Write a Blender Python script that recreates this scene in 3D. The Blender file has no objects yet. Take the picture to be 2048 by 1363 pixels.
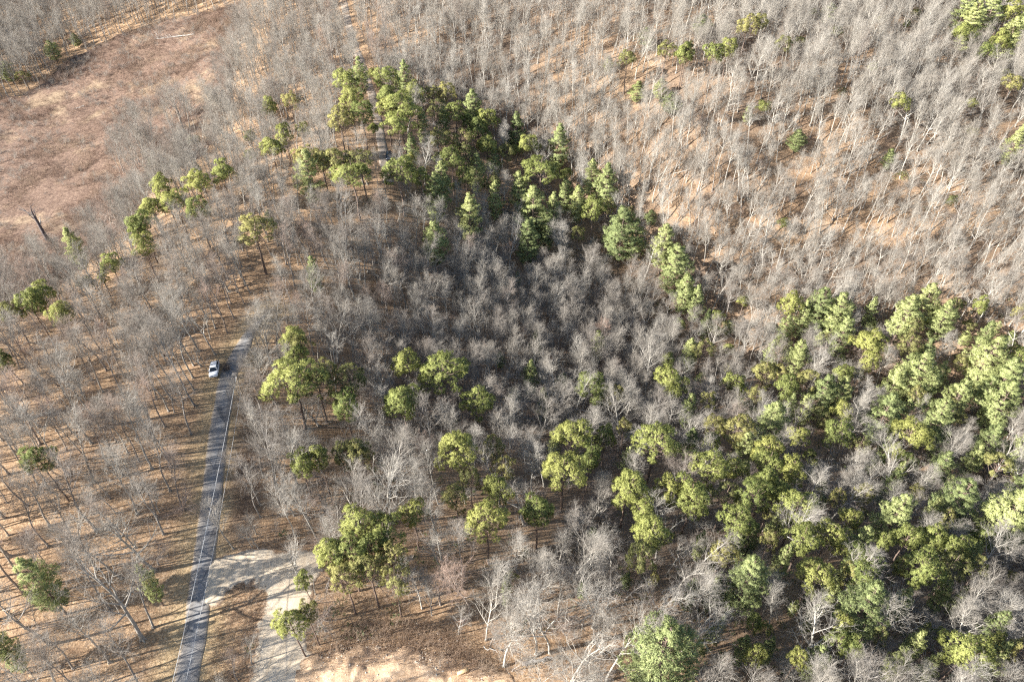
import bpy, bmesh, math, random
import numpy as np
from mathutils import Vector, Matrix

C = bpy.context.scene
COL = C.collection
R = math.radians

# ------------------------------------------------------------------ camera, sky, sun, exposure
cam_data = bpy.data.cameras.new("camera")
cam_data.sensor_width = 36.0
cam_data.lens = 24.0
cam_data.clip_start = 0.5
cam_data.clip_end = 6000.0
cam = bpy.data.objects.new("camera", cam_data)
COL.objects.link(cam)
cam.location = (0.0, 0.0, 100.0)
cam.rotation_euler = (R(90 - 41), 0.0, 0.0)
C.camera = cam

SUN_ELEV = R(28.0)
SHADOW_DIR = Vector((0.945, 0.327, 0.0)).normalized()      # the way shadows fall on the ground
world = bpy.data.worlds.new("World")
C.world = world
world.use_nodes = True
wn = world.node_tree
sky = wn.nodes.new("ShaderNodeTexSky")
sky.sky_type = 'NISHITA'
sky.sun_disc = False
sky.sun_elevation = SUN_ELEV
sky.sun_rotation = math.atan2(-SHADOW_DIR.x, -SHADOW_DIR.y)
sky.air_density = 1.0
sky.dust_density = 1.0
bg = wn.nodes["Background"]
bg.inputs["Strength"].default_value = 0.07
wn.links.new(sky.outputs[0], bg.inputs[0])

sun_data = bpy.data.lights.new("sun", 'SUN')
sun_data.energy = 5.0
sun_data.angle = R(0.53)
sun_data.color = (1.0, 0.965, 0.905)
sun = bpy.data.objects.new("sun", sun_data)
COL.objects.link(sun)
trav = Vector((SHADOW_DIR.x * math.cos(SUN_ELEV), SHADOW_DIR.y * math.cos(SUN_ELEV), -math.sin(SUN_ELEV)))
sun.rotation_euler = trav.to_track_quat('-Z', 'Y').to_euler()
sun.location = (-150, -60, 160)

C.view_settings.view_transform = 'Standard'
C.view_settings.look = 'None'
C.view_settings.gamma = 1.0
C.view_settings.use_curve_mapping = False
C.view_settings.exposure = 1.92
C.cycles.use_denoising = False
C.cycles.filter_width = 1.25
C.cycles.max_bounces = 5
C.cycles.diffuse_bounces = 3
C.cycles.transparent_max_bounces = 4

# ------------------------------------------------------------------ survey of the place (metres)
CONTROL=[(-45.82, 41.36, 0.0), (-52.73, 72.3, 0.0), (-59.41, 103.34, 0.5), (-58.16, 117.86, 1.5), (-47.65, 140.98, 4.0), (-35.74, 177.44, 9.0), (-46.56, 221.75, 14.0), (-63.69, 277.93, 23.0), (-37.37, 58.75, 0.0), (-33.01, 41.48, -0.3), (-16.05, 41.77, -1.0), (-1.81, 47.21, -3.0), (21.27, 48.13, -5.0), (55.08, 50.88, -11.0), (83.53, 47.56, -15.0), (-71.54, 40.74, 1.5), (-88.35, 70.85, 2.0), (-90.42, 101.93, 2.0), (-73.38, 81.96, 2.0), (-87.37, 133.93, 3.0), (-117.31, 121.13, 1.0), (-84.91, 163.52, 5.0), (-74.09, 209.71, 9.0), (-140.21, 162.11, -7.0), (-151.77, 204.94, -6.0), (-141.44, 243.58, 0.0), (-112.67, 260.89, 12.0), (-116.71, 302.97, 18.0), (-203.99, 270.77, -3.0), (-181.63, 296.77, 4.0), (-159.54, 325.54, 16.0), (-241.77, 348.79, 10.0), (-44.87, 113.06, -1.0), (-37.76, 118.65, -6.0), (-25.24, 107.34, -11.0), (-3.14, 133.2, -19.0), (-17.65, 163.63, -8.0), (-44.05, 160.71, 2.0), (8.46, 98.68, -18.0), (50.29, 86.76, -20.0), (21.08, 70.49, -13.0), (-28.43, 69.19, -3.0), (-23.88, 219.96, 8.0), (4.26, 207.6, -2.0), (24.76, 189.68, -12.0), (47.46, 176.23, -20.0), (71.91, 163.71, -26.0), (98.18, 148.82, -31.0), (135.75, 124.09, -38.0), (20.67, 217.57, 9.0), (43.27, 196.65, 0.0), (72.85, 182.91, -8.0), (102.75, 176.67, -13.0), (141.6, 157.22, -21.0), (-22.1, 256.25, 24.0), (21.86, 249.5, 26.0), (62.58, 234.94, 24.0), (112.5, 234.94, 24.0), (166.71, 241.12, 22.0), (157.18, 198.1, 6.0), (102.36, 193.88, 8.0), (63.45, 194.62, 14.0), (0.0, 430.0, 52.0), (-150.0, 430.0, 40.0), (-320.0, 420.0, 26.0), (200.0, 430.0, 56.0), (400.0, 420.0, 50.0), (-420.0, 200.0, -10.0), (-300.0, 80.0, -4.0), (420.0, 180.0, -35.0), (300.0, 60.0, -42.0), (180.0, 20.0, -22.0), (0.0, 0.0, -1.0), (-120.0, 0.0, 0.0), (-200.0, 20.0, 0.0), (100.0, 0.0, -6.0), (0.0, -60.0, 0.0), (-250.0, -60.0, -2.0), (250.0, -60.0, -20.0), (0.0, 620.0, 60.0), (-450.0, 620.0, 40.0), (450.0, 620.0, 60.0)]
ROAD=[(-35.83, -17.82), (-41.82, 16.66), (-46.1, 41.29), (-47.13, 47.22), (-48.27, 52.56), (-50.32, 61.4), (-52.77, 71.81), (-55.53, 82.89), (-58.64, 97.66), (-59.41, 103.34), (-59.04, 109.38), (-58.12, 117.77), (-55.86, 123.4)]
TRACK=[(-35.05, 176.34), (-36.94, 183.38), (-39.27, 194.4), (-44.25, 215.79), (-50.73, 237.44), (-55.98, 252.26), (-60.43, 267.16), (-64.59, 283.8), (-79.14, 342.01)]
DRIVE=[(-48.71, 57.72), (-47.89, 59.85), (-46.4, 60.8), (-41.6, 61.57), (-38.03, 61.59), (-32.35, 62.41), (-31.57, 60.18), (-32.25, 57.79), (-32.26, 55.33), (-32.11, 51.65), (-31.6, 47.41), (-30.08, 44.11), (-29.14, 41.62), (-27.39, 36.61), (-27.03, 28.61), (-35.19, 28.53), (-36.14, 36.51), (-36.57, 41.4), (-36.86, 46.4), (-37.39, 50.71), (-38.04, 53.87), (-39.04, 56.41), (-40.83, 57.56), (-42.94, 57.0), (-45.16, 55.89), (-45.62, 53.61), (-47.75, 53.26)]
DIRT=[(-31.01, 40.4), (-30.96, 44.19), (-28.27, 45.58), (-24.16, 47.04), (-19.78, 47.37), (-14.54, 46.88), (-9.22, 45.75), (-4.0, 44.75), (-0.29, 42.94), (0.43, 39.78), (-0.27, 33.09), (-7.81, 26.11), (-27.93, 21.79), (-30.78, 32.72)]
FIELD=[(-177.02, 118.25), (-133.6, 133.56), (-118.37, 122.61), (-113.02, 132.32), (-107.96, 144.9), (-106.42, 159.12), (-107.49, 176.7), (-103.45, 190.58), (-96.7, 196.9), (-95.07, 212.73), (-97.26, 234.09), (-101.87, 260.73), (-106.81, 298.46), (-113.22, 306.38), (-126.5, 306.65), (-146.52, 306.34), (-167.48, 301.23), (-184.57, 288.06), (-192.5, 263.98), (-210.04, 258.92), (-256.0, 230.2)]
VERGE=[(-44.55, 41.29), (-48.75, 59.4), (-54.72, 83.82), (-57.71, 105.21), (-53.75, 105.77), (-48.68, 84.81), (-43.95, 64.48), (-47.79, 61.29), (-47.0, 55.18), (-43.95, 41.4)]
BRUSH=[(-54.46, 93.03), (-55.95, 102.54), (-53.9, 104.33), (-47.34, 84.98), (-44.81, 73.02), (-45.23, 63.36), (-47.52, 64.2), (-49.67, 74.81)]
BRAM=[(-43.46, 41.4), (-44.88, 48.75), (-45.43, 55.18), (-40.21, 57.14), (-38.28, 54.53), (-35.88, 41.51), (-35.55, 35.68), (-43.69, 35.68)]
BANK=[(-29.78, 42.8), (-24.76, 50.22), (-15.08, 51.59), (-9.55, 49.83), (-4.8, 46.29), (-1.76, 43.68), (-3.19, 42.27), (-16.41, 44.29)]
SPOT={'car': (-62.35, 104.01), 'far_car': (-36.38, 187.79), 'bush': (-60.15, 104.98), 'pole': (-51.57, 91.9), 'snag': (-129.85, 162.62), 'log_far': [(-145.14, 289.9), (-127.86, 287.77)], 'log_small': [(-163.48, 249.08), (-160.06, 250.32)], 'log_bank': [(1.56, 44.97), (6.1, 46.13)], 'log_right': [(74.83, 94.14), (77.99, 93.39)], 'log_right2': [(80.33, 95.99), (85.54, 100.81)], 'boulder': (-7.59, 51.81), 'stick': [(-4.25, 47.76), (-2.18, 46.72)], 'slab': [(-7.92, 42.91), (-6.46, 43.93)], 'rock_patch': [(-21.23, 47.16), (-18.84, 48.49), (-22.4, 47.52), (-20.0, 46.43)], 'clump': (0.89, 45.33)}
PINES=[
 (-187.5,287.8,9,3.06,'W',"leftmost middling blue-green tiered white pine on the clearing's far edge"),
 (-200.8,275.7,9,3.73,'W',"large blue-green tiered white pine on the clearing's far edge"),
 (-190.6,268.5,8,2.68,'D',"middling dull olive dense pine on the clearing's far edge"),
 (-96.2,195.2,8,2.08,'D',"rightmost middling dull olive dense pine on the clearing's near edge"),
 (-77.4,191.5,8,2.21,'R',"thirteenth middling yellow-green round-crowned pine from left on the clearing's near edge"),
 (-70.9,196.7,14.9,2.58,'R',"fifteenth middling yellow-green round-crowned pine from left on the clearing's near edge"),
 (-65.4,198.3,15.2,2.77,'D','leftmost middling dull olive dense pine in the wood by far road'),
 (-65.9,210.7,8,2.15,'D','second middling dull olive dense pine from left in the wood by far road'),
 (-62.3,178.4,14.6,2.4,'R','middling yellow-green round-crowned pine in the wood by far road'),
 (-64.2,171,15.5,3,'R',"rightmost middling yellow-green round-crowned pine on the clearing's near edge"),
 (-58.1,180.8,14.4,2.25,'D','third middling dull olive dense pine from left in the wood by far road'),
 (-73.4,178.9,8,1.93,'R',"fourteenth middling yellow-green round-crowned pine from left on the clearing's near edge"),
 (-91.4,161.2,14.5,2.36,'R',"eighth middling yellow-green round-crowned pine from left on the clearing's near edge"),
 (-79.6,156.6,15.3,2.85,'R',"eleventh middling yellow-green round-crowned pine from left on the clearing's near edge"),
 (-74.4,160.2,16,3.36,'R',"rightmost large yellow-green round-crowned pine on the clearing's near edge"),
 (-82.6,148.9,15.4,2.92,'R',"tenth middling yellow-green round-crowned pine from left on the clearing's near edge"),
 (-75.8,145,15.1,2.71,'R',"twelfth middling yellow-green round-crowned pine from left on the clearing's near edge"),
 (-87.7,154.6,14.3,2.22,'R',"ninth middling yellow-green round-crowned pine from left on the clearing's near edge"),
 (-87.6,146.9,15.4,2.9,'R',"seventh middling yellow-green round-crowned pine from left on the clearing's near edge"),
 (-87.5,140.1,15.7,3.11,'R',"leftmost large yellow-green round-crowned pine on the clearing's near edge"),
 (-91.2,181.5,6,1.63,'W',"leftmost small blue-green tiered white pine on the clearing's near edge"),
 (-59.4,134.9,17.2,4.16,'D',"large dull olive dense pine on the clearing's near edge"),
 (-62,152.9,6,1.44,'W',"rightmost small blue-green tiered white pine on the clearing's near edge"),
 (-47.8,183.3,16.7,3.82,'D','fourth large dull olive dense pine from left in the wood by far road'),
 (-49.5,206,17.2,4.14,'R','leftmost large yellow-green round-crowned pine in the wood by far road'),
 (-46.9,195,17,3.98,'R','second large yellow-green round-crowned pine from left in the wood by far road'),
 (-54,167.7,16.9,3.95,'D','leftmost large dull olive dense pine in the wood by far road'),
 (-50.2,166.9,15.9,3.3,'D','second large dull olive dense pine from left in the wood by far road'),
 (-53,163,17.3,3.58,'W','large blue-green tiered white pine in the wood by far road'),
 (-46.7,166,17.9,4.59,'D','third large dull olive dense pine from left in the wood by far road'),
 (-41.3,161.7,18.3,4.87,'R','third large yellow-green round-crowned pine from left in the wood by far road'),
 (-40.2,168.1,16.5,3.66,'D','rightmost large dull olive dense pine in the wood by far road'),
 (-106.6,186.4,8,0.92,'D',"small dull olive dense pine on the clearing's near edge"),
 (-182.7,298.2,6,2.09,'W',"rightmost middling blue-green tiered white pine on the clearing's far edge"),
 (-45.4,224.8,8,2.44,'R','leftmost middling yellow-green round-crowned pine in the pine belt by far road'),
 (-38.7,210.9,17.1,4.03,'R','leftmost large yellow-green round-crowned pine in the pine belt by far road'),
 (-36.8,202.8,16.3,3.57,'R','third large yellow-green round-crowned pine from left in the pine belt by far road'),
 (-32.4,193.1,18.9,5.25,'R','sixth large yellow-green round-crowned pine from left in the pine belt by far road'),
 (-36.4,194.8,15.9,3.29,'R','second large yellow-green round-crowned pine from left in the pine belt by far road'),
 (-32.4,185.9,17.1,4.07,'R','fourth large yellow-green round-crowned pine from left in the pine belt by far road'),
 (-29.9,208.9,16.5,3.66,'R','seventh large yellow-green round-crowned pine from left in the pine belt by far road'),
 (-25,212.6,15.1,2.75,'D','leftmost middling dull olive dense pine in the pine belt by far road'),
 (-20.7,214.1,16.3,3.55,'D','third large dull olive dense pine from left in the pine belt by far road'),
 (-42.6,188.4,16.1,3.37,'R','rightmost large yellow-green round-crowned pine in the wood by far road'),
 (-47.6,186.6,15,2.65,'D','rightmost middling dull olive dense pine in the wood by far road'),
 (-40.9,192,8,2.02,'R','second middling yellow-green round-crowned pine from left in the pine belt by far road'),
 (-23.3,203.1,15.9,3.24,'D','leftmost large dull olive dense pine in the pine belt by far road'),
 (-17.3,205.1,16.8,3.86,'R','ninth large yellow-green round-crowned pine from left in the pine belt by far road'),
 (-12.5,211.7,16.3,3.17,'W','rightmost large blue-green tiered white pine in the pine belt by far road'),
 (-7.8,206.5,16,3.33,'R','eleventh large yellow-green round-crowned pine from left in the pine belt by far road'),
 (-10.3,200.8,16.2,3.46,'R','tenth large yellow-green round-crowned pine from left in the pine belt by far road'),
 (-13.1,205,14.8,2.53,'R','rightmost middling yellow-green round-crowned pine in the pine belt by far road'),
 (-21.3,189.1,15.9,3.29,'D','second large dull olive dense pine from left in the pine belt by far road'),
 (-15.5,192.7,16.3,3.54,'D','fourth large dull olive dense pine from left in the pine belt by far road'),
 (-7.5,196.6,16.4,3.62,'R','rightmost large yellow-green round-crowned pine in the pine belt by far road'),
 (-17.6,182.9,16.7,3.78,'R','eighth large yellow-green round-crowned pine from left in the pine belt by far road'),
 (-13.9,188.1,16,3.32,'D','rightmost large dull olive dense pine in the pine belt by far road'),
 (-1.4,196.5,15,2.7,'D','leftmost middling dull olive dense pine in the shaded hollow'),
 (5.1,200.6,15.7,3.12,'R','leftmost large yellow-green round-crowned pine in the shaded hollow'),
 (1.4,204.2,8,2.39,'R','leftmost middling yellow-green round-crowned pine in the shaded hollow'),
 (14.9,202.2,16.7,3.33,'W','third large blue-green tiered white pine from left in the shaded hollow'),
 (-30.3,167.6,17.8,4.52,'R','fifth large yellow-green round-crowned pine from left in the pine belt by far road'),
 (-25.4,171.9,14.4,2.25,'R','third middling yellow-green round-crowned pine from left in the pine belt by far road'),
 (-10.6,186.9,14.8,2.61,'W','sixth middling blue-green tiered white pine from left in the pine belt by far road'),
 (-5.9,182.4,14.9,2.58,'D','rightmost middling dull olive dense pine in the pine belt by far road'),
 (-4.9,179.4,14.7,2.58,'W','rightmost middling blue-green tiered white pine in the pine belt by far road'),
 (8.5,189.2,19,5.86,'R','second large yellow-green round-crowned pine from left in the shaded hollow'),
 (17.2,196.7,8,2.17,'R','rightmost middling yellow-green round-crowned pine in the shaded hollow'),
 (24.8,192.9,15,2.71,'W','eighth middling blue-green tiered white pine from left in the shaded hollow'),
 (28.8,188.4,18.4,4,'W','fourth large blue-green tiered white pine from left in the shaded hollow'),
 (2,185.6,15.9,3.02,'W','third middling blue-green tiered white pine from left in the shaded hollow'),
 (-21.1,168.7,17.4,3.63,'W','leftmost large blue-green tiered white pine in the pine belt by far road'),
 (-20.4,154.1,15.8,2.98,'W','middling blue-green tiered white pine in the bare wood below far road'),
 (-11.8,167.9,17.6,3.68,'W','second large blue-green tiered white pine from left in the pine belt by far road'),
 (6.2,176.8,20.4,4.78,'W','second large blue-green tiered white pine from left in the shaded hollow'),
 (4.6,167.3,17.8,3.77,'W','leftmost large blue-green tiered white pine in the shaded hollow'),
 (16.5,188.3,14.5,2.5,'W','sixth middling blue-green tiered white pine from left in the shaded hollow'),
 (20.1,185.3,15,2.68,'W','seventh middling blue-green tiered white pine from left in the shaded hollow'),
 (12.6,182,15.4,2.84,'W','fifth middling blue-green tiered white pine from left in the shaded hollow'),
 (24.4,181.4,16.7,3.77,'R','rightmost large yellow-green round-crowned pine in the shaded hollow'),
 (28.7,182.9,14.7,2.47,'D','third middling dull olive dense pine from left in the shaded hollow'),
 (32.8,174.9,21,5.02,'W','fifth large blue-green tiered white pine from left in the shaded hollow'),
 (37.2,174.9,16.8,3.37,'W','sixth large blue-green tiered white pine from left in the shaded hollow'),
 (42.8,183.7,6,1.93,'W','ninth middling blue-green tiered white pine from left in the shaded hollow'),
 (44.4,236.7,7.5,2.9,'W','second middling blue-green tiered white pine from left on the far leafless hillside'),
 (36.3,220.6,15.1,2.76,'D','leftmost middling dull olive dense pine on the far leafless hillside'),
 (31.7,228.9,6,1.64,'W','leftmost small blue-green tiered white pine on the far leafless hillside'),
 (47.6,219.2,15.4,2.92,'D','second middling dull olive dense pine from left on the far leafless hillside'),
 (40.1,216.4,7.5,2.98,'W','leftmost middling blue-green tiered white pine on the far leafless hillside'),
 (46.8,214.3,7.5,2.55,'W','third middling blue-green tiered white pine from left on the far leafless hillside'),
 (49.4,208,7.5,2.9,'W','fourth middling blue-green tiered white pine from left on the far leafless hillside'),
 (53.8,217.1,14.8,2.5,'D','third middling dull olive dense pine from left on the far leafless hillside'),
 (63.1,239.7,7.5,3.32,'W','leftmost large blue-green tiered white pine on the far leafless hillside'),
 (72.5,221.9,15.6,3.08,'D','fourth middling dull olive dense pine from left on the far leafless hillside'),
 (77.4,224.6,15.1,2.72,'D','fifth middling dull olive dense pine from left on the far leafless hillside'),
 (52.8,215.7,15.3,2.88,'R','leftmost middling yellow-green round-crowned pine on the far leafless hillside'),
 (60.6,211.5,15.5,3.01,'R','second middling yellow-green round-crowned pine from left on the far leafless hillside'),
 (64.7,212.1,15,2.63,'R','third middling yellow-green round-crowned pine from left on the far leafless hillside'),
 (82.1,214.6,14.7,2.46,'D','sixth middling dull olive dense pine from left on the far leafless hillside'),
 (91.1,224.5,8,1.97,'D','seventh middling dull olive dense pine from left on the far leafless hillside'),
 (107.3,246.9,7.5,2.75,'W','fifth middling blue-green tiered white pine from left on the far leafless hillside'),
 (105.4,233.3,8,2.23,'R','fifth middling yellow-green round-crowned pine from left on the far leafless hillside'),
 (99.5,242.3,8,1.25,'R','second small yellow-green round-crowned pine from left on the far leafless hillside'),
 (123,242.7,8,2.09,'D','eighth middling dull olive dense pine from left on the far leafless hillside'),
 (136.5,247.1,8,1.48,'D','rightmost small dull olive dense pine on the far leafless hillside'),
 (131.7,240.8,8,1.14,'R','fourth small yellow-green round-crowned pine from left on the far leafless hillside'),
 (148.9,240.8,18.2,3.91,'W','leftmost large blue-green tiered white pine in the top right wood corner'),
 (148.6,233.8,18,3.84,'W','second large blue-green tiered white pine from left in the top right wood corner'),
 (143,227.1,15.8,3.17,'R','leftmost large yellow-green round-crowned pine in the top right wood corner'),
 (157.1,239.8,18.7,4.11,'W','third large blue-green tiered white pine from left in the top right wood corner'),
 (164,240.4,16.9,3.91,'R','rightmost large yellow-green round-crowned pine in the top right wood corner'),
 (159,228.1,17.9,3.8,'W','fourth large blue-green tiered white pine from left in the top right wood corner'),
 (165.2,233.8,17.5,3.66,'W','rightmost large blue-green tiered white pine in the top right wood corner'),
 (154.9,225.6,15.5,2.98,'R','rightmost middling yellow-green round-crowned pine in the top right wood corner'),
 (149.3,221,14.8,2.55,'R','second middling yellow-green round-crowned pine from left in the top right wood corner'),
 (85.4,194,7.5,3.37,'W','rightmost large blue-green tiered white pine on the far leafless hillside'),
 (70.5,199.1,6,1.5,'W','rightmost small blue-green tiered white pine on the far leafless hillside'),
 (100.1,205.2,8,1.51,'D','leftmost small dull olive dense pine on the far leafless hillside'),
 (74.8,199.4,8,2.23,'R','fourth middling yellow-green round-crowned pine from left on the far leafless hillside'),
 (115,199,14.9,2.6,'R','rightmost middling yellow-green round-crowned pine on the far leafless hillside'),
 (141.7,206.8,8,2.31,'R','leftmost middling yellow-green round-crowned pine in the top right wood corner'),
 (156.8,219.3,8,1.99,'D','second middling dull olive dense pine from left in the top right wood corner'),
 (152.5,208,15.3,2.86,'D','rightmost middling dull olive dense pine in the top right wood corner'),
 (149.8,191.9,14.8,2.6,'W','middling blue-green tiered white pine in the top right wood corner'),
 (113.3,190.8,7.5,2.06,'W','rightmost middling blue-green tiered white pine on the far leafless hillside'),
 (116.5,185.7,8,2.05,'D','rightmost middling dull olive dense pine on the far leafless hillside'),
 (81.1,177.1,8,1.87,'R','leftmost small yellow-green round-crowned pine on the far leafless hillside'),
 (50.5,207.3,6,1.74,'W','second small blue-green tiered white pine from left on the far leafless hillside'),
 (112.1,215.5,8,1.56,'R','third small yellow-green round-crowned pine from left on the far leafless hillside'),
 (139.6,197.6,8,1.9,'D','leftmost middling dull olive dense pine in the top right wood corner'),
 (130.1,179.2,8,1.48,'R','rightmost small yellow-green round-crowned pine on the far leafless hillside'),
 (-105.6,139.1,13.5,2.11,'W',"middling blue-green tiered white pine on the clearing's near edge"),
 (-98.7,114.4,15.3,2.89,'R',"second middling yellow-green round-crowned pine from left on the clearing's near edge"),
 (-99.4,111.1,15.1,2.71,'R',"leftmost middling yellow-green round-crowned pine on the clearing's near edge"),
 (-102.9,109.5,14.8,2.56,'D',"leftmost middling dull olive dense pine on the clearing's near edge"),
 (-91.7,108.4,14.8,2.54,'R',"third middling yellow-green round-crowned pine from left on the clearing's near edge"),
 (-84,131.4,14.8,2.56,'R',"sixth middling yellow-green round-crowned pine from left on the clearing's near edge"),
 (-89.3,125.9,14.3,2.23,'R',"fourth middling yellow-green round-crowned pine from left on the clearing's near edge"),
 (-93.9,127.4,8,1.43,'R',"rightmost small yellow-green round-crowned pine on the clearing's near edge"),
 (-97.3,126.4,8,1.71,'R',"leftmost small yellow-green round-crowned pine on the clearing's near edge"),
 (-88.9,138.9,14.1,2.07,'R',"fifth middling yellow-green round-crowned pine from left on the clearing's near edge"),
 (-96.5,95.1,13.3,1.54,'R','small yellow-green round-crowned pine on the leaf-strewn left slope'),
 (-46,130.2,12.2,1.6,'W','small blue-green tiered white pine in the bare wood below far road'),
 (-45.1,105.4,14.8,2.56,'R','leftmost middling yellow-green round-crowned pine in the row below the hollow'),
 (-43.2,104.4,15,2.68,'D','leftmost middling dull olive dense pine in the row below the hollow'),
 (-43.3,101.1,14.8,2.51,'R','second middling yellow-green round-crowned pine from left in the row below the hollow'),
 (-41.4,92.4,18.6,5.07,'R','leftmost large yellow-green round-crowned pine in the row below the hollow'),
 (-38,94.9,15.2,2.8,'D','second middling dull olive dense pine from left in the row below the hollow'),
 (-31.8,89.8,15.8,3.21,'R','second large yellow-green round-crowned pine from left in the row below the hollow'),
 (-32.3,97.3,16,3.36,'D','leftmost large dull olive dense pine in the row below the hollow'),
 (-37.1,99.5,14.8,2.51,'D','third middling dull olive dense pine from left in the row below the hollow'),
 (-22.7,107.2,15.6,3.09,'R','third middling yellow-green round-crowned pine from left in the row below the hollow'),
 (-14.4,104.1,17.9,4.63,'R','fourth large yellow-green round-crowned pine from left in the row below the hollow'),
 (-21.4,93,17.3,4.17,'R','third large yellow-green round-crowned pine from left in the row below the hollow'),
 (-7,98.7,16.3,3.51,'R','fifth large yellow-green round-crowned pine from left in the row below the hollow'),
 (18.7,111.3,16.8,3.88,'R','seventh large yellow-green round-crowned pine from left in the row below the hollow'),
 (24.3,111.4,14.5,2.33,'D','rightmost middling dull olive dense pine in the row below the hollow'),
 (38.5,119,17.2,4.11,'R','rightmost large yellow-green round-crowned pine in the row below the hollow'),
 (-9.6,81.2,17.5,4.35,'R','leftmost large yellow-green round-crowned pine in the lower wood by bare dirt'),
 (12.2,91.8,16.5,3.67,'R','sixth large yellow-green round-crowned pine from left in the row below the hollow'),
 (19.3,93.8,14.3,2.21,'R','fourth middling yellow-green round-crowned pine from left in the row below the hollow'),
 (29,90.8,17.1,4.06,'R','seventh large yellow-green round-crowned pine from left in the lower wood by bare dirt'),
 (-27.6,77.9,15.1,2.76,'D','third middling dull olive dense pine from left in the clump by the gravel drive'),
 (-3.7,84.5,14.6,2.39,'D','third middling dull olive dense pine from left in the lower wood by bare dirt'),
 (1.6,159.3,6,1.25,'W','leftmost small blue-green tiered white pine in the shaded hollow'),
 (45.2,172,17.7,3.72,'W','seventh large blue-green tiered white pine from left in the shaded hollow'),
 (47.7,165.1,20.4,4.75,'W','rightmost large blue-green tiered white pine in the shaded hollow'),
 (50.5,159.7,16,3.09,'W','tenth middling blue-green tiered white pine from left in the shaded hollow'),
 (53.3,157,15.1,2.72,'W','rightmost middling blue-green tiered white pine in the shaded hollow'),
 (79,152.7,16.8,3.89,'R','second large yellow-green round-crowned pine from left in the slope right of the hollow'),
 (87.2,152,18.1,3.89,'W','third large blue-green tiered white pine from left in the slope right of the hollow'),
 (91.9,150.4,17.6,3.7,'W','fifth large blue-green tiered white pine from left in the slope right of the hollow'),
 (92.1,144.8,16.6,3.3,'W','seventh large blue-green tiered white pine from left in the slope right of the hollow'),
 (82.6,150.9,15.4,2.84,'W','fourth middling blue-green tiered white pine from left in the slope right of the hollow'),
 (110,148.6,18,3.84,'W','second large blue-green tiered white pine from left on the right edge of the wood'),
 (111.4,145.6,14.9,2.6,'D','leftmost middling dull olive dense pine on the right edge of the wood'),
 (96.8,139.5,17.6,4.41,'R','rightmost large yellow-green round-crowned pine in the slope right of the hollow'),
 (107.7,139.3,15.8,3.23,'D','leftmost large dull olive dense pine on the right edge of the wood'),
 (113.1,138.8,14.7,2.57,'W','second middling blue-green tiered white pine from left on the right edge of the wood'),
 (96.5,135,14.5,2.36,'R','rightmost middling yellow-green round-crowned pine in the slope right of the hollow'),
 (126.7,133.9,20.5,4.82,'W','eighth large blue-green tiered white pine from left on the right edge of the wood'),
 (128.3,127.6,20.3,4.72,'W','rightmost large blue-green tiered white pine on the right edge of the wood'),
 (124.5,120.7,20,4.61,'W','tenth large blue-green tiered white pine from left on the right edge of the wood'),
 (66.3,128.9,15.9,3.26,'D','second large dull olive dense pine from left in the slope right of the hollow'),
 (70.6,129.9,14.2,2.14,'D','fourth middling dull olive dense pine from left in the slope right of the hollow'),
 (69.1,122.7,16.2,3.48,'R','leftmost large yellow-green round-crowned pine in the slope right of the hollow'),
 (76.5,126.1,16.6,3.7,'D','rightmost large dull olive dense pine in the slope right of the hollow'),
 (79.1,122.3,17.5,3.66,'W','fourth large blue-green tiered white pine from left in the slope right of the hollow'),
 (100.8,128.6,16.1,3.13,'W','leftmost large blue-green tiered white pine on the right edge of the wood'),
 (106.7,129.9,20,4.6,'W','third large blue-green tiered white pine from left on the right edge of the wood'),
 (110.1,128.3,15.7,2.97,'W','third middling blue-green tiered white pine from left on the right edge of the wood'),
 (91.6,114.8,18.8,4.15,'W','rightmost large blue-green tiered white pine in the slope right of the hollow'),
 (105.7,115.5,18.1,3.89,'W','fifth large blue-green tiered white pine from left on the right edge of the wood'),
 (115.7,124.1,17.7,3.72,'W','seventh large blue-green tiered white pine from left on the right edge of the wood'),
 (111.3,117.9,15.7,3.15,'D','second large dull olive dense pine from left on the right edge of the wood'),
 (63,118.8,8,1.74,'R','fourth small yellow-green round-crowned pine from left in the slope right of the hollow'),
 (49.6,99.8,16.9,3.96,'D','leftmost large dull olive dense pine in the slope right of the hollow'),
 (60.3,107.4,17.8,3.78,'W','leftmost large blue-green tiered white pine in the slope right of the hollow'),
 (45.3,102.5,14.8,2.51,'D','second middling dull olive dense pine from left in the slope right of the hollow'),
 (64,101.2,15,2.67,'R','sixth middling yellow-green round-crowned pine from left in the slope right of the hollow'),
 (74.2,104.1,16.8,3.86,'R','third large yellow-green round-crowned pine from left in the slope right of the hollow'),
 (79.5,102.1,14.9,2.57,'D','rightmost middling dull olive dense pine in the slope right of the hollow'),
 (94.6,107.4,16.5,3.7,'R','rightmost large yellow-green round-crowned pine on the right edge of the wood'),
 (116.2,109.2,16.7,3.34,'W','ninth large blue-green tiered white pine from left on the right edge of the wood'),
 (123.2,107.5,15.9,3.03,'W','rightmost middling blue-green tiered white pine on the right edge of the wood'),
 (50.3,96.4,14.7,2.58,'W','leftmost middling blue-green tiered white pine in the slope right of the hollow'),
 (53.9,93.2,15.5,3.03,'R','fifth middling yellow-green round-crowned pine from left in the slope right of the hollow'),
 (50.6,130.9,8,2,'R','rightmost middling yellow-green round-crowned pine in the row below the hollow'),
 (-76.2,70.4,14.8,2.53,'R','middling yellow-green round-crowned pine on the leaf-strewn left slope'),
 (-66.9,50.5,15.1,2.74,'W','middling blue-green tiered white pine on the leaf-strewn left slope'),
 (-68,42.1,12.4,1.68,'W','leftmost small blue-green tiered white pine on the leaf-strewn left slope'),
 (-35.9,73.9,14.5,2.34,'R','second middling yellow-green round-crowned pine from left in the clump by the gravel drive'),
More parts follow.
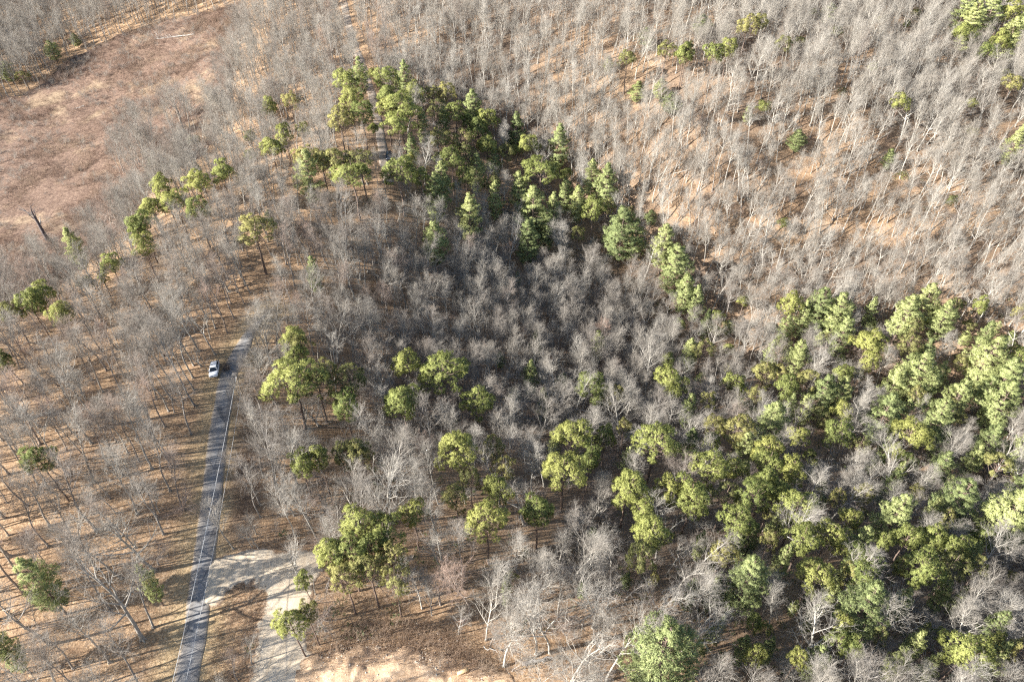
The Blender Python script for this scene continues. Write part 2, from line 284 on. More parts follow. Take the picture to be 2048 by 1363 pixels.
 (-33.2,75.8,14.6,2.38,'R','third middling yellow-green round-crowned pine from left in the clump by the gravel drive'),
 (-29.4,77,14.6,2.41,'D','leftmost middling dull olive dense pine in the clump by the gravel drive'),
 (-26.4,77.5,14.1,2.1,'D','fourth middling dull olive dense pine from left in the clump by the gravel drive'),
 (-26.5,55.6,14.6,2.42,'R','fourth middling yellow-green round-crowned pine from left in the clump by the gravel drive'),
 (-24.2,52.2,14.7,2.45,'D','second middling dull olive dense pine from left in the clump by the gravel drive'),
 (-23.3,61.1,15.5,3.01,'R','sixth middling yellow-green round-crowned pine from left in the clump by the gravel drive'),
 (-24.2,56.2,15.2,2.8,'R','fifth middling yellow-green round-crowned pine from left in the clump by the gravel drive'),
 (-20,60,15.2,2.8,'R','eighth middling yellow-green round-crowned pine from left in the clump by the gravel drive'),
 (-18.4,55.9,15.1,2.72,'D','sixth middling dull olive dense pine from left in the clump by the gravel drive'),
 (-21,53.6,14.7,2.48,'D','fifth middling dull olive dense pine from left in the clump by the gravel drive'),
 (-17.1,52,14.3,2.19,'D','rightmost middling dull olive dense pine in the clump by the gravel drive'),
 (-21.2,57.3,14.6,2.37,'R','seventh middling yellow-green round-crowned pine from left in the clump by the gravel drive'),
 (-30.2,45.1,14.2,2.13,'R','leftmost middling yellow-green round-crowned pine in the clump by the gravel drive'),
 (-28.7,47,13.2,1.48,'D','small dull olive dense pine in the clump by the gravel drive'),
 (-30.2,51.9,12.8,1.18,'R','small yellow-green round-crowned pine in the clump by the gravel drive'),
 (-53.3,52.3,11.6,1.37,'W','rightmost small blue-green tiered white pine on the leaf-strewn left slope'),
 (9.6,79.3,17.6,4.37,'R','fourth large yellow-green round-crowned pine from left in the lower wood by bare dirt'),
 (15.3,86.2,14.5,2.34,'R','second middling yellow-green round-crowned pine from left in the lower wood by bare dirt'),
 (21,76.3,16.7,3.77,'R','fifth large yellow-green round-crowned pine from left in the lower wood by bare dirt'),
 (-2.6,73,14.9,2.63,'R','leftmost middling yellow-green round-crowned pine in the lower wood by bare dirt'),
 (-9.5,70.1,14.8,2.55,'D','leftmost middling dull olive dense pine in the lower wood by bare dirt'),
 (-4.1,64.1,15.9,3.24,'R','second large yellow-green round-crowned pine from left in the lower wood by bare dirt'),
 (4.4,68.7,15.8,3.19,'R','third large yellow-green round-crowned pine from left in the lower wood by bare dirt'),
 (-16,65.3,14.2,2.14,'R','rightmost middling yellow-green round-crowned pine in the clump by the gravel drive'),
 (-1.8,79.4,14.3,2.19,'D','fourth middling dull olive dense pine from left in the lower wood by bare dirt'),
 (-7.5,76.3,14,2.02,'D','second middling dull olive dense pine from left in the lower wood by bare dirt'),
 (23.2,71.4,14.5,2.33,'R','third middling yellow-green round-crowned pine from left in the lower wood by bare dirt'),
 (22.7,64.9,15.7,3.14,'R','sixth large yellow-green round-crowned pine from left in the lower wood by bare dirt'),
 (20.6,59.8,14.5,2.31,'D','fifth middling dull olive dense pine from left in the lower wood by bare dirt'),
 (29,77.3,15,2.67,'R','rightmost middling yellow-green round-crowned pine in the lower wood by bare dirt'),
 (32,77.3,14.3,2.22,'D','rightmost middling dull olive dense pine in the lower wood by bare dirt'),
 (20.2,41.6,20.6,4.84,'W','large blue-green tiered white pine in the lower wood by bare dirt'),
 (38.6,84.1,16.9,3.9,'R','leftmost large yellow-green round-crowned pine on the right edge of the wood'),
 (44.6,85.6,14.2,2.12,'R','leftmost middling yellow-green round-crowned pine on the right edge of the wood'),
 (52,88.3,15.8,3.18,'R','second large yellow-green round-crowned pine from left on the right edge of the wood'),
 (56.6,86.9,15.5,3.03,'R','second middling yellow-green round-crowned pine from left on the right edge of the wood'),
 (49.4,81.8,14.8,2.55,'R','leftmost middling yellow-green round-crowned pine in the olive band at lower right'),
 (33.1,75.6,16.5,3.66,'R','rightmost large yellow-green round-crowned pine in the lower wood by bare dirt'),
 (39.7,76.9,14.8,2.56,'D','rightmost middling dull olive dense pine in the olive band at lower right'),
 (44.9,76.4,15.7,3.13,'R','second large yellow-green round-crowned pine from left in the olive band at lower right'),
 (50.8,80.1,14.6,2.4,'R','second middling yellow-green round-crowned pine from left in the olive band at lower right'),
 (39.5,69.6,15.8,3.18,'R','leftmost large yellow-green round-crowned pine in the olive band at lower right'),
 (52.3,73.9,16.5,3.65,'R','third large yellow-green round-crowned pine from left in the olive band at lower right'),
 (50.5,66.7,15.7,3.14,'R','rightmost large yellow-green round-crowned pine in the olive band at lower right'),
 (56.5,69.1,14.8,2.56,'R','rightmost middling yellow-green round-crowned pine in the olive band at lower right'),
 (63.4,81,13.6,1.72,'D','rightmost small dull olive dense pine in the olive band at lower right'),
 (63.6,75.1,13.6,1.77,'R','leftmost small yellow-green round-crowned pine in the lower right wood corner'),
 (73.4,76.5,17.9,3.82,'W','second large blue-green tiered white pine from left in the lower right wood corner'),
 (91,83.6,19,4.21,'W','third large blue-green tiered white pine from left in the lower right wood corner'),
 (100.7,81,19.5,4.42,'W','rightmost large blue-green tiered white pine in the lower right wood corner'),
 (111.8,92,15.9,3.04,'W','rightmost middling blue-green tiered white pine in the lower right wood corner'),
 (110.8,98.5,16.1,3.42,'D','rightmost large dull olive dense pine on the right edge of the wood'),
 (97.8,98.6,15.4,2.86,'W','fifth middling blue-green tiered white pine from left on the right edge of the wood'),
 (71.8,69.9,14.6,2.39,'R','leftmost middling yellow-green round-crowned pine in the lower right wood corner'),
 (76.6,70.3,15.3,2.86,'R','second middling yellow-green round-crowned pine from left in the lower right wood corner'),
 (80.9,69,15.1,2.73,'R','third middling yellow-green round-crowned pine from left in the lower right wood corner'),
 (69.9,62.6,16.1,3.41,'R','second large yellow-green round-crowned pine from left in the lower right wood corner'),
 (76.4,63.3,15.1,2.7,'D','second middling dull olive dense pine from left in the lower right wood corner'),
 (82.9,64.9,13.7,1.78,'D','eighth small dull olive dense pine from left in the lower right wood corner'),
 (37,56.4,18,3.83,'W','large blue-green tiered white pine in the olive band at lower right'),
 (34.8,62.3,14.7,2.48,'D','leftmost middling dull olive dense pine in the olive band at lower right'),
 (49,58.7,15.1,2.74,'R','third middling yellow-green round-crowned pine from left in the olive band at lower right'),
 (57.7,60.8,15.8,3.21,'R','leftmost large yellow-green round-crowned pine in the lower right wood corner'),
 (55.9,59.8,13.9,1.97,'D','leftmost middling dull olive dense pine in the lower right wood corner'),
 (54.1,52.3,18,3.85,'W','leftmost large blue-green tiered white pine in the lower right wood corner'),
 (66.6,45.4,16.1,3.38,'R','rightmost large yellow-green round-crowned pine in the lower right wood corner'),
 (76.5,47.3,14.5,2.36,'D','rightmost middling dull olive dense pine in the lower right wood corner'),
 (40.9,131.6,14.1,2.05,'R','fifth middling yellow-green round-crowned pine from left in the row below the hollow'),
 (127,135.3,6,1.46,'W','fifth small blue-green tiered white pine from left on the right edge of the wood'),
 (6.1,130.8,12.4,1.67,'W','fourth small blue-green tiered white pine from left in the row below the hollow'),
 (12.8,120.6,8,1.85,'R','small yellow-green round-crowned pine in the row below the hollow'),
 (2,62.9,8,1.04,'D','second small dull olive dense pine from left in the lower wood by bare dirt'),
 (22.6,135.5,13.4,2.07,'W','leftmost middling blue-green tiered white pine in the row below the hollow'),
 (4.4,117.1,12.8,1.86,'W','third small blue-green tiered white pine from left in the row below the hollow'),
 (45.9,126.4,8,1.47,'D','rightmost small dull olive dense pine in the row below the hollow'),
 (7,108.5,12.1,1.57,'W','fifth small blue-green tiered white pine from left in the row below the hollow'),
 (64.5,92.5,8,1.49,'R','leftmost small yellow-green round-crowned pine on the right edge of the wood'),
 (106.4,80.9,6,1.25,'W','rightmost small blue-green tiered white pine in the lower right wood corner'),
 (33.1,62.4,8,1.17,'D','leftmost small dull olive dense pine in the olive band at lower right'),
 (64.6,85.5,6,1.05,'W','sixteenth small blue-green tiered white pine from left in the olive band at lower right'),
 (90.3,147.4,8,1.42,'D','rightmost small dull olive dense pine in the slope right of the hollow'),
 (61.2,143.6,8,2.11,'R','second middling yellow-green round-crowned pine from left in the slope right of the hollow'),
 (-3,125.3,6,1.33,'W','leftmost small blue-green tiered white pine in the row below the hollow'),
 (88.4,148.7,6,1.62,'W','sixth small blue-green tiered white pine from left in the slope right of the hollow'),
 (48.2,138,14,2.3,'W','second middling blue-green tiered white pine from left in the row below the hollow'),
 (62.2,124,6,1.47,'W','second small blue-green tiered white pine from left in the slope right of the hollow'),
 (88.3,105.3,12.8,1.85,'W','rightmost small blue-green tiered white pine in the slope right of the hollow'),
 (0,57.4,8,1.14,'D','leftmost small dull olive dense pine in the lower wood by bare dirt'),
 (24.2,99,13.7,1.82,'D','second small dull olive dense pine from left in the row below the hollow'),
 (0.6,113.2,6,1.4,'W','second small blue-green tiered white pine from left in the row below the hollow'),
 (94.2,67.6,8,1.23,'D','rightmost small dull olive dense pine in the lower right wood corner'),
 (8.9,96.2,6,1.35,'W','second small blue-green tiered white pine from left in the lower wood by bare dirt'),
 (14.7,70.9,6,1.14,'W','fourth small blue-green tiered white pine from left in the lower wood by bare dirt'),
 (11.5,57.5,6,0.81,'W','third small blue-green tiered white pine from left in the lower wood by bare dirt'),
 (95.6,80.5,6,1.17,'W','tenth small blue-green tiered white pine from left in the lower right wood corner'),
 (76.6,141.8,8,1.4,'R','fifth small yellow-green round-crowned pine from left in the slope right of the hollow'),
 (44.8,62.3,8,1.18,'D','fifth small dull olive dense pine from left in the olive band at lower right'),
 (28.4,105.3,6,1.23,'W','rightmost small blue-green tiered white pine in the row below the hollow'),
 (44.5,66.3,13.3,1.52,'D','fourth small dull olive dense pine from left in the olive band at lower right'),
 (59.3,135.9,8,1.37,'D','leftmost small dull olive dense pine in the slope right of the hollow'),
 (69.8,118.7,12.7,1.81,'W','fourth small blue-green tiered white pine from left in the slope right of the hollow'),
 (128.1,146.5,6,1.77,'W','fourth small blue-green tiered white pine from left on the right edge of the wood'),
 (23.9,89.6,12.7,1.8,'W','sixth small blue-green tiered white pine from left in the lower wood by bare dirt'),
 (120.5,134.5,14.2,2.1,'D','fourth middling dull olive dense pine from left on the right edge of the wood'),
 (63.6,154.1,6,1.83,'W','leftmost small blue-green tiered white pine in the slope right of the hollow'),
 (23.3,59,8,0.87,'D','rightmost small dull olive dense pine in the lower wood by bare dirt'),
 (136.4,141.2,8,1.64,'R','rightmost small yellow-green round-crowned pine on the right edge of the wood'),
 (-0.9,54.6,10.6,1.02,'W','leftmost small blue-green tiered white pine in the lower wood by bare dirt'),
 (87.4,65.6,8,1.09,'D','ninth small dull olive dense pine from left in the lower right wood corner'),
 (22.1,113.4,8,1.5,'D','leftmost small dull olive dense pine in the row below the hollow'),
 (48.6,152,8,1.72,'R','small yellow-green round-crowned pine in the shaded hollow'),
 (47,64.3,12.1,1.57,'W','eleventh small blue-green tiered white pine from left in the olive band at lower right'),
 (87.6,84.1,12.1,1.56,'W','sixth small blue-green tiered white pine from left in the lower right wood corner'),
 (42.4,112.7,13.6,2.17,'W','rightmost middling blue-green tiered white pine in the row below the hollow'),
 (19.2,59.8,6,1.04,'W','fifth small blue-green tiered white pine from left in the lower wood by bare dirt'),
 (19.9,112.7,6,1.28,'W','sixth small blue-green tiered white pine from left in the row below the hollow'),
 (94.3,135.6,8,1.97,'R','ninth middling yellow-green round-crowned pine from left in the slope right of the hollow'),
 (34.3,57.2,6,0.93,'W','fourth small blue-green tiered white pine from left in the olive band at lower right'),
 (49.2,77.7,8,1.39,'D','third small dull olive dense pine from left in the olive band at lower right'),
 (73.9,111.9,14.3,2.19,'D','fifth middling dull olive dense pine from left in the slope right of the hollow'),
 (52.7,76.5,6,1.09,'W','twelfth small blue-green tiered white pine from left in the olive band at lower right'),
 (66.5,63.2,13.2,1.46,'D','fourth small dull olive dense pine from left in the lower right wood corner'),
 (124.4,150.1,14.3,2.18,'D','third middling dull olive dense pine from left on the right edge of the wood'),
 (60.2,155.3,8,2.19,'R','leftmost middling yellow-green round-crowned pine in the slope right of the hollow'),
 (68,97.7,8,1.13,'R','second small yellow-green round-crowned pine from left on the right edge of the wood'),
 (28.6,56,11.4,1.3,'W','rightmost small blue-green tiered white pine in the lower wood by bare dirt'),
 (131.2,143.8,13.2,1.99,'W','ninth middling blue-green tiered white pine from left on the right edge of the wood'),
 (75.2,151.1,8,1.71,'D','second small dull olive dense pine from left in the slope right of the hollow'),
 (140,145.5,6,1.67,'W','rightmost small blue-green tiered white pine on the right edge of the wood'),
 (34.3,43.3,12.9,1.28,'R','second small yellow-green round-crowned pine from left in the olive band at lower right'),
 (77.7,148.8,13.3,2.04,'W','third middling blue-green tiered white pine from left in the slope right of the hollow'),
 (137.1,148.2,6,1.5,'W','sixth small blue-green tiered white pine from left on the right edge of the wood'),
 (103.8,127.7,6,1.43,'W','second small blue-green tiered white pine from left on the right edge of the wood'),
 (39.3,50.6,8,1.06,'R','third small yellow-green round-crowned pine from left in the olive band at lower right'),
 (33.9,46.3,11,1.15,'W','seventh small blue-green tiered white pine from left in the olive band at lower right'),
 (46.8,56.5,6,0.83,'W','thirteenth small blue-green tiered white pine from left in the olive band at lower right'),
 (68.7,54.2,6,1.04,'W','fourth small blue-green tiered white pine from left in the lower right wood corner'),
 (42.8,96.5,13.8,1.88,'R','leftmost small yellow-green round-crowned pine in the slope right of the hollow'),
 (68.2,100.9,8,1.36,'R','rightmost small yellow-green round-crowned pine in the slope right of the hollow'),
 (104.1,108.3,13.5,2.12,'W','sixth middling blue-green tiered white pine from left on the right edge of the wood'),
 (73.4,118.6,13.3,2.05,'W','rightmost middling blue-green tiered white pine in the slope right of the hollow'),
 (85.5,103.2,6,1.49,'W','leftmost small blue-green tiered white pine on the right edge of the wood'),
 (49.8,57.9,8,0.94,'R','fifth small yellow-green round-crowned pine from left in the olive band at lower right'),
 (47.8,114.7,14.3,2.19,'D','leftmost middling dull olive dense pine in the slope right of the hollow'),
 (84.8,87,13.7,1.77,'D','fifth small dull olive dense pine from left in the lower right wood corner'),
 (31.6,49.7,10.6,1,'W','fifth small blue-green tiered white pine from left in the olive band at lower right'),
 (73.7,59.9,12,1.55,'W','seventh small blue-green tiered white pine from left in the lower right wood corner'),
 (39,98.1,13,1.92,'W','middling blue-green tiered white pine in the lower wood by bare dirt'),
 (62.5,49.1,11.3,1.26,'W','third small blue-green tiered white pine from left in the lower right wood corner'),
 (34.1,58.9,8,0.83,'D','second small dull olive dense pine from left in the olive band at lower right'),
 (79.6,146.4,6,1.7,'W','fifth small blue-green tiered white pine from left in the slope right of the hollow'),
 (71.3,81.8,8,1.33,'D','second small dull olive dense pine from left in the lower right wood corner'),
 (102.3,152.6,12.9,1.87,'W','eighth small blue-green tiered white pine from left in the slope right of the hollow'),
 (128.7,148.2,8,1.94,'D','fifth middling dull olive dense pine from left on the right edge of the wood'),
 (55.9,151.3,12.9,1.88,'W','rightmost small blue-green tiered white pine in the shaded hollow'),
 (63,45.5,11.5,1.36,'W','fifth small blue-green tiered white pine from left in the lower right wood corner'),
 (43.3,69.5,11.4,1.29,'W','eighth small blue-green tiered white pine from left in the olive band at lower right'),
 (33.3,67.6,11,1.16,'W','leftmost small blue-green tiered white pine in the olive band at lower right'),
 (58.7,150.7,8,1.89,'R','second small yellow-green round-crowned pine from left in the slope right of the hollow'),
 (48.1,72.7,11.2,1.22,'W','tenth small blue-green tiered white pine from left in the olive band at lower right'),
 (68.8,51.9,8,1.21,'R','fourth small yellow-green round-crowned pine from left in the lower right wood corner'),
 (40.7,43.8,12.9,1.25,'R','fourth small yellow-green round-crowned pine from left in the olive band at lower right'),
 (47.5,52.9,10.8,1.09,'W','fourteenth small blue-green tiered white pine from left in the olive band at lower right'),
 (139.7,146.7,14.4,2.24,'D','rightmost middling dull olive dense pine on the right edge of the wood'),
 (76.9,59.6,10.9,1.13,'W','ninth small blue-green tiered white pine from left in the lower right wood corner'),
 (61.3,119.9,6,1.44,'W','third small blue-green tiered white pine from left in the slope right of the hollow'),
 (103.6,152.2,6,1.54,'W','ninth small blue-green tiered white pine from left in the slope right of the hollow'),
 (47.6,48.4,8,1.05,'D','sixth small dull olive dense pine from left in the olive band at lower right'),
 (52.1,56.7,10.8,1.08,'W','seventeenth small blue-green tiered white pine from left in the olive band at lower right'),
 (93,141.8,6,1.41,'W','seventh small blue-green tiered white pine from left in the slope right of the hollow'),
 (55.1,48.1,12.8,1.22,'D','third small dull olive dense pine from left in the lower right wood corner'),
 (57.8,121.3,8,1.84,'R','third small yellow-green round-crowned pine from left in the slope right of the hollow'),
 (29,47.5,10.5,0.97,'W','second small blue-green tiered white pine from left in the olive band at lower right'),
 (96.2,82.1,8,1.57,'D','seventh small dull olive dense pine from left in the lower right wood corner'),
 (65.3,88.2,8,1.38,'R','sixth small yellow-green round-crowned pine from left in the olive band at lower right'),
 (36,49.2,12.9,1.26,'R','leftmost small yellow-green round-crowned pine in the olive band at lower right'),
 (100.4,120,13.4,2.08,'W','leftmost middling blue-green tiered white pine on the right edge of the wood'),
 (89,97.9,14.1,2.04,'R','fourth middling yellow-green round-crowned pine from left on the right edge of the wood'),
 (51.4,137.5,15.8,3.2,'D','rightmost large dull olive dense pine in the row below the hollow'),
 (97.2,93.8,12,1.54,'W','eighth small blue-green tiered white pine from left in the lower right wood corner'),
 (90.8,74.1,14.2,2.16,'R','rightmost middling yellow-green round-crowned pine in the lower right wood corner'),
 (49.4,45.5,13.6,1.73,'R','second small yellow-green round-crowned pine from left in the lower right wood corner'),
 (84.8,124.2,16.2,3.15,'W','sixth large blue-green tiered white pine from left in the slope right of the hollow'),
 (61.4,119.4,14.6,2.41,'D','third middling dull olive dense pine from left in the slope right of the hollow'),
 (120,147.5,16.4,3.22,'W','sixth large blue-green tiered white pine from left on the right edge of the wood'),
 (124.8,127,14.6,2.55,'W','eighth middling blue-green tiered white pine from left on the right edge of the wood'),
 (67.4,69.6,13.3,1.53,'R','third small yellow-green round-crowned pine from left in the lower right wood corner'),
 (88.5,101.9,14,2.02,'R','third middling yellow-green round-crowned pine from left on the right edge of the wood'),
 (56.3,124,14.9,2.62,'R','third middling yellow-green round-crowned pine from left in the slope right of the hollow'),
 (70.6,83.4,13.7,1.82,'D','leftmost small dull olive dense pine in the lower right wood corner'),
 (71.3,139.9,13.2,1.99,'W','second middling blue-green tiered white pine from left in the slope right of the hollow'),
 (40,67.9,11.7,1.44,'W','sixth small blue-green tiered white pine from left in the olive band at lower right'),
 (47.6,46.6,13.4,1.61,'R','seventh small yellow-green round-crowned pine from left in the olive band at lower right'),
 (68.4,159.6,8,2.12,'R','fourth middling yellow-green round-crowned pine from left in the slope right of the hollow'),
 (81.3,90.3,13.8,2.21,'W','second middling blue-green tiered white pine from left in the lower right wood corner'),
 (57,45.1,12.2,1.62,'W','leftmost small blue-green tiered white pine in the lower right wood corner'),
 (116.4,152,16.5,3.25,'W','fourth large blue-green tiered white pine from left on the right edge of the wood'),
 (74.5,48.8,12.9,1.25,'R','rightmost small yellow-green round-crowned pine in the lower right wood corner'),
 (130,149.5,14.4,2.26,'R','fifth middling yellow-green round-crowned pine from left on the right edge of the wood'),
 (74,47.1,12.6,1.78,'W','twelfth small blue-green tiered white pine from left in the lower right wood corner'),
 (108.9,103.4,14.7,2.59,'W','seventh middling blue-green tiered white pine from left on the right edge of the wood'),
 (86.9,96.2,12.4,1.69,'W','third small blue-green tiered white pine from left on the right edge of the wood'),
 (114.9,132.5,13.9,2.27,'W','fourth middling blue-green tiered white pine from left on the right edge of the wood'),
 (85.4,78.8,13.8,1.85,'D','sixth small dull olive dense pine from left in the lower right wood corner'),
 (54.3,60.1,11.8,1.47,'W','rightmost small blue-green tiered white pine in the olive band at lower right'),
 (79,53.6,12.6,1.79,'W','thirteenth small blue-green tiered white pine from left in the lower right wood corner'),
 (77.6,137.2,16.2,3.14,'W','second large blue-green tiered white pine from left in the slope right of the hollow'),
 (105.1,124.7,14.2,2.11,'D','second middling dull olive dense pine from left on the right edge of the wood'),
 (50.3,50.3,12.9,1.24,'R','rightmost small yellow-green round-crowned pine in the olive band at lower right'),
 (37.7,46.2,11.1,1.2,'W','ninth small blue-green tiered white pine from left in the olive band at lower right'),
 (135.1,134.2,15.1,2.75,'R','rightmost middling yellow-green round-crowned pine on the right edge of the wood'),
 (44.4,44.6,12.3,1.64,'W','fifteenth small blue-green tiered white pine from left in the olive band at lower right'),
 (86.4,70.5,12.9,1.88,'W','eleventh small blue-green tiered white pine from left in the lower right wood corner'),
 (80.4,114.6,14.8,2.53,'R','seventh middling yellow-green round-crowned pine from left in the slope right of the hollow'),
 (63.9,70.2,13.5,2.12,'W','leftmost middling blue-green tiered white pine in the lower right wood corner'),
 (86.9,130.3,14.7,2.48,'R','eighth middling yellow-green round-crowned pine from left in the slope right of the hollow'),
 (64.2,56.7,12.2,1.6,'W','second small blue-green tiered white pine from left in the lower right wood corner'),
 (32.2,56.4,11.3,1.26,'W','third small blue-green tiered white pine from left in the olive band at lower right'),
 (-27.2,198.8,13.7,2.17,'W','third middling blue-green tiered white pine from left in the pine belt by far road'),
 (1.4,208,15.5,2.88,'W','second middling blue-green tiered white pine from left in the shaded hollow'),
 (10.4,174.8,14.5,2.51,'W','fourth middling blue-green tiered white pine from left in the shaded hollow'),
 (-22.1,188.3,8,1.86,'R','second small yellow-green round-crowned pine from left in the pine belt by far road'),
 (-5.4,195.3,14,2.31,'W','seventh middling blue-green tiered white pine from left in the pine belt by far road'),
 (-16.4,181,8,1.65,'R','rightmost small yellow-green round-crowned pine in the pine belt by far road'),
 (-28.7,184.2,13.4,2.06,'W','second middling blue-green tiered white pine from left in the pine belt by far road'),
 (-29.3,182.5,8,1.71,'R','leftmost small yellow-green round-crowned pine in the pine belt by far road'),
 (-21.1,202.6,14.3,2.41,'W','fifth middling blue-green tiered white pine from left in the pine belt by far road'),
 (-0.6,210.6,6,1.93,'W','leftmost middling blue-green tiered white pine in the shaded hollow'),
 (19.7,174.3,14.5,2.33,'D','second middling dull olive dense pine from left in the shaded hollow'),
 (-48.2,219.1,14.2,2.38,'W','middling blue-green tiered white pine in the wood by far road'),
 (-13.9,180.3,14.9,2.62,'R','fourth middling yellow-green round-crowned pine from left in the pine belt by far road'),
 (-34.2,219.3,15,2.69,'W','leftmost middling blue-green tiered white pine in the pine belt by far road'),
 (-20,177.4,14.7,2.59,'W','fourth middling blue-green tiered white pine from left in the pine belt by far road'),
 (35.9,184.9,8,2.31,'D','rightmost middling dull olive dense pine in the shaded hollow'),
]
LONE_TREES=[
 (3.7,46.8,18,0,0.18,'slender white-barked bare tree rising from the brush above the dirt bank'),
 (5.8,47.2,20,2,0.18,'forked white-barked bare tree beside the slender one above the dirt bank'),
 (-6.6,52.9,17,3,0.95,'bare tree with reddish fan-shaped twigs standing just above the rocky bank'),
 (-2.8,54.2,18,1,0.18,'pale straight bare tree behind the reddish fan-shaped one'),
 (-14.2,53.7,12,4,0.2,'short pale bare tree with forked top at the edge of the pine clump'),
 (-12.8,54.7,9,5,0.4,'thin small bare tree beside the pine clump, shortest by the bank'),
 (-4,48.9,14,4,0.3,'thin crooked bare tree standing on the brushy bank'),
 (-0.5,51.2,12,5,0.35,'thin pole-like bare tree in the brush behind the bank'),
 (12.9,52,19,2,0.18,'leaning pale bare tree with thick lower trunk and high crown'),
 (18.5,48.3,19,2,0.18,'broad white-limbed bare tree left of the big bottom pine'),
 (13.8,43,16,6,0.18,'crooked pale bare tree at the bottom edge beside the big pine'),
 (-21.5,70.8,20,7,0.18,'large spreading bare tree with long pale limbs behind the pine clump'),
 (0.9,62.7,15,3,0.2,'white-trunked bare tree between two olive pines above the bank'),
 (-54.4,47.1,20,7,0.5,'big bare tree with thick dark trunk left of the lower road'),
 (-53.6,48.9,17,1,0.6,'dark straight bare tree just behind the big road-edge tree'),
 (-63.2,94.2,21,1,0.7,'tall dark bare tree with thick trunk left of the road by the pole'),
 (-61.4,86.9,17,0,0.7,'dark bare tree at the road edge casting a shadow across it'),
 (-75.5,93.3,17,1,0.75,'dark twin-looking bare tree on the open leaf litter uphill of the road'),
 (-37,66,15,5,0.18,'slim pale bare tree beside the brushy verge right of the road'),
 (-34.7,58.4,10,8,0.18,'low wide white-limbed bare tree spreading over the gravel drive'),
 (-56.9,58.1,18,7,0.35,'heavy-limbed bare tree at the road edge opposite the gravel drive'),
 (-65.8,57.8,17,6,0.18,'crooked bare tree with white broken limb on the left slope'),
 (-57.9,43.8,18,1,0.45,'leaning grey bare tree near the bottom left of the road'),
 (-60.3,73.6,16,0,0.6,'slim dark bare tree in the open leaves beside the road bend'),
 (11.6,112.9,15,8,0.18,'wide bare tree with long pale limbs arching over the dark gap'),
 (35,125.2,19,2,0.18,'tall pale bare tree left of the round pine in the middle'),
 (30,55.7,17,3,0.18,'pale forked bare tree on open brown leaves in the lower wood'),
 (55.6,59.5,16,7,0.18,'white fan-branched bare tree behind the bright pine at lower right'),
 (83,91.9,20,6,0.18,'long pale leaning bare tree in the sunlit gap at right'),
 (49.4,72.4,18,2,0.18,'pale bare tree with bent trunk between two olive pines'),
 (-2.3,78.4,16,6,0.4,'grey crooked bare tree in the gap left of the olive pine'),
 (44,46.5,17,7,0.18,'wide white-limbed bare tree at the bottom right edge'),
 (60.6,52.3,17,2,0.18,'tall white-limbed bare tree at lower right with upswept branches'),
]
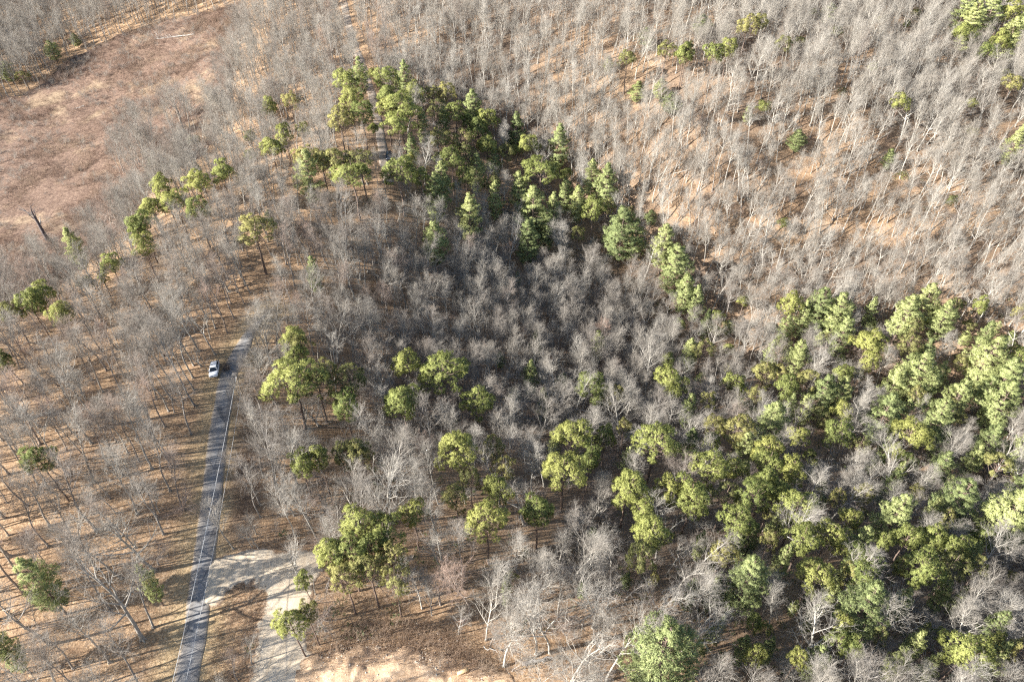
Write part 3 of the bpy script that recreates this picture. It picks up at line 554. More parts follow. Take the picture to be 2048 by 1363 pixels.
WOOD_TREES=[
 (4.2,40.1,10.9,4,0.24,'second short pale-barked bare tree from left in the lower wood'),
 (8.8,42.7,16,6,0,'fourth mid-height pale-barked bare tree from left in front row of the lower wood'),
 (-1.2,44.8,15.7,0,0.27,'leftmost mid-height pale-barked bare tree in front row of the lower wood'),
 (11,46.8,12.9,3,0.55,'fifth mid-height grey bare tree from left in front row of the lower wood'),
 (13.8,47.5,15.4,12,0.06,'sixth mid-height pale-barked bare tree from left in front row of the lower wood'),
 (8.4,51.6,12.2,6,0.44,'fourth mid-height grey bare tree from left in front row of the lower wood'),
 (3.6,53.9,16.3,12,0.38,'second mid-height grey bare tree from left in front row of the lower wood'),
 (25.6,47.3,15.6,2,0.19,'rightmost mid-height pale-barked bare tree in front row of the lower wood'),
 (7.3,54.4,11.4,12,0.42,'third mid-height grey bare tree from left in front row of the lower wood'),
 (-31,55.1,7.9,10,0.26,'short pale-barked bare tree in the roadside wood'),
 (-52,40.5,15.9,11,0.7,'rightmost mid-height brown-grey bare tree in front row of leaf-strewn left slope'),
 (3.4,56.9,7.7,3,0.04,'leftmost short pale-barked bare tree in the lower wood'),
 (-11.8,59.6,13.4,9,0.34,'leftmost mid-height grey bare tree in front row of the lower wood'),
 (25.5,50.5,8.3,9,0.68,'short brown-grey bare tree in the lower wood'),
 (21.5,52.4,15.4,6,0,'seventh mid-height pale-barked bare tree from left in front row of the lower wood'),
 (-27.9,59.6,12.5,11,0.3,'sixth mid-height pale-barked bare tree from left in the roadside wood'),
 (-57.8,38.6,14.4,1,0.75,'fifth mid-height brown-grey bare tree from left in front row of leaf-strewn left slope'),
 (15.5,55.8,14.1,6,0.63,'second mid-height brown-grey bare tree from left in front row of the lower wood'),
 (-8.5,61,15.9,11,0.56,'third mid-height grey bare tree from left in middle row of the lower wood'),
 (6.5,58.7,12.8,1,0.24,'second mid-height pale-barked bare tree from left in front row of the lower wood'),
 (-61.4,39.1,14.3,0,0.48,'fourth mid-height grey bare tree from left in front row of leaf-strewn left slope'),
 (-29.7,62.8,11.1,0,0.7,'fifth mid-height brown-grey bare tree from left in front row of the roadside wood'),
 (-12.1,63.6,13.6,12,0.32,'second mid-height grey bare tree from left in middle row of the lower wood'),
 (25.5,54.8,11.1,9,0.7,'fourth mid-height brown-grey bare tree from left in front row of the lower wood'),
 (-20.2,64.5,15.7,12,0.5,'eighth mid-height grey bare tree from left in front row of the roadside wood'),
 (10.8,60.9,16.8,3,0.41,'rightmost tall grey bare tree in the lower wood'),
 (-62.6,42.9,13.8,0,0.77,'fourth mid-height brown-grey bare tree from left in front row of leaf-strewn left slope'),
 (-32.5,64.8,15.9,1,0.34,'fourth mid-height grey bare tree from left in front row of the roadside wood'),
 (15.8,60.1,9.3,1,0.29,'rightmost short pale-barked bare tree in the lower wood'),
 (-25.6,66.1,16.5,1,0.63,'leftmost tall brown-grey bare tree in the roadside wood'),
 (8.1,62.6,11.7,9,0.25,'third mid-height pale-barked bare tree from left in front row of the lower wood'),
 (-42,62.9,7.4,7,0.61,'leftmost short brown-grey bare tree in the roadside wood'),
 (-29.6,66.7,10.2,4,0.46,'third short grey bare tree from left in the roadside wood'),
 (-46,62.6,12.1,0,0.48,'leftmost mid-height grey bare tree in front row of the roadside wood'),
 (-60.8,51.3,16.7,1,0.73,'rightmost tall brown-grey bare tree in front row of leaf-strewn left slope'),
 (-13.8,69,16.4,0,0.39,'leftmost tall grey bare tree in the lower wood'),
 (-27.5,69.1,14.2,4,0.37,'fifth mid-height grey bare tree from left in front row of the roadside wood'),
 (-43.2,65.6,7.5,6,0.32,'leftmost short grey bare tree in the roadside wood'),
 (-17,69.7,12.9,10,0.66,'rightmost mid-height brown-grey bare tree in front row of the roadside wood'),
 (13.5,64.1,13.4,0,0,'fifth mid-height pale-barked bare tree from left in front row of the lower wood'),
 (9.5,65.8,11.5,0,0.6,'leftmost mid-height brown-grey bare tree in front row of the lower wood'),
 (27.7,59.8,16.1,6,0.48,'sixth mid-height grey bare tree from left in front row of the lower wood'),
 (-67.3,46.1,18.3,10,0.59,'sixth tall brown-grey bare tree from left in front row of leaf-strewn left slope'),
 (41.7,52.9,13.3,1,0.25,'leftmost mid-height pale-barked bare tree in front row of the lower right woods'),
 (-61.3,56.4,15.9,1,0.71,'sixth mid-height brown-grey bare tree from left in front row of leaf-strewn left slope'),
 (-38.3,70.5,11.6,0,0.61,'fourth mid-height brown-grey bare tree from left in front row of the roadside wood'),
 (17.6,65.4,13.3,2,0.22,'sixth mid-height pale-barked bare tree from left in middle row of the lower wood'),
 (-43.7,69.4,12.2,0,0.57,'second mid-height grey bare tree from left in front row of the roadside wood'),
 (30.3,61.6,15.6,6,0.52,'rightmost mid-height grey bare tree in front row of the lower wood'),
 (-15,74,11.2,10,0.49,'leftmost mid-height grey bare tree in middle row of the lower wood'),
 (11.6,68.9,14.5,0,0.58,'fifth mid-height grey bare tree from left in middle row of the lower wood'),
 (-71.9,48.3,14.1,9,0.5,'leftmost mid-height grey bare tree in front row of leaf-strewn left slope'),
 (27.3,64,13.2,6,0.36,'rightmost mid-height grey bare tree in middle row of the lower wood'),
 (42.3,56.6,12.3,9,0.37,'second mid-height grey bare tree from left in the lower right woods'),
 (-40.5,72.9,15.7,0,0.68,'third mid-height brown-grey bare tree from left in front row of the roadside wood'),
 (-44.5,72.1,15.6,10,0.73,'leftmost mid-height brown-grey bare tree in front row of the roadside wood'),
 (-61.5,62,15.7,1,0.77,'seventh mid-height brown-grey bare tree from left in front row of leaf-strewn left slope'),
 (-58.1,64.8,15.7,9,0.56,'rightmost mid-height grey bare tree in front row of leaf-strewn left slope'),
 (-70.8,53.6,14.9,1,0.75,'third mid-height brown-grey bare tree from left in front row of leaf-strewn left slope'),
 (-17.8,76.9,15,3,0.3,'rightmost mid-height pale-barked bare tree in the roadside wood'),
 (-13.9,76.9,15.7,1,0.31,'leftmost mid-height grey bare tree in back row of the lower wood'),
 (39,61.4,11.8,2,0,'second mid-height pale-barked bare tree from left in back row of the lower right woods'),
 (2.3,74.4,14.5,7,0.34,'fourth mid-height grey bare tree from left in middle row of the lower wood'),
 (-21.9,77.8,15.1,7,0.53,'rightmost mid-height grey bare tree in front row of the roadside wood'),
 (-39.3,77,16.3,7,0.41,'third mid-height grey bare tree from left in front row of the roadside wood'),
 (-42.9,76.1,15.9,13,0.63,'second mid-height brown-grey bare tree from left in front row of the roadside wood'),
 (-76.6,49.6,15.5,0,0.82,'leftmost mid-height brown-grey bare tree in front row of leaf-strewn left slope'),
 (-57,69.9,14.4,1,0.84,'rightmost mid-height brown-grey bare tree in middle row of leaf-strewn left slope'),
 (-64.7,64,13.7,9,0.27,'leftmost mid-height pale-barked bare tree on leaf-strewn left slope'),
 (26.5,68.5,13.8,6,0.17,'rightmost mid-height pale-barked bare tree in middle row of the lower wood'),
 (-60.4,68.1,13.9,11,0.63,'sixth mid-height brown-grey bare tree from left in middle row of leaf-strewn left slope'),
 (-74.9,53.7,17.4,9,1,'fourth tall brown-grey bare tree from left in front row of leaf-strewn left slope'),
 (-72.6,57.1,10.7,11,0.97,'second short brown-grey bare tree from left on leaf-strewn left slope'),
 (-70.3,60.3,9.8,10,0.26,'short pale-barked bare tree on leaf-strewn left slope'),
 (-31.5,80.4,11.3,11,0.74,'rightmost mid-height brown-grey bare tree in middle row of the roadside wood'),
 (14.8,74.2,11.1,2,0.5,'sixth mid-height grey bare tree from left in middle row of the lower wood'),
 (-45.6,78.1,10.6,0,0.49,'second short grey bare tree from left in the roadside wood'),
 (-63.8,68.4,16.7,11,0.46,'fourth tall grey bare tree from left in front row of leaf-strewn left slope'),
 (3.1,77.9,9.3,3,0.57,'second short grey bare tree from left in the lower wood'),
 (-35.9,81.2,12.2,0,0.27,'fourth mid-height pale-barked bare tree from left in the roadside wood'),
 (-40.6,80.7,13.7,12,0.65,'sixth mid-height brown-grey bare tree from left in middle row of the roadside wood'),
 (-23.1,82.2,13.9,2,0.64,'sixth mid-height brown-grey bare tree from left in front row of the roadside wood'),
 (-26.6,82.3,11.4,3,0.5,'sixth mid-height grey bare tree from left in front row of the roadside wood'),
 (-19.1,82.1,16.4,0,0.38,'rightmost tall grey bare tree in the roadside wood'),
 (-15.5,82,14.3,9,0.87,'leftmost mid-height brown-grey bare tree in back row of the lower wood'),
 (-69.4,65.3,17.4,0,0.74,'seventh tall brown-grey bare tree from left in front row of leaf-strewn left slope'),
 (-43.6,80.8,15.8,3,0.64,'fourth mid-height brown-grey bare tree from left in middle row of the roadside wood'),
 (-77.4,56.8,17.6,9,0.4,'leftmost tall grey bare tree in front row of leaf-strewn left slope'),
 (-72.3,63.5,15.1,0,0.54,'fifth mid-height grey bare tree from left in front row of leaf-strewn left slope'),
 (-67.3,68.4,10.4,10,0.45,'leftmost short grey bare tree on leaf-strewn left slope'),
 (15.5,77.3,8.6,1,0.13,'third short pale-barked bare tree from left in the lower wood'),
 (-75.5,62,14.6,0,0.72,'second mid-height brown-grey bare tree from left in front row of leaf-strewn left slope'),
 (-45.7,82.6,15.4,9,0.26,'third mid-height pale-barked bare tree from left in the roadside wood'),
 (-65.7,72.5,13.7,0,0.35,'sixth mid-height grey bare tree from left in front row of leaf-strewn left slope'),
 (-25.2,85.3,16.3,4,0.25,'seventh mid-height pale-barked bare tree from left in the roadside wood'),
 (4,82.1,14.4,0,0.09,'fourth mid-height pale-barked bare tree from left in middle row of the lower wood'),
 (-14.4,85.6,10.6,11,0.44,'leftmost short grey bare tree in the lower wood'),
 (-69.5,71.3,10.4,9,0.64,'fourth short brown-grey bare tree from left on leaf-strewn left slope'),
 (-80.5,60,18.3,11,0.69,'third tall brown-grey bare tree from left in front row of leaf-strewn left slope'),
 (-61.8,78.6,16.2,11,0.57,'rightmost mid-height grey bare tree in middle row of leaf-strewn left slope'),
 (-45.9,85.7,13.7,1,0.73,'third mid-height brown-grey bare tree from left in middle row of the roadside wood'),
 (60.9,56.8,7.5,4,0.09,'short pale-barked bare tree in the lower right woods'),
 (17.5,80,12.3,11,0.3,'fifth mid-height grey bare tree from left in back row of the lower wood'),
 (-77.2,65.8,14.5,10,0.49,'second mid-height grey bare tree from left in front row of leaf-strewn left slope'),
 (-65,77.9,18,10,0.25,'second tall pale-barked bare tree from left on leaf-strewn left slope'),
 (-26.1,89.2,12,0,0.55,'seventh mid-height grey bare tree from left in front row of the roadside wood'),
 (-7.8,87.5,13.9,11,0,'leftmost mid-height pale-barked bare tree in middle row of the lower wood'),
 (-15.5,88.6,15.9,2,0.63,'second mid-height brown-grey bare tree from left in back row of the lower wood'),
 (-69.7,76.5,15.1,11,0.72,'fifth mid-height brown-grey bare tree from left in middle row of leaf-strewn left slope'),
 (-63.7,81.3,17.4,0,0.52,'rightmost tall grey bare tree in front row of leaf-strewn left slope'),
 (-12.4,89.4,14.3,1,0.22,'second mid-height pale-barked bare tree from left in back row of the lower wood'),
 (2.9,86.7,12.7,10,0.15,'third mid-height pale-barked bare tree from left in middle row of the lower wood'),
 (-82.8,63.8,14.6,11,0.61,'leftmost mid-height brown-grey bare tree in middle row of leaf-strewn left slope'),
 (6.5,86.1,14.7,6,0.23,'fifth mid-height pale-barked bare tree from left in middle row of the lower wood'),
 (-48.5,89,14.4,3,0.6,'second mid-height brown-grey bare tree from left in middle row of the roadside wood'),
 (-73.8,74.5,17.8,1,0.4,'third tall grey bare tree from left in front row of leaf-strewn left slope'),
 (-4.5,88.8,12.2,10,0.14,'fourth mid-height pale-barked bare tree from left in back row of the lower wood'),
 (18.2,83.2,9.9,9,0.12,'fourth short pale-barked bare tree from left in the lower wood'),
 (-68.1,79.6,16.4,11,0.87,'fourth tall brown-grey bare tree from left in back row of leaf-strewn left slope'),
 (22.9,82,15.9,9,0.29,'seventh mid-height pale-barked bare tree from left in middle row of the lower wood'),
 (-0.9,89.1,14.3,12,0.14,'second mid-height pale-barked bare tree from left in middle row of the lower wood'),
 (72,52.1,12.7,7,0.29,'third mid-height pale-barked bare tree from left in front row of the lower right woods'),
 (61.4,63.5,14,11,0.07,'rightmost mid-height pale-barked bare tree in back row of the lower right woods'),
 (-73.3,78.6,15.4,10,0.94,'fourth mid-height brown-grey bare tree from left in middle row of leaf-strewn left slope'),
 (-79.9,72.1,15,11,0.39,'third mid-height grey bare tree from left in front row of leaf-strewn left slope'),
 (-11.2,92.4,15.7,1,0.23,'third mid-height pale-barked bare tree from left in back row of the lower wood'),
 (79.8,44.8,15.8,12,0.28,'rightmost mid-height pale-barked bare tree in front row of the lower right woods'),
 (-82.7,69.5,13.6,0,0.82,'second mid-height brown-grey bare tree from left in middle row of leaf-strewn left slope'),
 (-15,93.1,12.4,10,0.24,'leftmost mid-height pale-barked bare tree in back row of the lower wood'),
 (-49.7,92.6,13.8,9,0.76,'leftmost mid-height brown-grey bare tree in middle row of the roadside wood'),
 (-67.1,84.5,15.7,1,0.91,'fifth mid-height brown-grey bare tree from left in back row of leaf-strewn left slope'),
 (-85.3,67.1,18.2,10,0.7,'leftmost tall brown-grey bare tree in front row of leaf-strewn left slope'),
 (-71.2,81.9,14.6,11,0.33,'sixth mid-height grey bare tree from left in middle row of leaf-strewn left slope'),
 (5.2,90.3,11.5,12,0.35,'third mid-height grey bare tree from left in back row of the lower wood'),
 (-26.7,95.4,13.6,9,0.03,'eighth mid-height pale-barked bare tree from left in the roadside wood'),
 (-78.7,76,17,9,0.15,'leftmost tall pale-barked bare tree on leaf-strewn left slope'),
 (-47.1,95,11.6,1,0.87,'fifth mid-height brown-grey bare tree from left in middle row of the roadside wood'),
 (73.4,54.7,11.6,11,0.17,'second mid-height pale-barked bare tree from left in front row of the lower right woods'),
 (31.6,83.3,14.8,4,0.77,'third mid-height brown-grey bare tree from left in front row of the lower wood'),
 (-2,93,14.5,9,0.32,'second mid-height grey bare tree from left in back row of the lower wood'),
 (-77.4,79.6,14.5,11,0.56,'fourth mid-height grey bare tree from left in middle row of leaf-strewn left slope'),
 (-83.1,73.8,16.5,11,0.66,'fifth tall brown-grey bare tree from left in front row of leaf-strewn left slope'),
 (-70.2,85.8,10.3,1,0.32,'second short grey bare tree from left on leaf-strewn left slope'),
 (-66.8,88.3,17.1,9,0.81,'sixth tall brown-grey bare tree from left in back row of leaf-strewn left slope'),
 (-86.6,70.2,9.6,9,0.67,'leftmost short brown-grey bare tree on leaf-strewn left slope'),
 (79.6,50.3,13.6,2,0.22,'fifth mid-height pale-barked bare tree from left in front row of the lower right woods'),
 (-48.7,97.2,16,4,0.39,'second mid-height grey bare tree from left in middle row of the roadside wood'),
 (-74.1,84.2,9.6,1,0.61,'fifth short brown-grey bare tree from left on leaf-strewn left slope'),
 (-23.4,98.2,13.8,2,0.58,'eighth mid-height grey bare tree from left in middle row of the roadside wood'),
 (-81.8,77.5,16,11,0.63,'third mid-height brown-grey bare tree from left in middle row of leaf-strewn left slope'),
 (-19.5,98.2,9.7,9,0.84,'rightmost short brown-grey bare tree in the roadside wood'),
 (57.4,73,11.4,6,0.25,'fifth mid-height pale-barked bare tree from left in back row of the lower right woods'),
 (2.5,94.8,11.6,4,0.7,'third mid-height brown-grey bare tree from left in back row of the lower wood'),
 (-51.7,98,10.9,12,0.75,'second short brown-grey bare tree from left in the roadside wood'),
 (83.2,48,8,12,0.42,'rightmost short grey bare tree in the lower right woods'),
 (-78.2,83.3,15.7,0,0.45,'fifth mid-height grey bare tree from left in middle row of leaf-strewn left slope'),
 (-70.2,89.9,14.6,1,0.51,'fifth mid-height grey bare tree from left in back row of leaf-strewn left slope'),
 (-25.8,100.4,16.2,0,0.44,'seventh mid-height grey bare tree from left in middle row of the roadside wood'),
 (33.2,86.9,13.1,4,0.77,'rightmost mid-height brown-grey bare tree in front row of the lower wood'),
 (-67.5,92.3,14.7,0,0.26,'rightmost mid-height pale-barked bare tree on leaf-strewn left slope'),
 (-86.1,76.3,16.4,1,0.37,'second tall grey bare tree from left in front row of leaf-strewn left slope'),
 (77.7,56.8,15.5,0,0.41,'fifth mid-height grey bare tree from left in the lower right woods'),
 (-81.7,81.4,14.3,1,1,'third mid-height brown-grey bare tree from left in back row of leaf-strewn left slope'),
 (-73.3,89,10.1,10,0.64,'sixth short brown-grey bare tree from left on leaf-strewn left slope'),
 (-0.4,97.6,16,11,0.12,'leftmost mid-height pale-barked bare tree in the shaded hollow'),
 (82.2,52.1,15.7,9,0,'seventh mid-height pale-barked bare tree from left in front row of the lower right woods'),
 (-47.7,101.9,12.9,3,0.38,'third mid-height grey bare tree from left in middle row of the roadside wood'),
 (5.6,96.9,14.7,4,0.53,'fourth mid-height grey bare tree from left in back row of the lower wood'),
 (-32.3,103,7.5,2,0.58,'third short brown-grey bare tree from left in the roadside wood'),
 (57.8,76.2,14,2,0.46,'third mid-height grey bare tree from left in the lower right woods'),
 (-52.1,101.8,11.5,3,0.47,'leftmost mid-height grey bare tree in middle row of the roadside wood'),
 (-85.5,79.7,14.5,11,0.43,'second mid-height grey bare tree from left in middle row of leaf-strewn left slope'),
 (-78.3,86.9,14.5,11,0.4,'second mid-height grey bare tree from left in back row of leaf-strewn left slope'),
 (-37.9,104,14.3,4,0.07,'fifth mid-height pale-barked bare tree from left in the roadside wood'),
 (-27.5,103,13.9,6,0.4,'sixth mid-height grey bare tree from left in middle row of the roadside wood'),
 (2.2,98.6,9.2,1,0.41,'rightmost short grey bare tree in the shaded hollow'),
 (85.4,50.5,15.1,4,0.53,'rightmost mid-height grey bare tree in the lower right woods'),
 (-67.9,95.3,15.1,1,0.68,'sixth mid-height brown-grey bare tree from left in back row of leaf-strewn left slope'),
 (-89.9,76.5,17,0,0.63,'second tall brown-grey bare tree from left in front row of leaf-strewn left slope'),
 (81,57,10.9,1,0.35,'leftmost short grey bare tree in the lower right woods'),
 (-64.8,98.4,17.3,11,0.6,'rightmost tall brown-grey bare tree in back row of leaf-strewn left slope'),
 (56.2,79.6,11.3,4,0.14,'third mid-height pale-barked bare tree from left in back row of the lower right woods'),
 (-0.3,100.8,12.7,4,0.15,'second mid-height pale-barked bare tree from left in the shaded hollow'),
 (-71,95.2,17.8,1,0.68,'fifth tall brown-grey bare tree from left in back row of leaf-strewn left slope'),
 (-83,85.9,14.4,9,0.71,'fourth mid-height brown-grey bare tree from left in back row of leaf-strewn left slope'),
 (9,99.1,10.7,9,0.13,'short pale-barked bare tree in the shaded hollow'),
 (12.3,98.2,12.1,10,0.18,'fifth mid-height pale-barked bare tree from left in back row of the lower wood'),
 (-32.4,106.6,12.3,2,0.73,'fourth mid-height brown-grey bare tree from left in back row of the roadside wood'),
 (-50.9,106.2,15.1,12,0.56,'third mid-height grey bare tree from left in back row of the roadside wood'),
 (40.3,89.3,13.2,2,0.23,'leftmost mid-height pale-barked bare tree in back row of the lower right woods'),
 (-35.5,107.2,8,2,0.39,'rightmost short grey bare tree in the roadside wood'),
 (6.5,100.8,14.1,2,0.68,'rightmost mid-height brown-grey bare tree in the shaded hollow'),
 (-80.8,89.7,17.1,10,0.34,'leftmost tall grey bare tree in back row of leaf-strewn left slope'),
 (85.9,54.6,10.2,6,0.34,'second short grey bare tree from left in the lower right woods'),
 (34.7,92.3,7.6,13,0.52,'rightmost short grey bare tree in the lower wood'),
 (-69,98.9,18.4,0,0.4,'third tall grey bare tree from left in back row of leaf-strewn left slope'),
 (-87.9,83.5,17.5,0,0.91,'second tall brown-grey bare tree from left in back row of leaf-strewn left slope'),
 (-42.4,109,13.1,1,0.33,'seventh mid-height grey bare tree from left in back row of the roadside wood'),
 (84.4,57.3,14.4,7,0.04,'fourth mid-height pale-barked bare tree from left in front row of the lower right woods'),
 (-38.7,109.1,13.3,9,0.47,'fourth mid-height grey bare tree from left in middle row of the roadside wood'),
 (17.4,98.7,15.2,11,0.2,'sixth mid-height pale-barked bare tree from left in back row of the lower wood'),
 (-66,101.6,16.9,0,0.46,'fourth tall grey bare tree from left in back row of leaf-strewn left slope'),
 (82.3,59.9,13.7,13,0.46,'sixth mid-height grey bare tree from left in the lower right woods'),
 (-28.8,108.1,16.5,0,0.74,'rightmost tall brown-grey bare tree in the roadside wood'),
 (44.5,89.4,12.1,11,0.5,'leftmost mid-height grey bare tree in the lower right woods'),
 (-73.3,97.6,14.8,11,0.57,'fourth mid-height grey bare tree from left in back row of leaf-strewn left slope'),
 (-53.9,107.9,12.8,2,0.55,'second mid-height grey bare tree from left in back row of the roadside wood'),
 (-8.6,105.5,14.8,2,0.58,'second mid-height brown-grey bare tree from left in the shaded hollow'),
 (-86.4,86.6,14.7,10,0.4,'third mid-height grey bare tree from left in middle row of leaf-strewn left slope'),
 (3.4,103,12.7,13,0.4,'third mid-height grey bare tree from left in the shaded hollow'),
 (-50.3,109,11.4,7,0.32,'fourth mid-height grey bare tree from left in back row of the roadside wood'),
 (-3.1,104.5,13.2,11,0.74,'third mid-height brown-grey bare tree from left in the shaded hollow'),
 (26.6,96.4,14.7,13,0.02,'rightmost mid-height pale-barked bare tree in back row of the lower wood'),
 (11.3,101.4,11.2,3,0.5,'fifth mid-height grey bare tree from left in the shaded hollow'),
 (-80.2,92.9,9.9,9,0.76,'third short brown-grey bare tree from left on leaf-strewn left slope'),
 (58.6,82,14.9,1,0.12,'fourth mid-height pale-barked bare tree from left in back row of the lower right woods'),
 (-32.2,109.7,11.5,1,0.35,'fifth mid-height grey bare tree from left in middle row of the roadside wood'),
 (-64.1,104.2,8.6,11,0.55,'rightmost short grey bare tree on leaf-strewn left slope'),
 (-91.9,81.6,13.9,10,0.88,'leftmost mid-height brown-grey bare tree in back row of leaf-strewn left slope'),
 (-47.7,110.8,14.6,1,0.47,'sixth mid-height grey bare tree from left in back row of the roadside wood'),
 (31.1,96,11.7,10,0.8,'rightmost mid-height brown-grey bare tree in back row of the lower wood'),
 (64.9,78.3,12.3,13,0.24,'sixth mid-height pale-barked bare tree from left in back row of the lower right woods'),
 (-84.6,91.2,16.8,1,0.62,'third tall brown-grey bare tree from left in back row of leaf-strewn left slope'),
 (-69.6,102.8,13.6,0,0.73,'rightmost mid-height brown-grey bare tree in back row of leaf-strewn left slope'),
 (16,101.7,12.4,2,0.17,'fourth mid-height pale-barked bare tree from left in the shaded hollow'),
 (-53.3,110.9,11.6,13,0.21,'second mid-height pale-barked bare tree from left in the roadside wood'),
 (88.1,56.9,15.2,4,0.37,'seventh mid-height grey bare tree from left in the lower right woods'),
 (20.4,100.6,12,6,0.69,'fourth mid-height brown-grey bare tree from left in back row of the lower wood'),
 (-27.5,111.1,15.8,6,0.59,'fifth mid-height brown-grey bare tree from left in back row of the roadside wood'),
 (-44.3,113,16.3,13,0.53,'leftmost tall grey bare tree in the roadside wood'),
 (-67,105.1,18,10,0.38,'rightmost tall grey bare tree in back row of leaf-strewn left slope'),
 (-39.3,112.9,16.8,2,0.51,'second tall grey bare tree from left in the roadside wood'),
 (10,104,11,13,0.53,'fourth mid-height grey bare tree from left in the shaded hollow'),
 (-72.7,101.8,8.6,10,0.81,'rightmost short brown-grey bare tree on leaf-strewn left slope'),
 (0.7,106.6,13.5,10,0.38,'second mid-height grey bare tree from left in the shaded hollow'),
 (-50.1,113,15.9,12,0.54,'fifth mid-height grey bare tree from left in back row of the roadside wood'),
 (-6.1,108.3,7.1,9,0.72,'rightmost short brown-grey bare tree in the shaded hollow'),
 (-2.1,107.5,6.8,6,0.53,'second short grey bare tree from left in the shaded hollow'),
 (-76.7,99.6,18,1,0.56,'second tall grey bare tree from left in back row of leaf-strewn left slope'),
 (-35.9,113.3,14.8,12,0.71,'third mid-height brown-grey bare tree from left in back row of the roadside wood'),
 (86.9,59.8,11,10,0,'sixth mid-height pale-barked bare tree from left in front row of the lower right woods'),
 (-90.2,87.7,17.8,1,0.75,'leftmost tall brown-grey bare tree in back row of leaf-strewn left slope'),
 (-17.3,110.6,14.4,12,0.7,'leftmost mid-height brown-grey bare tree in the shaded hollow'),
 (-12,110.2,14.6,12,0.53,'leftmost mid-height grey bare tree in the shaded hollow'),
 (29.2,99.2,16.5,9,0.25,'tall pale-barked bare tree in the lower wood'),
 (-63.8,108.8,13.8,6,0.37,'leftmost mid-height grey bare tree in back row of the roadside wood'),
 (13.3,104.7,11.9,3,0.38,'rightmost mid-height grey bare tree in the shaded hollow'),
 (-82.1,96.8,15.4,11,0.51,'third mid-height grey bare tree from left in back row of leaf-strewn left slope'),
 (-84.7,94.6,15.3,10,0.47,'leftmost mid-height grey bare tree in back row of leaf-strewn left slope'),
 (-88.8,90.7,14.4,1,0.68,'second mid-height brown-grey bare tree from left in back row of leaf-strewn left slope'),
 (-41.2,115.3,15.2,11,0.65,'second mid-height brown-grey bare tree from left in back row of the roadside wood'),
 (-54.1,113.7,13.8,3,0.25,'leftmost mid-height pale-barked bare tree in the roadside wood'),
 (-95.3,84.2,14.6,10,0.32,'leftmost mid-height grey bare tree in middle row of leaf-strewn left slope'),
 (-32.2,114.7,13.7,7,0.42,'eighth mid-height grey bare tree from left in back row of the roadside wood'),
 (-29,114.3,15.9,1,0.53,'rightmost mid-height grey bare tree in back row of the roadside wood'),
 (-72.5,105,16.3,11,0.52,'rightmost mid-height grey bare tree in back row of leaf-strewn left slope'),
 (4.1,108.1,14.4,1,0.2,'third mid-height pale-barked bare tree from left in the shaded hollow'),
 (35.3,98.5,13,13,0.33,'rightmost mid-height grey bare tree in back row of the lower wood'),
 (-21.4,113.7,14,3,0.73,'rightmost mid-height brown-grey bare tree in back row of the roadside wood'),
 (-14.5,112.5,8.1,0,0.68,'leftmost short brown-grey bare tree in the shaded hollow'),
 (-8.5,111.5,10.6,0,0.46,'leftmost short grey bare tree in the shaded hollow'),
 (-51.9,115.6,11.4,7,0.66,'leftmost mid-height brown-grey bare tree in back row of the roadside wood'),
 (-67.3,109.3,16.6,0,0.21,'rightmost tall pale-barked bare tree on leaf-strewn left slope'),
 (22.6,103.5,11.6,6,0.25,'rightmost mid-height pale-barked bare tree in the shaded hollow'),
 (66.1,82.6,15.6,6,0.37,'fourth mid-height grey bare tree from left in the lower right woods'),
 (-24.4,114.8,12.8,3,0.51,'rightmost mid-height grey bare tree in middle row of the roadside wood'),
 (-76.7,103.2,10.6,9,0.55,'third short grey bare tree from left on leaf-strewn left slope'),
]
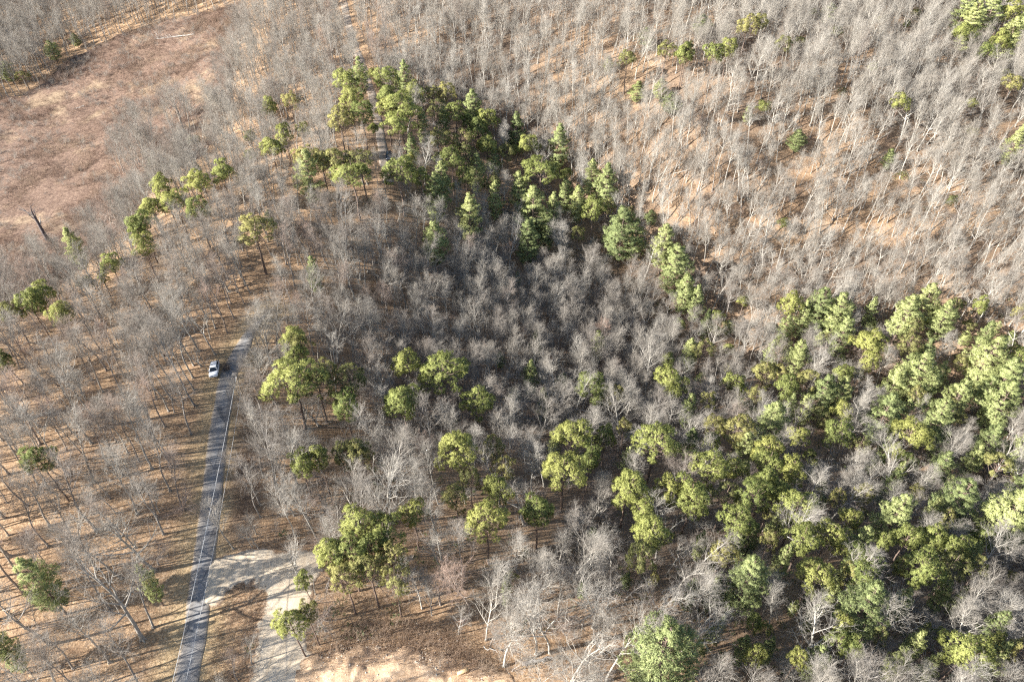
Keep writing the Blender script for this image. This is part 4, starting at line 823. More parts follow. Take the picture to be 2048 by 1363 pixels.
# every further tree: x and y in decimetres
FAR_WOODS = [
-27,1107,-796,1012,-176,1138,-474,1172,-434,1176,107,1079,887,625,-367,1177,255,1034,-330,1176,-399,1185,-116,1139,
-943,894,-297,1173,-890,953,-742,1076,795,736,-660,1131,922,606,-713,1102,143,1086,-215,1173,-253,1180,316,1030,
-168,1168,-631,1154,-858,1000,-45,1142,-978,883,-801,1052,-515,1205,74,1117,-410,1214,-80,1156,596,909,-922,950,
-777,1076,-277,1201,-840,1029,678,860,793,765,-372,1222,-480,1224,-326,1217,-450,1227,-660,1165,836,731,-975,916,
-754,1111,399,1024,-196,1203,-698,1149,-890,1005,-251,1216,266,1076,-732,1132,-125,1192,-920,984,-393,1244,-834,1061,
-94,1190,895,689,-31,1177,-299,1237,-630,1201,1,1169,755,823,69,1151,336,1064,-338,1248,-803,1099,376,1052,
954,634,-481,1261,-220,1236,701,879,-370,1264,-409,1270,737,854,-518,1262,-685,1192,574,969,-1000,937,299,1092,
-660,1209,860,748,799,806,-751,1155,-65,1208,-9,1195,-166,1236,-923,1021,-845,1090,-132,1230,-788,1140,-254,1264,
-732,1179,364,1078,-339,1282,-956,1000,328,1095,785,835,-620,1249,-513,1290,-188,1258,-420,1299,-295,1283,-386,1298,
288,1117,75,1189,693,917,-648,1245,-90,1239,-878,1088,-688,1224,-714,1209,-217,1276,15,1214,47,1206,725,901,
-56,1237,444,1065,-993,991,-818,1146,-948,1039,147,1179,177,1170,938,714,207,1161,-353,1320,-797,1171,315,1126,
472,1062,-143,1274,-615,1284,-863,1125,-754,1207,-312,1319,-681,1253,-982,1022,974,686,-110,1270,-1029,976,-522,1325,
-417,1337,-389,1335,529,1043,-269,1316,-192,1296,-220,1306,-494,1336,-644,1283,234,1170,274,1156,-711,1249,-852,1152,
-466,1348,17,1251,49,1243,98,1228,-295,1342,182,1200,971,719,-632,1307,-326,1352,-742,1246,-404,1363,-684,1283,
-895,1136,-530,1352,-49,1281,-246,1338,-153,1313,315,1157,723,948,766,916,-440,1369,-363,1365,-836,1188,-500,1365,
1009,688,-80,1298,263,1183,-1040,1010,-213,1338,-20,1281,239,1197,532,1076,166,1224,125,1240,-793,1235,-870,1179,
-1028,1037,-716,1289,-419,1391,-270,1370,-300,1378,-648,1332,505,1100,-165,1345,-822,1224,-128,1334,-96,1325,-488,1393,
-36,1307,-676,1324,10,1295,207,1227,-382,1402,-903,1172,-526,1392,323,1187,-759,1280,-201,1368,294,1201,-342,1402,
108,1270,-1066,1027,-555,1390,235,1226,183,1247,-237,1386,-315,1404,-934,1159,-467,1416,-10,1318,-431,1419,540,1104,
1003,748,86,1288,-69,1347,-260,1407,164,1269,-41,1341,-397,1430,-655,1367,-169,1383,267,1232,32,1318,-683,1354,
-369,1430,1033,729,212,1255,-286,1418,511,1132,871,893,-730,1330,-509,1429,-902,1210,-101,1370,322,1217,-554,1418,
-927,1192,798,960,-199,1403,-786,1301,684,1045,444,1173,-848,1262,-224,1417,-479,1444,-327,1441,-1064,1077,-129,1393,
-759,1329,150,1296,-422,1453,107,1313,302,1240,-597,1418,-47,1371,-454,1456,-270,1442,-391,1460,59,1339,22,1354,
-157,1415,217,1283,-650,1406,910,891,-537,1450,-359,1464,-710,1376,-969,1190,-68,1390,560,1139,87,1334,-202,1434,
260,1270,178,1303,-736,1365,663,1084,-230,1447,-683,1398,-22,1382,888,922,508,1173,1056,758,-104,1416,458,1200,
-763,1358,-868,1286,-280,1469,614,1124,484,1191,-1027,1158,-589,1455,-1084,1106,-502,1480,971,860,-636,1438,166,1328,
948,885,25,1382,126,1344,-37,1405,-416,1494,-1005,1190,-373,1494,78,1365,-149,1448,-319,1491,-801,1353,-119,1441,
-670,1431,-448,1499,-557,1479,918,924,-245,1483,-173,1463,662,1118,306,1287,-58,1427,-981,1225,5,1406,-85,1440,
-617,1468,-350,1510,-698,1430,510,1206,423,1245,-1077,1144,256,1316,637,1142,-1036,1187,-908,1299,192,1347,-884,1318,
481,1227,136,1370,64,1399,-30,1435,-517,1510,-131,1471,-474,1518,166,1360,-799,1382,110,1384,-650,1468,-440,1525,
-321,1523,-290,1520,976,900,43,1416,690,1127,-1020,1221,-236,1512,-566,1507,-776,1407,-59,1458,-86,1471,-1115,1137,
299,1321,1003,885,-1071,1185,-691,1467,-152,1502,-265,1535,7,1447,523,1233,1031,869,362,1307,-1050,1217,272,1346,
329,1323,-309,1549,797,1076,-632,1504,66,1432,-935,1317,-484,1547,35,1445,-455,1552,-821,1402,-116,1503,162,1397,
-22,1470,-556,1536,-336,1560,-586,1529,194,1390,-666,1500,-1008,1267,-84,1500,-724,1474,-921,1344,141,1418,-53,1494,
-1121,1172,-1038,1250,258,1374,1080,849,-967,1314,356,1337,1103,826,103,1442,-696,1499,520,1264,313,1356,19,1476,
844,1068,-351,1584,1007,929,-124,1534,227,1399,-262,1578,82,1461,451,1307,1033,912,-9,1500,-576,1562,-1069,1249,
-155,1559,-83,1535,281,1390,-35,1521,-648,1545,-1100,1229,-1000,1318,45,1493,186,1435,-1035,1290,-219,1587,-1140,1194,
155,1450,-742,1502,386,1353,-609,1567,829,1110,259,1409,-947,1365,-775,1486,-684,1537,-926,1385,18,1513,129,1470,
359,1374,103,1482,-95,1561,1117,862,-181,1594,231,1435,-1069,1281,-119,1578,608,1267,-345,1633,307,1407,-989,1352,
-53,1556,80,1505,-1131,1232,547,1304,-570,1602,341,1398,-678,1564,56,1521,575,1294,1028,971,-8,1549,440,1361,
-1115,1258,-156,1606,-248,1636,280,1435,-653,1583,210,1468,174,1484,149,1498,-612,1606,255,1454,415,1385,-1046,1330,
-967,1397,605,1297,379,1406,-939,1422,-68,1596,1149,874,101,1530,317,1439,-22,1581,857,1147,-592,1627,-1178,1224,
-1087,1311,1018,1015,556,1337,-1160,1247,-688,1593,43,1564,-1009,1381,132,1530,-925,1451,218,1499,-638,1625,252,1488,
-163,1654,390,1432,-1147,1277,364,1445,853,1176,77,1570,444,1412,163,1536,-352,1707,-1119,1310,-67,1631,107,1562,
-1002,1411,299,1482,623,1331,-683,1620,422,1430,200,1528,-17,1618,-916,1483,1172,896,139,1558,-957,1456,-376,1723,
348,1475,568,1373,-1108,1338,-1079,1363,279,1506,-841,1546,-985,1443,-36,1640,-662,1647,397,1463,-315,1733,1161,928,
238,1534,658,1337,180,1561,1048,1046,-462,1723,-904,1515,-1033,1416,326,1502,112,1595,218,1552,-8,1646,455,1448,
-420,1738,486,1435,-48,1665,89,1612,-501,1723,428,1468,1154,958,-692,1655,142,1596,-593,1698,-962,1489,527,1428,
898,1202,310,1528,558,1415,277,1545,-299,1758,176,1590,-725,1647,-1104,1381,625,1386,392,1499,-1012,1458,353,1517,
-156,1725,252,1564,-831,1591,-253,1759,-23,1681,657,1377,1185,947,810,1285,-927,1532,-49,1695,-1060,1429,-526,1739,
-570,1725,204,1595,-1087,1412,92,1645,-954,1519,425,1503,-408,1778,-813,1616,517,1463,-1040,1457,288,1570,-767,1647,
168,1623,-680,1692,-67,1717,357,1544,-1007,1488,1176,984,317,1568,459,1504,122,1651,958,1198,1004,1157,-12,1707,
247,1602,917,1235,811,1315,730,1366,642,1419,502,1491,-852,1613,396,1544,-92,1745,-803,1645,-518,1773,1156,1021,
-711,1698,903,1260,672,1414,442,1531,1091,1091,1216,962,232,1626,-1068,1462,-742,1685,300,1599,-995,1524,164,1661,
-973,1543,-787,1668,-935,1573,-228,1803,366,1582,208,1650,822,1342,647,1450,332,1603,-847,1641,939,1257,-257,1819,
258,1639,403,1576,-1046,1500,692,1436,-684,1737,-825,1666,915,1291,-649,1757,-96,1786,290,1640,-1020,1537,735,1424,
-4,1761,-738,1721,139,1707,-979,1571,672,1467,390,1608,1114,1121,-541,1809,-885,1641,341,1633,841,1364,867,1347,
368,1624,-1073,1503,264,1668,648,1493,708,1459,-852,1673,239,1691,-784,1715,-959,1604,-686,1766,961,1290,1052,1207,
1236,1017,828,1399,405,1633,-1015,1568,156,1735,705,1488,856,1391,266,1704,-759,1744,681,1510,-258,1871,-534,1844,
-917,1654,396,1660,1145,1139,-1063,1547,-878,1682,820,1432,-827,1716,-949,1638,-656,1806,846,1421,162,1764,-628,1822,
-1045,1574,722,1512,-798,1742,-997,1612,694,1538,-576,1850,573,1617,636,1580,-526,1871,-762,1772,539,1639,-24,1842,
-907,1687,403,1699,604,1614,-861,1723,-934,1678,-63,1867,635,1609,-256,1910,588,1641,-793,1770,-705,1816,-1038,1610,
-561,1877,737,1550,711,1568,1005,1343,-964,1670,-990,1652,558,1680,528,1699,-845,1752,-682,1838,-21,1875,-602,1874,
-906,1718,-1020,1638,614,1661,-629,1864,656,1632,507,1720,-520,1906,-769,1803,417,1762,588,1698,-658,1859,-933,1709,
747,1585,553,1727,1285,1082,659,1661,519,1750,638,1681,486,1760,446,1773,-738,1829,-881,1750,685,1645,-960,1699,
-215,1938,-813,1792,585,1727,-988,1683,738,1613,789,1579,-590,1901,626,1717,499,1785,383,1812,-1064,1633,546,1784,
685,1675,-685,1867,-851,1781,597,1759,664,1698,727,1643,-634,1891,831,1562,520,1803,464,1814,-716,1857,570,1793,
1032,1395,-772,1831,547,1815,631,1754,717,1669,325,1847,397,1839,1263,1145,789,1613,514,1835,668,1728,-534,1936,
594,1810,618,1786,693,1705,483,1843,569,1841,-1026,1680,456,1851,540,1850,1019,1428,620,1813,989,1458,-567,1931,
-966,1726,778,1640,604,1834,-933,1750,965,1486,399,1864,650,1790,-675,1893,1312,1108,564,1869,-836,1812,493,1871,
696,1734,835,1602,464,1875,-1059,1665,675,1772,608,1863,-808,1832,518,1882,637,1833,723,1714,813,1629,660,1813,
879,1577,752,1695,773,1674,438,1886,344,1886,534,1900,402,1891,642,1866,486,1900,-998,1721,584,1905,703,1768,
212,1908,621,1900,455,1906,367,1901,727,1753,561,1919,844,1631,921,1562,695,1810,752,1732,1310,1144,-321,1998,
669,1872,685,1845,973,1525,-517,1973,-880,1811,422,1920,515,1933,-547,1965,487,1930,895,1601,817,1678,633,1925,
728,1786,594,1938,327,1921,-723,1899,658,1908,801,1705,455,1934,-589,1957,563,1948,394,1930,363,1931,857,1656,
723,1818,-1063,1695,952,1565,1039,1482,697,1876,-849,1841,-932,1790,-989,1752,770,1764,929,1594,717,1849,307,1941,
883,1645,754,1799,-966,1773,202,1950,690,1908,610,1961,103,1963,1306,1183,434,1956,821,1726,536,1970,504,1968,
468,1964,-796,1880,350,1956,657,1952,384,1959,858,1693,410,1964,225,1962,290,1960,881,1674,717,1898,744,1856,
996,1559,322,1964,-878,1841,770,1824,-1043,1732,583,1983,-578,1984,794,1799,931,1636,911,1658,266,1974,710,1929,
986,1586,-844,1868,452,1986,631,1985,842,1755,869,1721,492,1994,757,1880,404,1988,971,1612,100,1992,542,2000,
352,1987,1177,1390,245,1987,740,1915,-1011,1770,324,1991,-824,1889,-736,1934,-32,2016,517,2008,898,1713,795,1855,
1035,1565,191,1999,817,1827,870,1756,378,2003,610,2007,301,2003,422,2010,-968,1809,267,2004,1066,1542,662,1995,
1006,1607,449,2015,774,1902,924,1699,-917,1845,218,2008,842,1815,1342,1206,966,1663,-1072,1742,357,2017,988,1640,
-570,2014,-541,2023,906,1742,-603,2005,580,2027,-810,1915,953,1690,285,2022,240,2023,889,1779,-999,1802,-898,1867,
330,2026,380,2028,-947,1839,-855,1894,876,1809,1070,1572,852,1847,-34,2045,936,1731,106,2034,1046,1606,431,2040,
801,1917,204,2034,770,1949,622,2032,1111,1537,520,2044,655,2026,557,2048,306,2045,408,2048,271,2044,1013,1658,
81,2045,1101,1563,1228,1408,-755,1959,973,1712,1039,1636,892,1833,183,2050,686,2024,370,2055,460,2058,934,1777,
-982,1835,-1067,1776,917,1808,999,1697,1354,1252,875,1876,242,2061,-552,2051,-1045,1799,1074,1625,964,1761,395,2070,
-1011,1827,291,2070,811,1957,-639,2025,-954,1866,266,2072,792,1978,71,2072,-913,1893,1124,1583,118,2073,1106,1606,
198,2075,1063,1655,162,2075,-834,1940,-28,2082,992,1748,1030,1701,420,2083,226,2081,931,1844,-889,1912,540,2081,
676,2053,1151,1568,1356,1287,1056,1682,322,2089,-713,2006,954,1828,971,1804,925,1873,139,2090,93,2089,728,2041,
-800,1970,1029,1729,908,1899,821,1984,359,2101,1001,1778,266,2101,296,2102,-608,2058,1087,1671,236,2104,566,2096,
164,2103,1213,1527,803,2008,1126,1637,1063,1715,1033,1756,-880,1940,999,1809,1186,1572,209,2112,1395,1279,695,2074,
1155,1617,776,2034,978,1852,125,2114,-692,2037,910,1935,-760,2007,936,1910,-554,2089,-973,1891,182,2121,93,2117,
-1023,1859,1121,1670,-998,1877,322,2124,-55,2123,51,2119,435,2124,1181,1604,857,1990,964,1894,233,2132,-586,2088,
-841,1977,1064,1763,22,2129,271,2136,-489,2119,1005,1859,1230,1563,204,2138,833,2020,1111,1714,1044,1807,1028,1833,
-533,2111,300,2144,151,2142,-20,2139,717,2090,1256,1542,907,1975,1158,1669,-748,2034,764,2071,-906,1954,1186,1643,
973,1923,-287,2151,1005,1889,1099,1755,932,1962,687,2107,1212,1615,115,2150,1071,1796,1141,1705,-678,2071,175,2156,
866,2020,228,2160,1038,1860,-1023,1890,-712,2060,85,2156,321,2162,-805,2019,-62,2158,1064,1827,42,2157,1239,1600,
817,2057,1387,1382,-872,1986,9,2161,1005,1916,-581,2118,-612,2107,285,2171,-367,2162,-156,2167,1411,1357,909,2004,
-119,2168,1105,1792,962,1967,1301,1537,-402,2163,988,1946,194,2177,1282,1567,-782,2043,250,2180,-511,2146,146,2180,
1144,1757,584,2156,-1005,1920,1242,1631,115,2179,708,2126,1214,1675,-37,2179,892,2033,1196,1700,1064,1877,1092,1838,
1277,1595,317,2187,1336,1514,1180,1727,88,2186,754,2113,1133,1791,-702,2089,1032,1927,172,2192,-558,2143,1401,1423,
-75,2188,-255,2187,1056,1906,-192,2188,1269,1626,13,2192,43,2194,944,2012,210,2201,-840,2031,-911,1994,-751,2075,
293,2201,984,1984,1332,1548,-604,2137,856,2074,1434,1389,255,2205,672,2156,-887,2012,1185,1755,-292,2196,883,2062,
1264,1657,1246,1681,1016,1968,-1077,1895,1124,1844,1315,1592,-100,2204,-806,2059,-221,2203,1369,1520,-131,2208,234,2219,
1180,1785,64,2214,145,2218,321,2218,748,2143,609,2184,175,2223,923,2054,651,2177,1438,1425,1298,1641,98,2223,
1215,1759,-641,2144,1236,1733,782,2135,270,2229,1363,1558,433,2219,1173,1818,-387,2208,849,2105,-1105,1895,577,2201,
-40,2226,-528,2185,-718,2118,-569,2174,1010,2006,26,2231,1260,1718,1356,1586,-879,2044,1068,1960,-177,2228,1094,1934,
-91,2233,892,2092,1399,1530,-962,2001,203,2245,-680,2142,-9,2239,129,2245,1293,1693,1310,1669,1332,1638,-300,2229,
-267,2230,1210,1803,1038,2000,-856,2065,238,2250,-363,2228,1426,1505,1392,1561,1250,1761,-792,2099,-225,2238,159,2253,
921,2088,102,2253,774,2162,959,2064,529,2228,-625,2173,70,2253,-411,2227,1368,1612,404,2248,1198,1841,1451,1483,
663,2205,349,2257,1074,1988,869,2127,-929,2039,478,2245,-742,2133,-1089,1938,-836,2090,-518,2215,612,2222,566,2233,
1243,1802,1429,1541,-772,2123,1313,1712,1025,2035,-1149,1899,1335,1685,-323,2250,-134,2261,-585,2202,-202,2260,-654,2179,
-288,2256,1181,1894,641,2225,-903,2065,201,2279,1301,1747,5,2274,-57,2272,285,2278,-374,2255,918,2119,948,2102,
-1122,1932,-958,2041,1430,1577,-232,2268,430,2270,983,2084,1404,1619,1065,2025,-87,2278,1235,1848,-691,2175,105,2288,
1105,1994,165,2290,-410,2257,40,2287,-555,2227,-22,2287,1474,1521,1384,1663,1356,1706,1336,1734,-811,2129,522,2266,
862,2162,1211,1893,-155,2284,586,2254,-509,2244,-869,2101,1275,1818,1429,1605,900,2144,-721,2172,666,2237,-261,2280,
232,2302,-1105,1961,1042,2060,1167,1950,1189,1930,1463,1565,-1151,1931,1380,1693,396,2293,-347,2278,354,2298,1322,1774,
137,2308,1018,2083,275,2306,1418,1645,1098,2024,797,2202,-784,2154,478,2285,977,2112,828,2190,5,2306,-950,2068,
-623,2221,561,2271,-673,2204,1269,1854,86,2314,-900,2101,646,2257,932,2145,1082,2047,182,2318,-598,2235,-217,2300,
-314,2293,-97,2308,-750,2177,-393,2285,56,2317,1414,1673,1369,1738,-38,2315,1457,1613,-930,2092,1125,2020,1303,1830,
-548,2256,1264,1881,-133,2314,1245,1904,-865,2131,-164,2314,859,2195,380,2318,112,2332,-1103,1992,911,2173,1411,1706,
342,2325,-1136,1970,-658,2229,515,2301,-444,2290,-269,2313,1363,1775,677,2266,1234,1933,-352,2306,1460,1643,546,2298,
1334,1818,1296,1865,-1193,1935,1113,2052,150,2342,269,2339,966,2152,300,2337,1447,1673,1072,2085,1192,1985,11,2342,
-739,2207,624,2288,-415,2306,216,2346,1392,1760,-839,2163,-216,2330,1010,2133,-905,2130,59,2348,-187,2334,-43,2346,
594,2302,1219,1975,1284,1907,1324,1862,655,2289,722,2271,-83,2348,-126,2346,831,2235,-321,2331,1170,2028,1475,1669,
-714,2232,1454,1703,1145,2052,1107,2082,1424,1748,1369,1821,1499,1642,-530,2299,862,2227,167,2367,-1172,1978,480,2337,
1393,1797,-677,2252,-817,2192,114,2368,1068,2116,-941,2129,1246,1968,520,2332,948,2189,-599,2281,-650,2265,1270,1947,
-441,2324,370,2358,-245,2350,-21,2368,-1129,2015,203,2374,340,2366,-571,2296,-891,2163,997,2170,-387,2339,640,2313,
305,2372,1212,2014,1360,1858,52,2378,-415,2337,685,2303,1035,2150,-752,2234,1333,1895,-150,2369,550,2339,87,2383,
-859,2187,1311,1923,746,2288,-356,2350,822,2262,-783,2224,400,2368,1500,1682,-90,2377,-305,2360,1456,1752,245,2386,
24,2388,717,2304,936,2217,1134,2096,-49,2387,-1221,1968,-216,2376,-268,2371,-933,2160,1447,1781,-719,2263,1067,2149,
1245,2013,1488,1729,126,2400,1198,2055,-645,2296,1390,1865,213,2402,-459,2350,794,2290,1434,1813,-124,2394,501,2368,
-8,2402,1021,2185,-1185,2009,380,2390,858,2267,272,2403,1412,1847,-817,2230,-387,2369,1341,1933,-1149,2039,-587,2324,
-541,2338,-189,2396,1317,1964,353,2402,-72,2408,-674,2298,1165,2100,1293,1990,674,2338,176,2417,755,2316,-778,2258,
-916,2192,1275,2014,1233,2052,704,2334,53,2420,-432,2372,1376,1913,550,2375,-247,2401,1003,2213,17,2421,1065,2178,
-754,2274,-1034,2129,1521,1731,-41,2420,1204,2084,1141,2132,234,2425,104,2428,-1245,1987,971,2237,1440,1852,-104,2421,
828,2302,-953,2183,-628,2329,1502,1771,-343,2397,733,2337,880,2285,330,2424,-857,2238,-291,2407,522,2392,475,2402,
-149,2423,1265,2045,1468,1833,442,2412,947,2260,-711,2308,-574,2356,1527,1758,-1188,2045,413,2420,261,2439,1323,2000,
1428,1890,-459,2388,1500,1801,-5,2443,202,2445,-1229,2020,-210,2430,1201,2112,63,2448,1407,1922,801,2330,-917,2222,
-679,2329,-891,2236,-800,2280,915,2286,158,2452,678,2370,1231,2093,-381,2410,297,2444,769,2344,1007,2243,1296,2040,
1175,2139,1350,1991,1065,2211,-1074,2136,580,2399,370,2440,35,2457,-550,2379,718,2366,501,2422,-136,2452,-759,2310,
1506,1829,-411,2416,-66,2459,1042,2235,1143,2173,-1163,2087,131,2466,888,2314,546,2418,1099,2205,1287,2068,-606,2374,
746,2369,990,2269,1533,1805,97,2471,855,2331,-248,2449,1416,1949,-734,2331,1,2472,-316,2443,-286,2448,1260,2099,
1204,2143,947,2296,-852,2281,1171,2167,-197,2460,-957,2228,-36,2474,1328,2046,-168,2466,-882,2270,-1248,2042,-1066,2168,
-366,2442,-644,2372,-1042,2184,232,2479,-579,2394,1459,1920,-96,2476,57,2483,921,2315,-933,2248,775,2373,1128,2206,
351,2471,477,2451,-467,2426,426,2460,-437,2433,1089,2231,575,2430,-689,2362,830,2357,1505,1873,1356,2034,314,2479,
1531,1842,272,2483,1236,2138,395,2472,-1116,2150,177,2494,507,2453,680,2413,-131,2487,1159,2199,-220,2479,1441,1963,
-796,2329,-1201,2096,-1233,2074,1263,2128,1318,2084,121,2503,-394,2457,760,2396,718,2410,3,2503,1299,2106,-825,2324,
1200,2182,894,2350,-860,2309,-763,2353,-914,2283,-962,2258,-263,2486,-632,2404,814,2384,1534,1877,1120,2239,546,2462,
-300,2483,-578,2423,922,2344,1364,2061,623,2444,1002,2307,298,2505,1075,2269,-162,2503,-720,2378,1475,1955,871,2369,
-350,2479,-607,2419,-53,2515,52,2520,156,2520,594,2459,-1191,2128,-90,2515,497,2482,-692,2395,1449,1993,81,2524,
1262,2158,1188,2211,-417,2474,-1077,2209,-1126,2178,658,2448,361,2510,1295,2137,1535,1905,1232,2185,-896,2313,1346,2097,
395,2507,17,2530,970,2341,847,2394,-657,2417,1105,2271,449,2502,209,2532,-208,2517,774,2423,-327,2502,-1249,2103,
-459,2477,912,2372,1330,2122,-139,2527,724,2441,-935,2304,-870,2337,1443,2024,264,2534,-797,2371,-745,2393,823,2412,
-500,2473,-1111,2206,313,2532,-396,2497,1016,2331,-240,2523,-168,2532,106,2545,-835,2359,-963,2298,1139,2267,695,2459,
1479,2001,941,2372,-274,2524,-19,2547,538,2500,39,2550,1258,2194,607,2485,-85,2546,1192,2241,1229,2216,1088,2303,
-56,2550,1169,2256,891,2399,1522,1965,-594,2460,188,2555,650,2480,-690,2430,-717,2420,800,2437,-783,2396,1371,2117,
1289,2182,-1240,2136,1317,2163,-1215,2156,388,2540,-197,2546,1396,2099,-371,2521,750,2457,1116,2298,230,2560,585,2505,
-650,2452,-127,2557,723,2469,347,2551,843,2431,1003,2364,446,2538,155,2569,-454,2511,-915,2347,1453,2059,-861,2375,
-1149,2214,-237,2553,1575,1935,-1106,2243,-297,2545,525,2527,17,2574,-835,2390,-340,2539,495,2535,-426,2523,-499,2510,
1563,1960,1349,2163,1152,2296,1284,2212,110,2582,-619,2479,-269,2557,919,2416,1180,2282,1035,2363,288,2575,672,2501,
-79,2579,1525,2009,960,2400,1398,2128,-12,2583,628,2514,1222,2260,-705,2455,1107,2329,61,2588,559,2534,1315,2198,
417,2563,-901,2376,896,2434,-747,2444,1447,2095,474,2556,762,2484,369,2574,-171,2581,1264,2240,-137,2585,-779,2436,
249,2591,-203,2582,-969,2350,-1134,2252,711,2505,801,2477,604,2535,1143,2323,1565,1990,-810,2428,189,2599,1381,2163,
-453,2542,-107,2594,134,2602,1009,2397,-682,2479,-645,2492,1474,2087,-596,2509,1353,2191,1076,2366,-877,2404,328,2593,
1308,2226,851,2468,655,2530,1212,2291,-943,2376,-264,2588,221,2608,-498,2543,-401,2565,286,2605,539,2564,-22,2612,
1439,2133,1057,2385,938,2442,106,2616,688,2529,-370,2574,509,2573,964,2432,1190,2315,-711,2484,-228,2600,460,2585,
1546,2040,1465,2117,580,2561,1125,2355,-314,2589,-858,2428,907,2460,1262,2274,15,2622,1344,2221,-182,2611,-52,2622,
161,2625,-529,2549,1383,2194,1585,2010,-441,2571,792,2509,-742,2483,-788,2465,54,2629,-909,2412,831,2499,1106,2377,
-837,2447,1152,2351,131,2632,193,2630,-973,2387,415,2608,368,2615,1433,2165,322,2622,-288,2608,1310,2261,-647,2526,
1412,2186,-941,2407,660,2561,-611,2540,1255,2302,269,2634,-8,2641,-121,2636,693,2557,869,2500,968,2460,761,2538,
1490,2131,-215,2630,502,2604,1211,2336,-339,2612,223,2643,630,2576,-88,2642,-153,2638,542,2598,1284,2293,-470,2586,
-518,2575,447,2618,917,2488,-40,2649,721,2557,1367,2240,-690,2527,300,2643,-721,2517,-422,2602,102,2655,1609,2028,
1147,2382,1181,2364,803,2535,-763,2505,-185,2644,1016,2451,-373,2616,1582,2061,1095,2414,1521,2122,1246,2331,-249,2640,
1439,2196,-855,2473,1339,2272,848,2525,-816,2490,-911,2450,13,2665,131,2666,571,2610,609,2603,903,2513,-112,2665,
-630,2566,528,2625,683,2587,-665,2555,-17,2672,-889,2470,-974,2431,-334,2641,946,2502,1504,2161,829,2548,1551,2121,
651,2603,763,2571,64,2680,1574,2100,-742,2538,993,2487,-59,2679,1135,2419,-698,2555,-790,2522,877,2537,1320,2311,
-950,2453,-202,2669,790,2568,-463,2624,1174,2401,734,2587,-299,2658,-408,2639,1242,2364,1374,2278,-544,2607,-147,2678,
1286,2337,1447,2224,-843,2509,34,2692,-493,2628,-369,2656,-924,2478,-2,2697,1605,2100,-264,2679,-107,2696,-523,2629,
932,2538,-770,2552,1568,2143,903,2550,1164,2430,679,2623,-814,2538,835,2577,-225,2690,782,2595,716,2616,-644,2599,
-735,2570,963,2531,1240,2394,1349,2325,1128,2456,-442,2658,1032,2505,-988,2466,-397,2669,-909,2507,-868,2526,-472,2655,
-190,2705,-709,2589,-316,2690,758,2616,1469,2249,1195,2430,-347,2687,-140,2715,-555,2640,874,2580,1379,2321,1603,2139,
1274,2390,1336,2356,992,2542,1062,2511,-276,2709,1411,2312,815,2613,963,2559,-792,2578,-764,2590,-520,2667,-991,2495,
1115,2496,1642,2125,914,2585,-898,2540,1501,2252,-429,2691,1036,2535,-962,2512,1595,2174,1178,2466,847,2613,-860,2562,
-635,2643,-679,2629,-467,2688,1205,2458,-193,2737,-558,2669,-237,2734,-377,2713,1622,2163,-726,2621,-837,2581,-298,2729,
877,2614,-408,2711,1389,2356,1064,2540,1350,2387,1099,2528,1267,2439,-503,2696,-814,2601,1235,2462,958,2596,985,2587,
-539,2695,-341,2739,1162,2507,1612,2199,918,2618,-921,2566,-259,2754,1512,2288,1021,2578,1301,2436,-681,2662,1192,2500,
-473,2720,1051,2570,-879,2592,1638,2187,-386,2740,-772,2634,1413,2370,-950,2564,1263,2466,1144,2532,-425,2738,1225,2493,
-650,2683,-999,2547,1610,2230,980,2615,-723,2664,1091,2568,-855,2619,-907,2598,1370,2418,1399,2400,-806,2641,1536,2304,
-496,2738,-752,2664,-367,2769,-457,2751,1641,2220,-701,2686,-527,2737,1073,2592,-402,2767,-945,2596,-578,2731,1145,2565,
1298,2486,1250,2513,1035,2620,-784,2670,1326,2473,1224,2531,1432,2405,1113,2590,1198,2549,1635,2252,-744,2693,-995,2594,
1282,2509,-678,2718,-842,2661,1385,2448,1173,2570,1410,2435,-904,2640,-522,2768,1670,2238,-564,2761,-709,2720,1071,2630,
-429,2795,-487,2783,-956,2629,-885,2662,1110,2619,1141,2604,-786,2702,1219,2567,1325,2510,-932,2647,1662,2270,1265,2548,
-760,2721,-856,2686,-663,2756,-827,2703,-471,2809,-583,2784,1445,2454,1307,2539,1203,2596,1695,2260,1383,2496,-920,2675,
-884,2691,1132,2637,-534,2804,-502,2812,1239,2586,-694,2762,-962,2664,-1003,2645,1416,2487,1364,2521,-731,2755,1294,2565,
1679,2297,-802,2736,1185,2628,-763,2752,1271,2587,1342,2548,-872,2720,-577,2816,1485,2468,-996,2676,-551,2830,-512,2841,
1463,2489,-688,2795,1324,2576,1402,2530,1711,2299,-960,2699,1428,2517,-930,2713,-605,2824,1238,2629,-1026,2674,1380,2551,
-826,2757,-720,2795,-862,2747,-898,2734,1277,2617,1534,2462,-788,2781,1703,2332,-750,2801,-561,2857,1334,2602,1265,2642,
-603,2854,1468,2527,1401,2571,1314,2621,1523,2492,1366,2593,-1012,2716,1599,2445,-852,2784,-811,2799,-914,2761,1501,2519,
-883,2775,1700,2370,1725,2350,1568,2476,-740,2829,-700,2842,1432,2570,-978,2745,-954,2765,1537,2516,1467,2567,-772,2838,
1359,2633,-836,2817,1419,2598,1730,2378,-877,2806,1565,2508,1497,2555,-728,2859,1595,2492,1621,2476,-1001,2764,1448,2596,
1703,2414,-817,2839,1656,2453,1534,2543,-953,2797,-912,2814,1415,2629,1364,2660,-1039,2765,1567,2536,-852,2842,-700,2894,
1485,2595,1751,2401,-729,2890,-760,2882,1624,2509,1394,2664,1735,2427,1450,2631,-1002,2800,1713,2451,1514,2597,1675,2483,
1479,2623,-805,2883,-968,2823,-1036,2794,1423,2660,-878,2862,-719,2917,1576,2570,-906,2857,-937,2846,1609,2552,1703,2482,
1652,2522,-846,2890,1459,2659,1558,2596,1734,2470,-965,2856,-1031,2830,1639,2557,-900,2887,1520,2641,1544,2626,-995,2852,
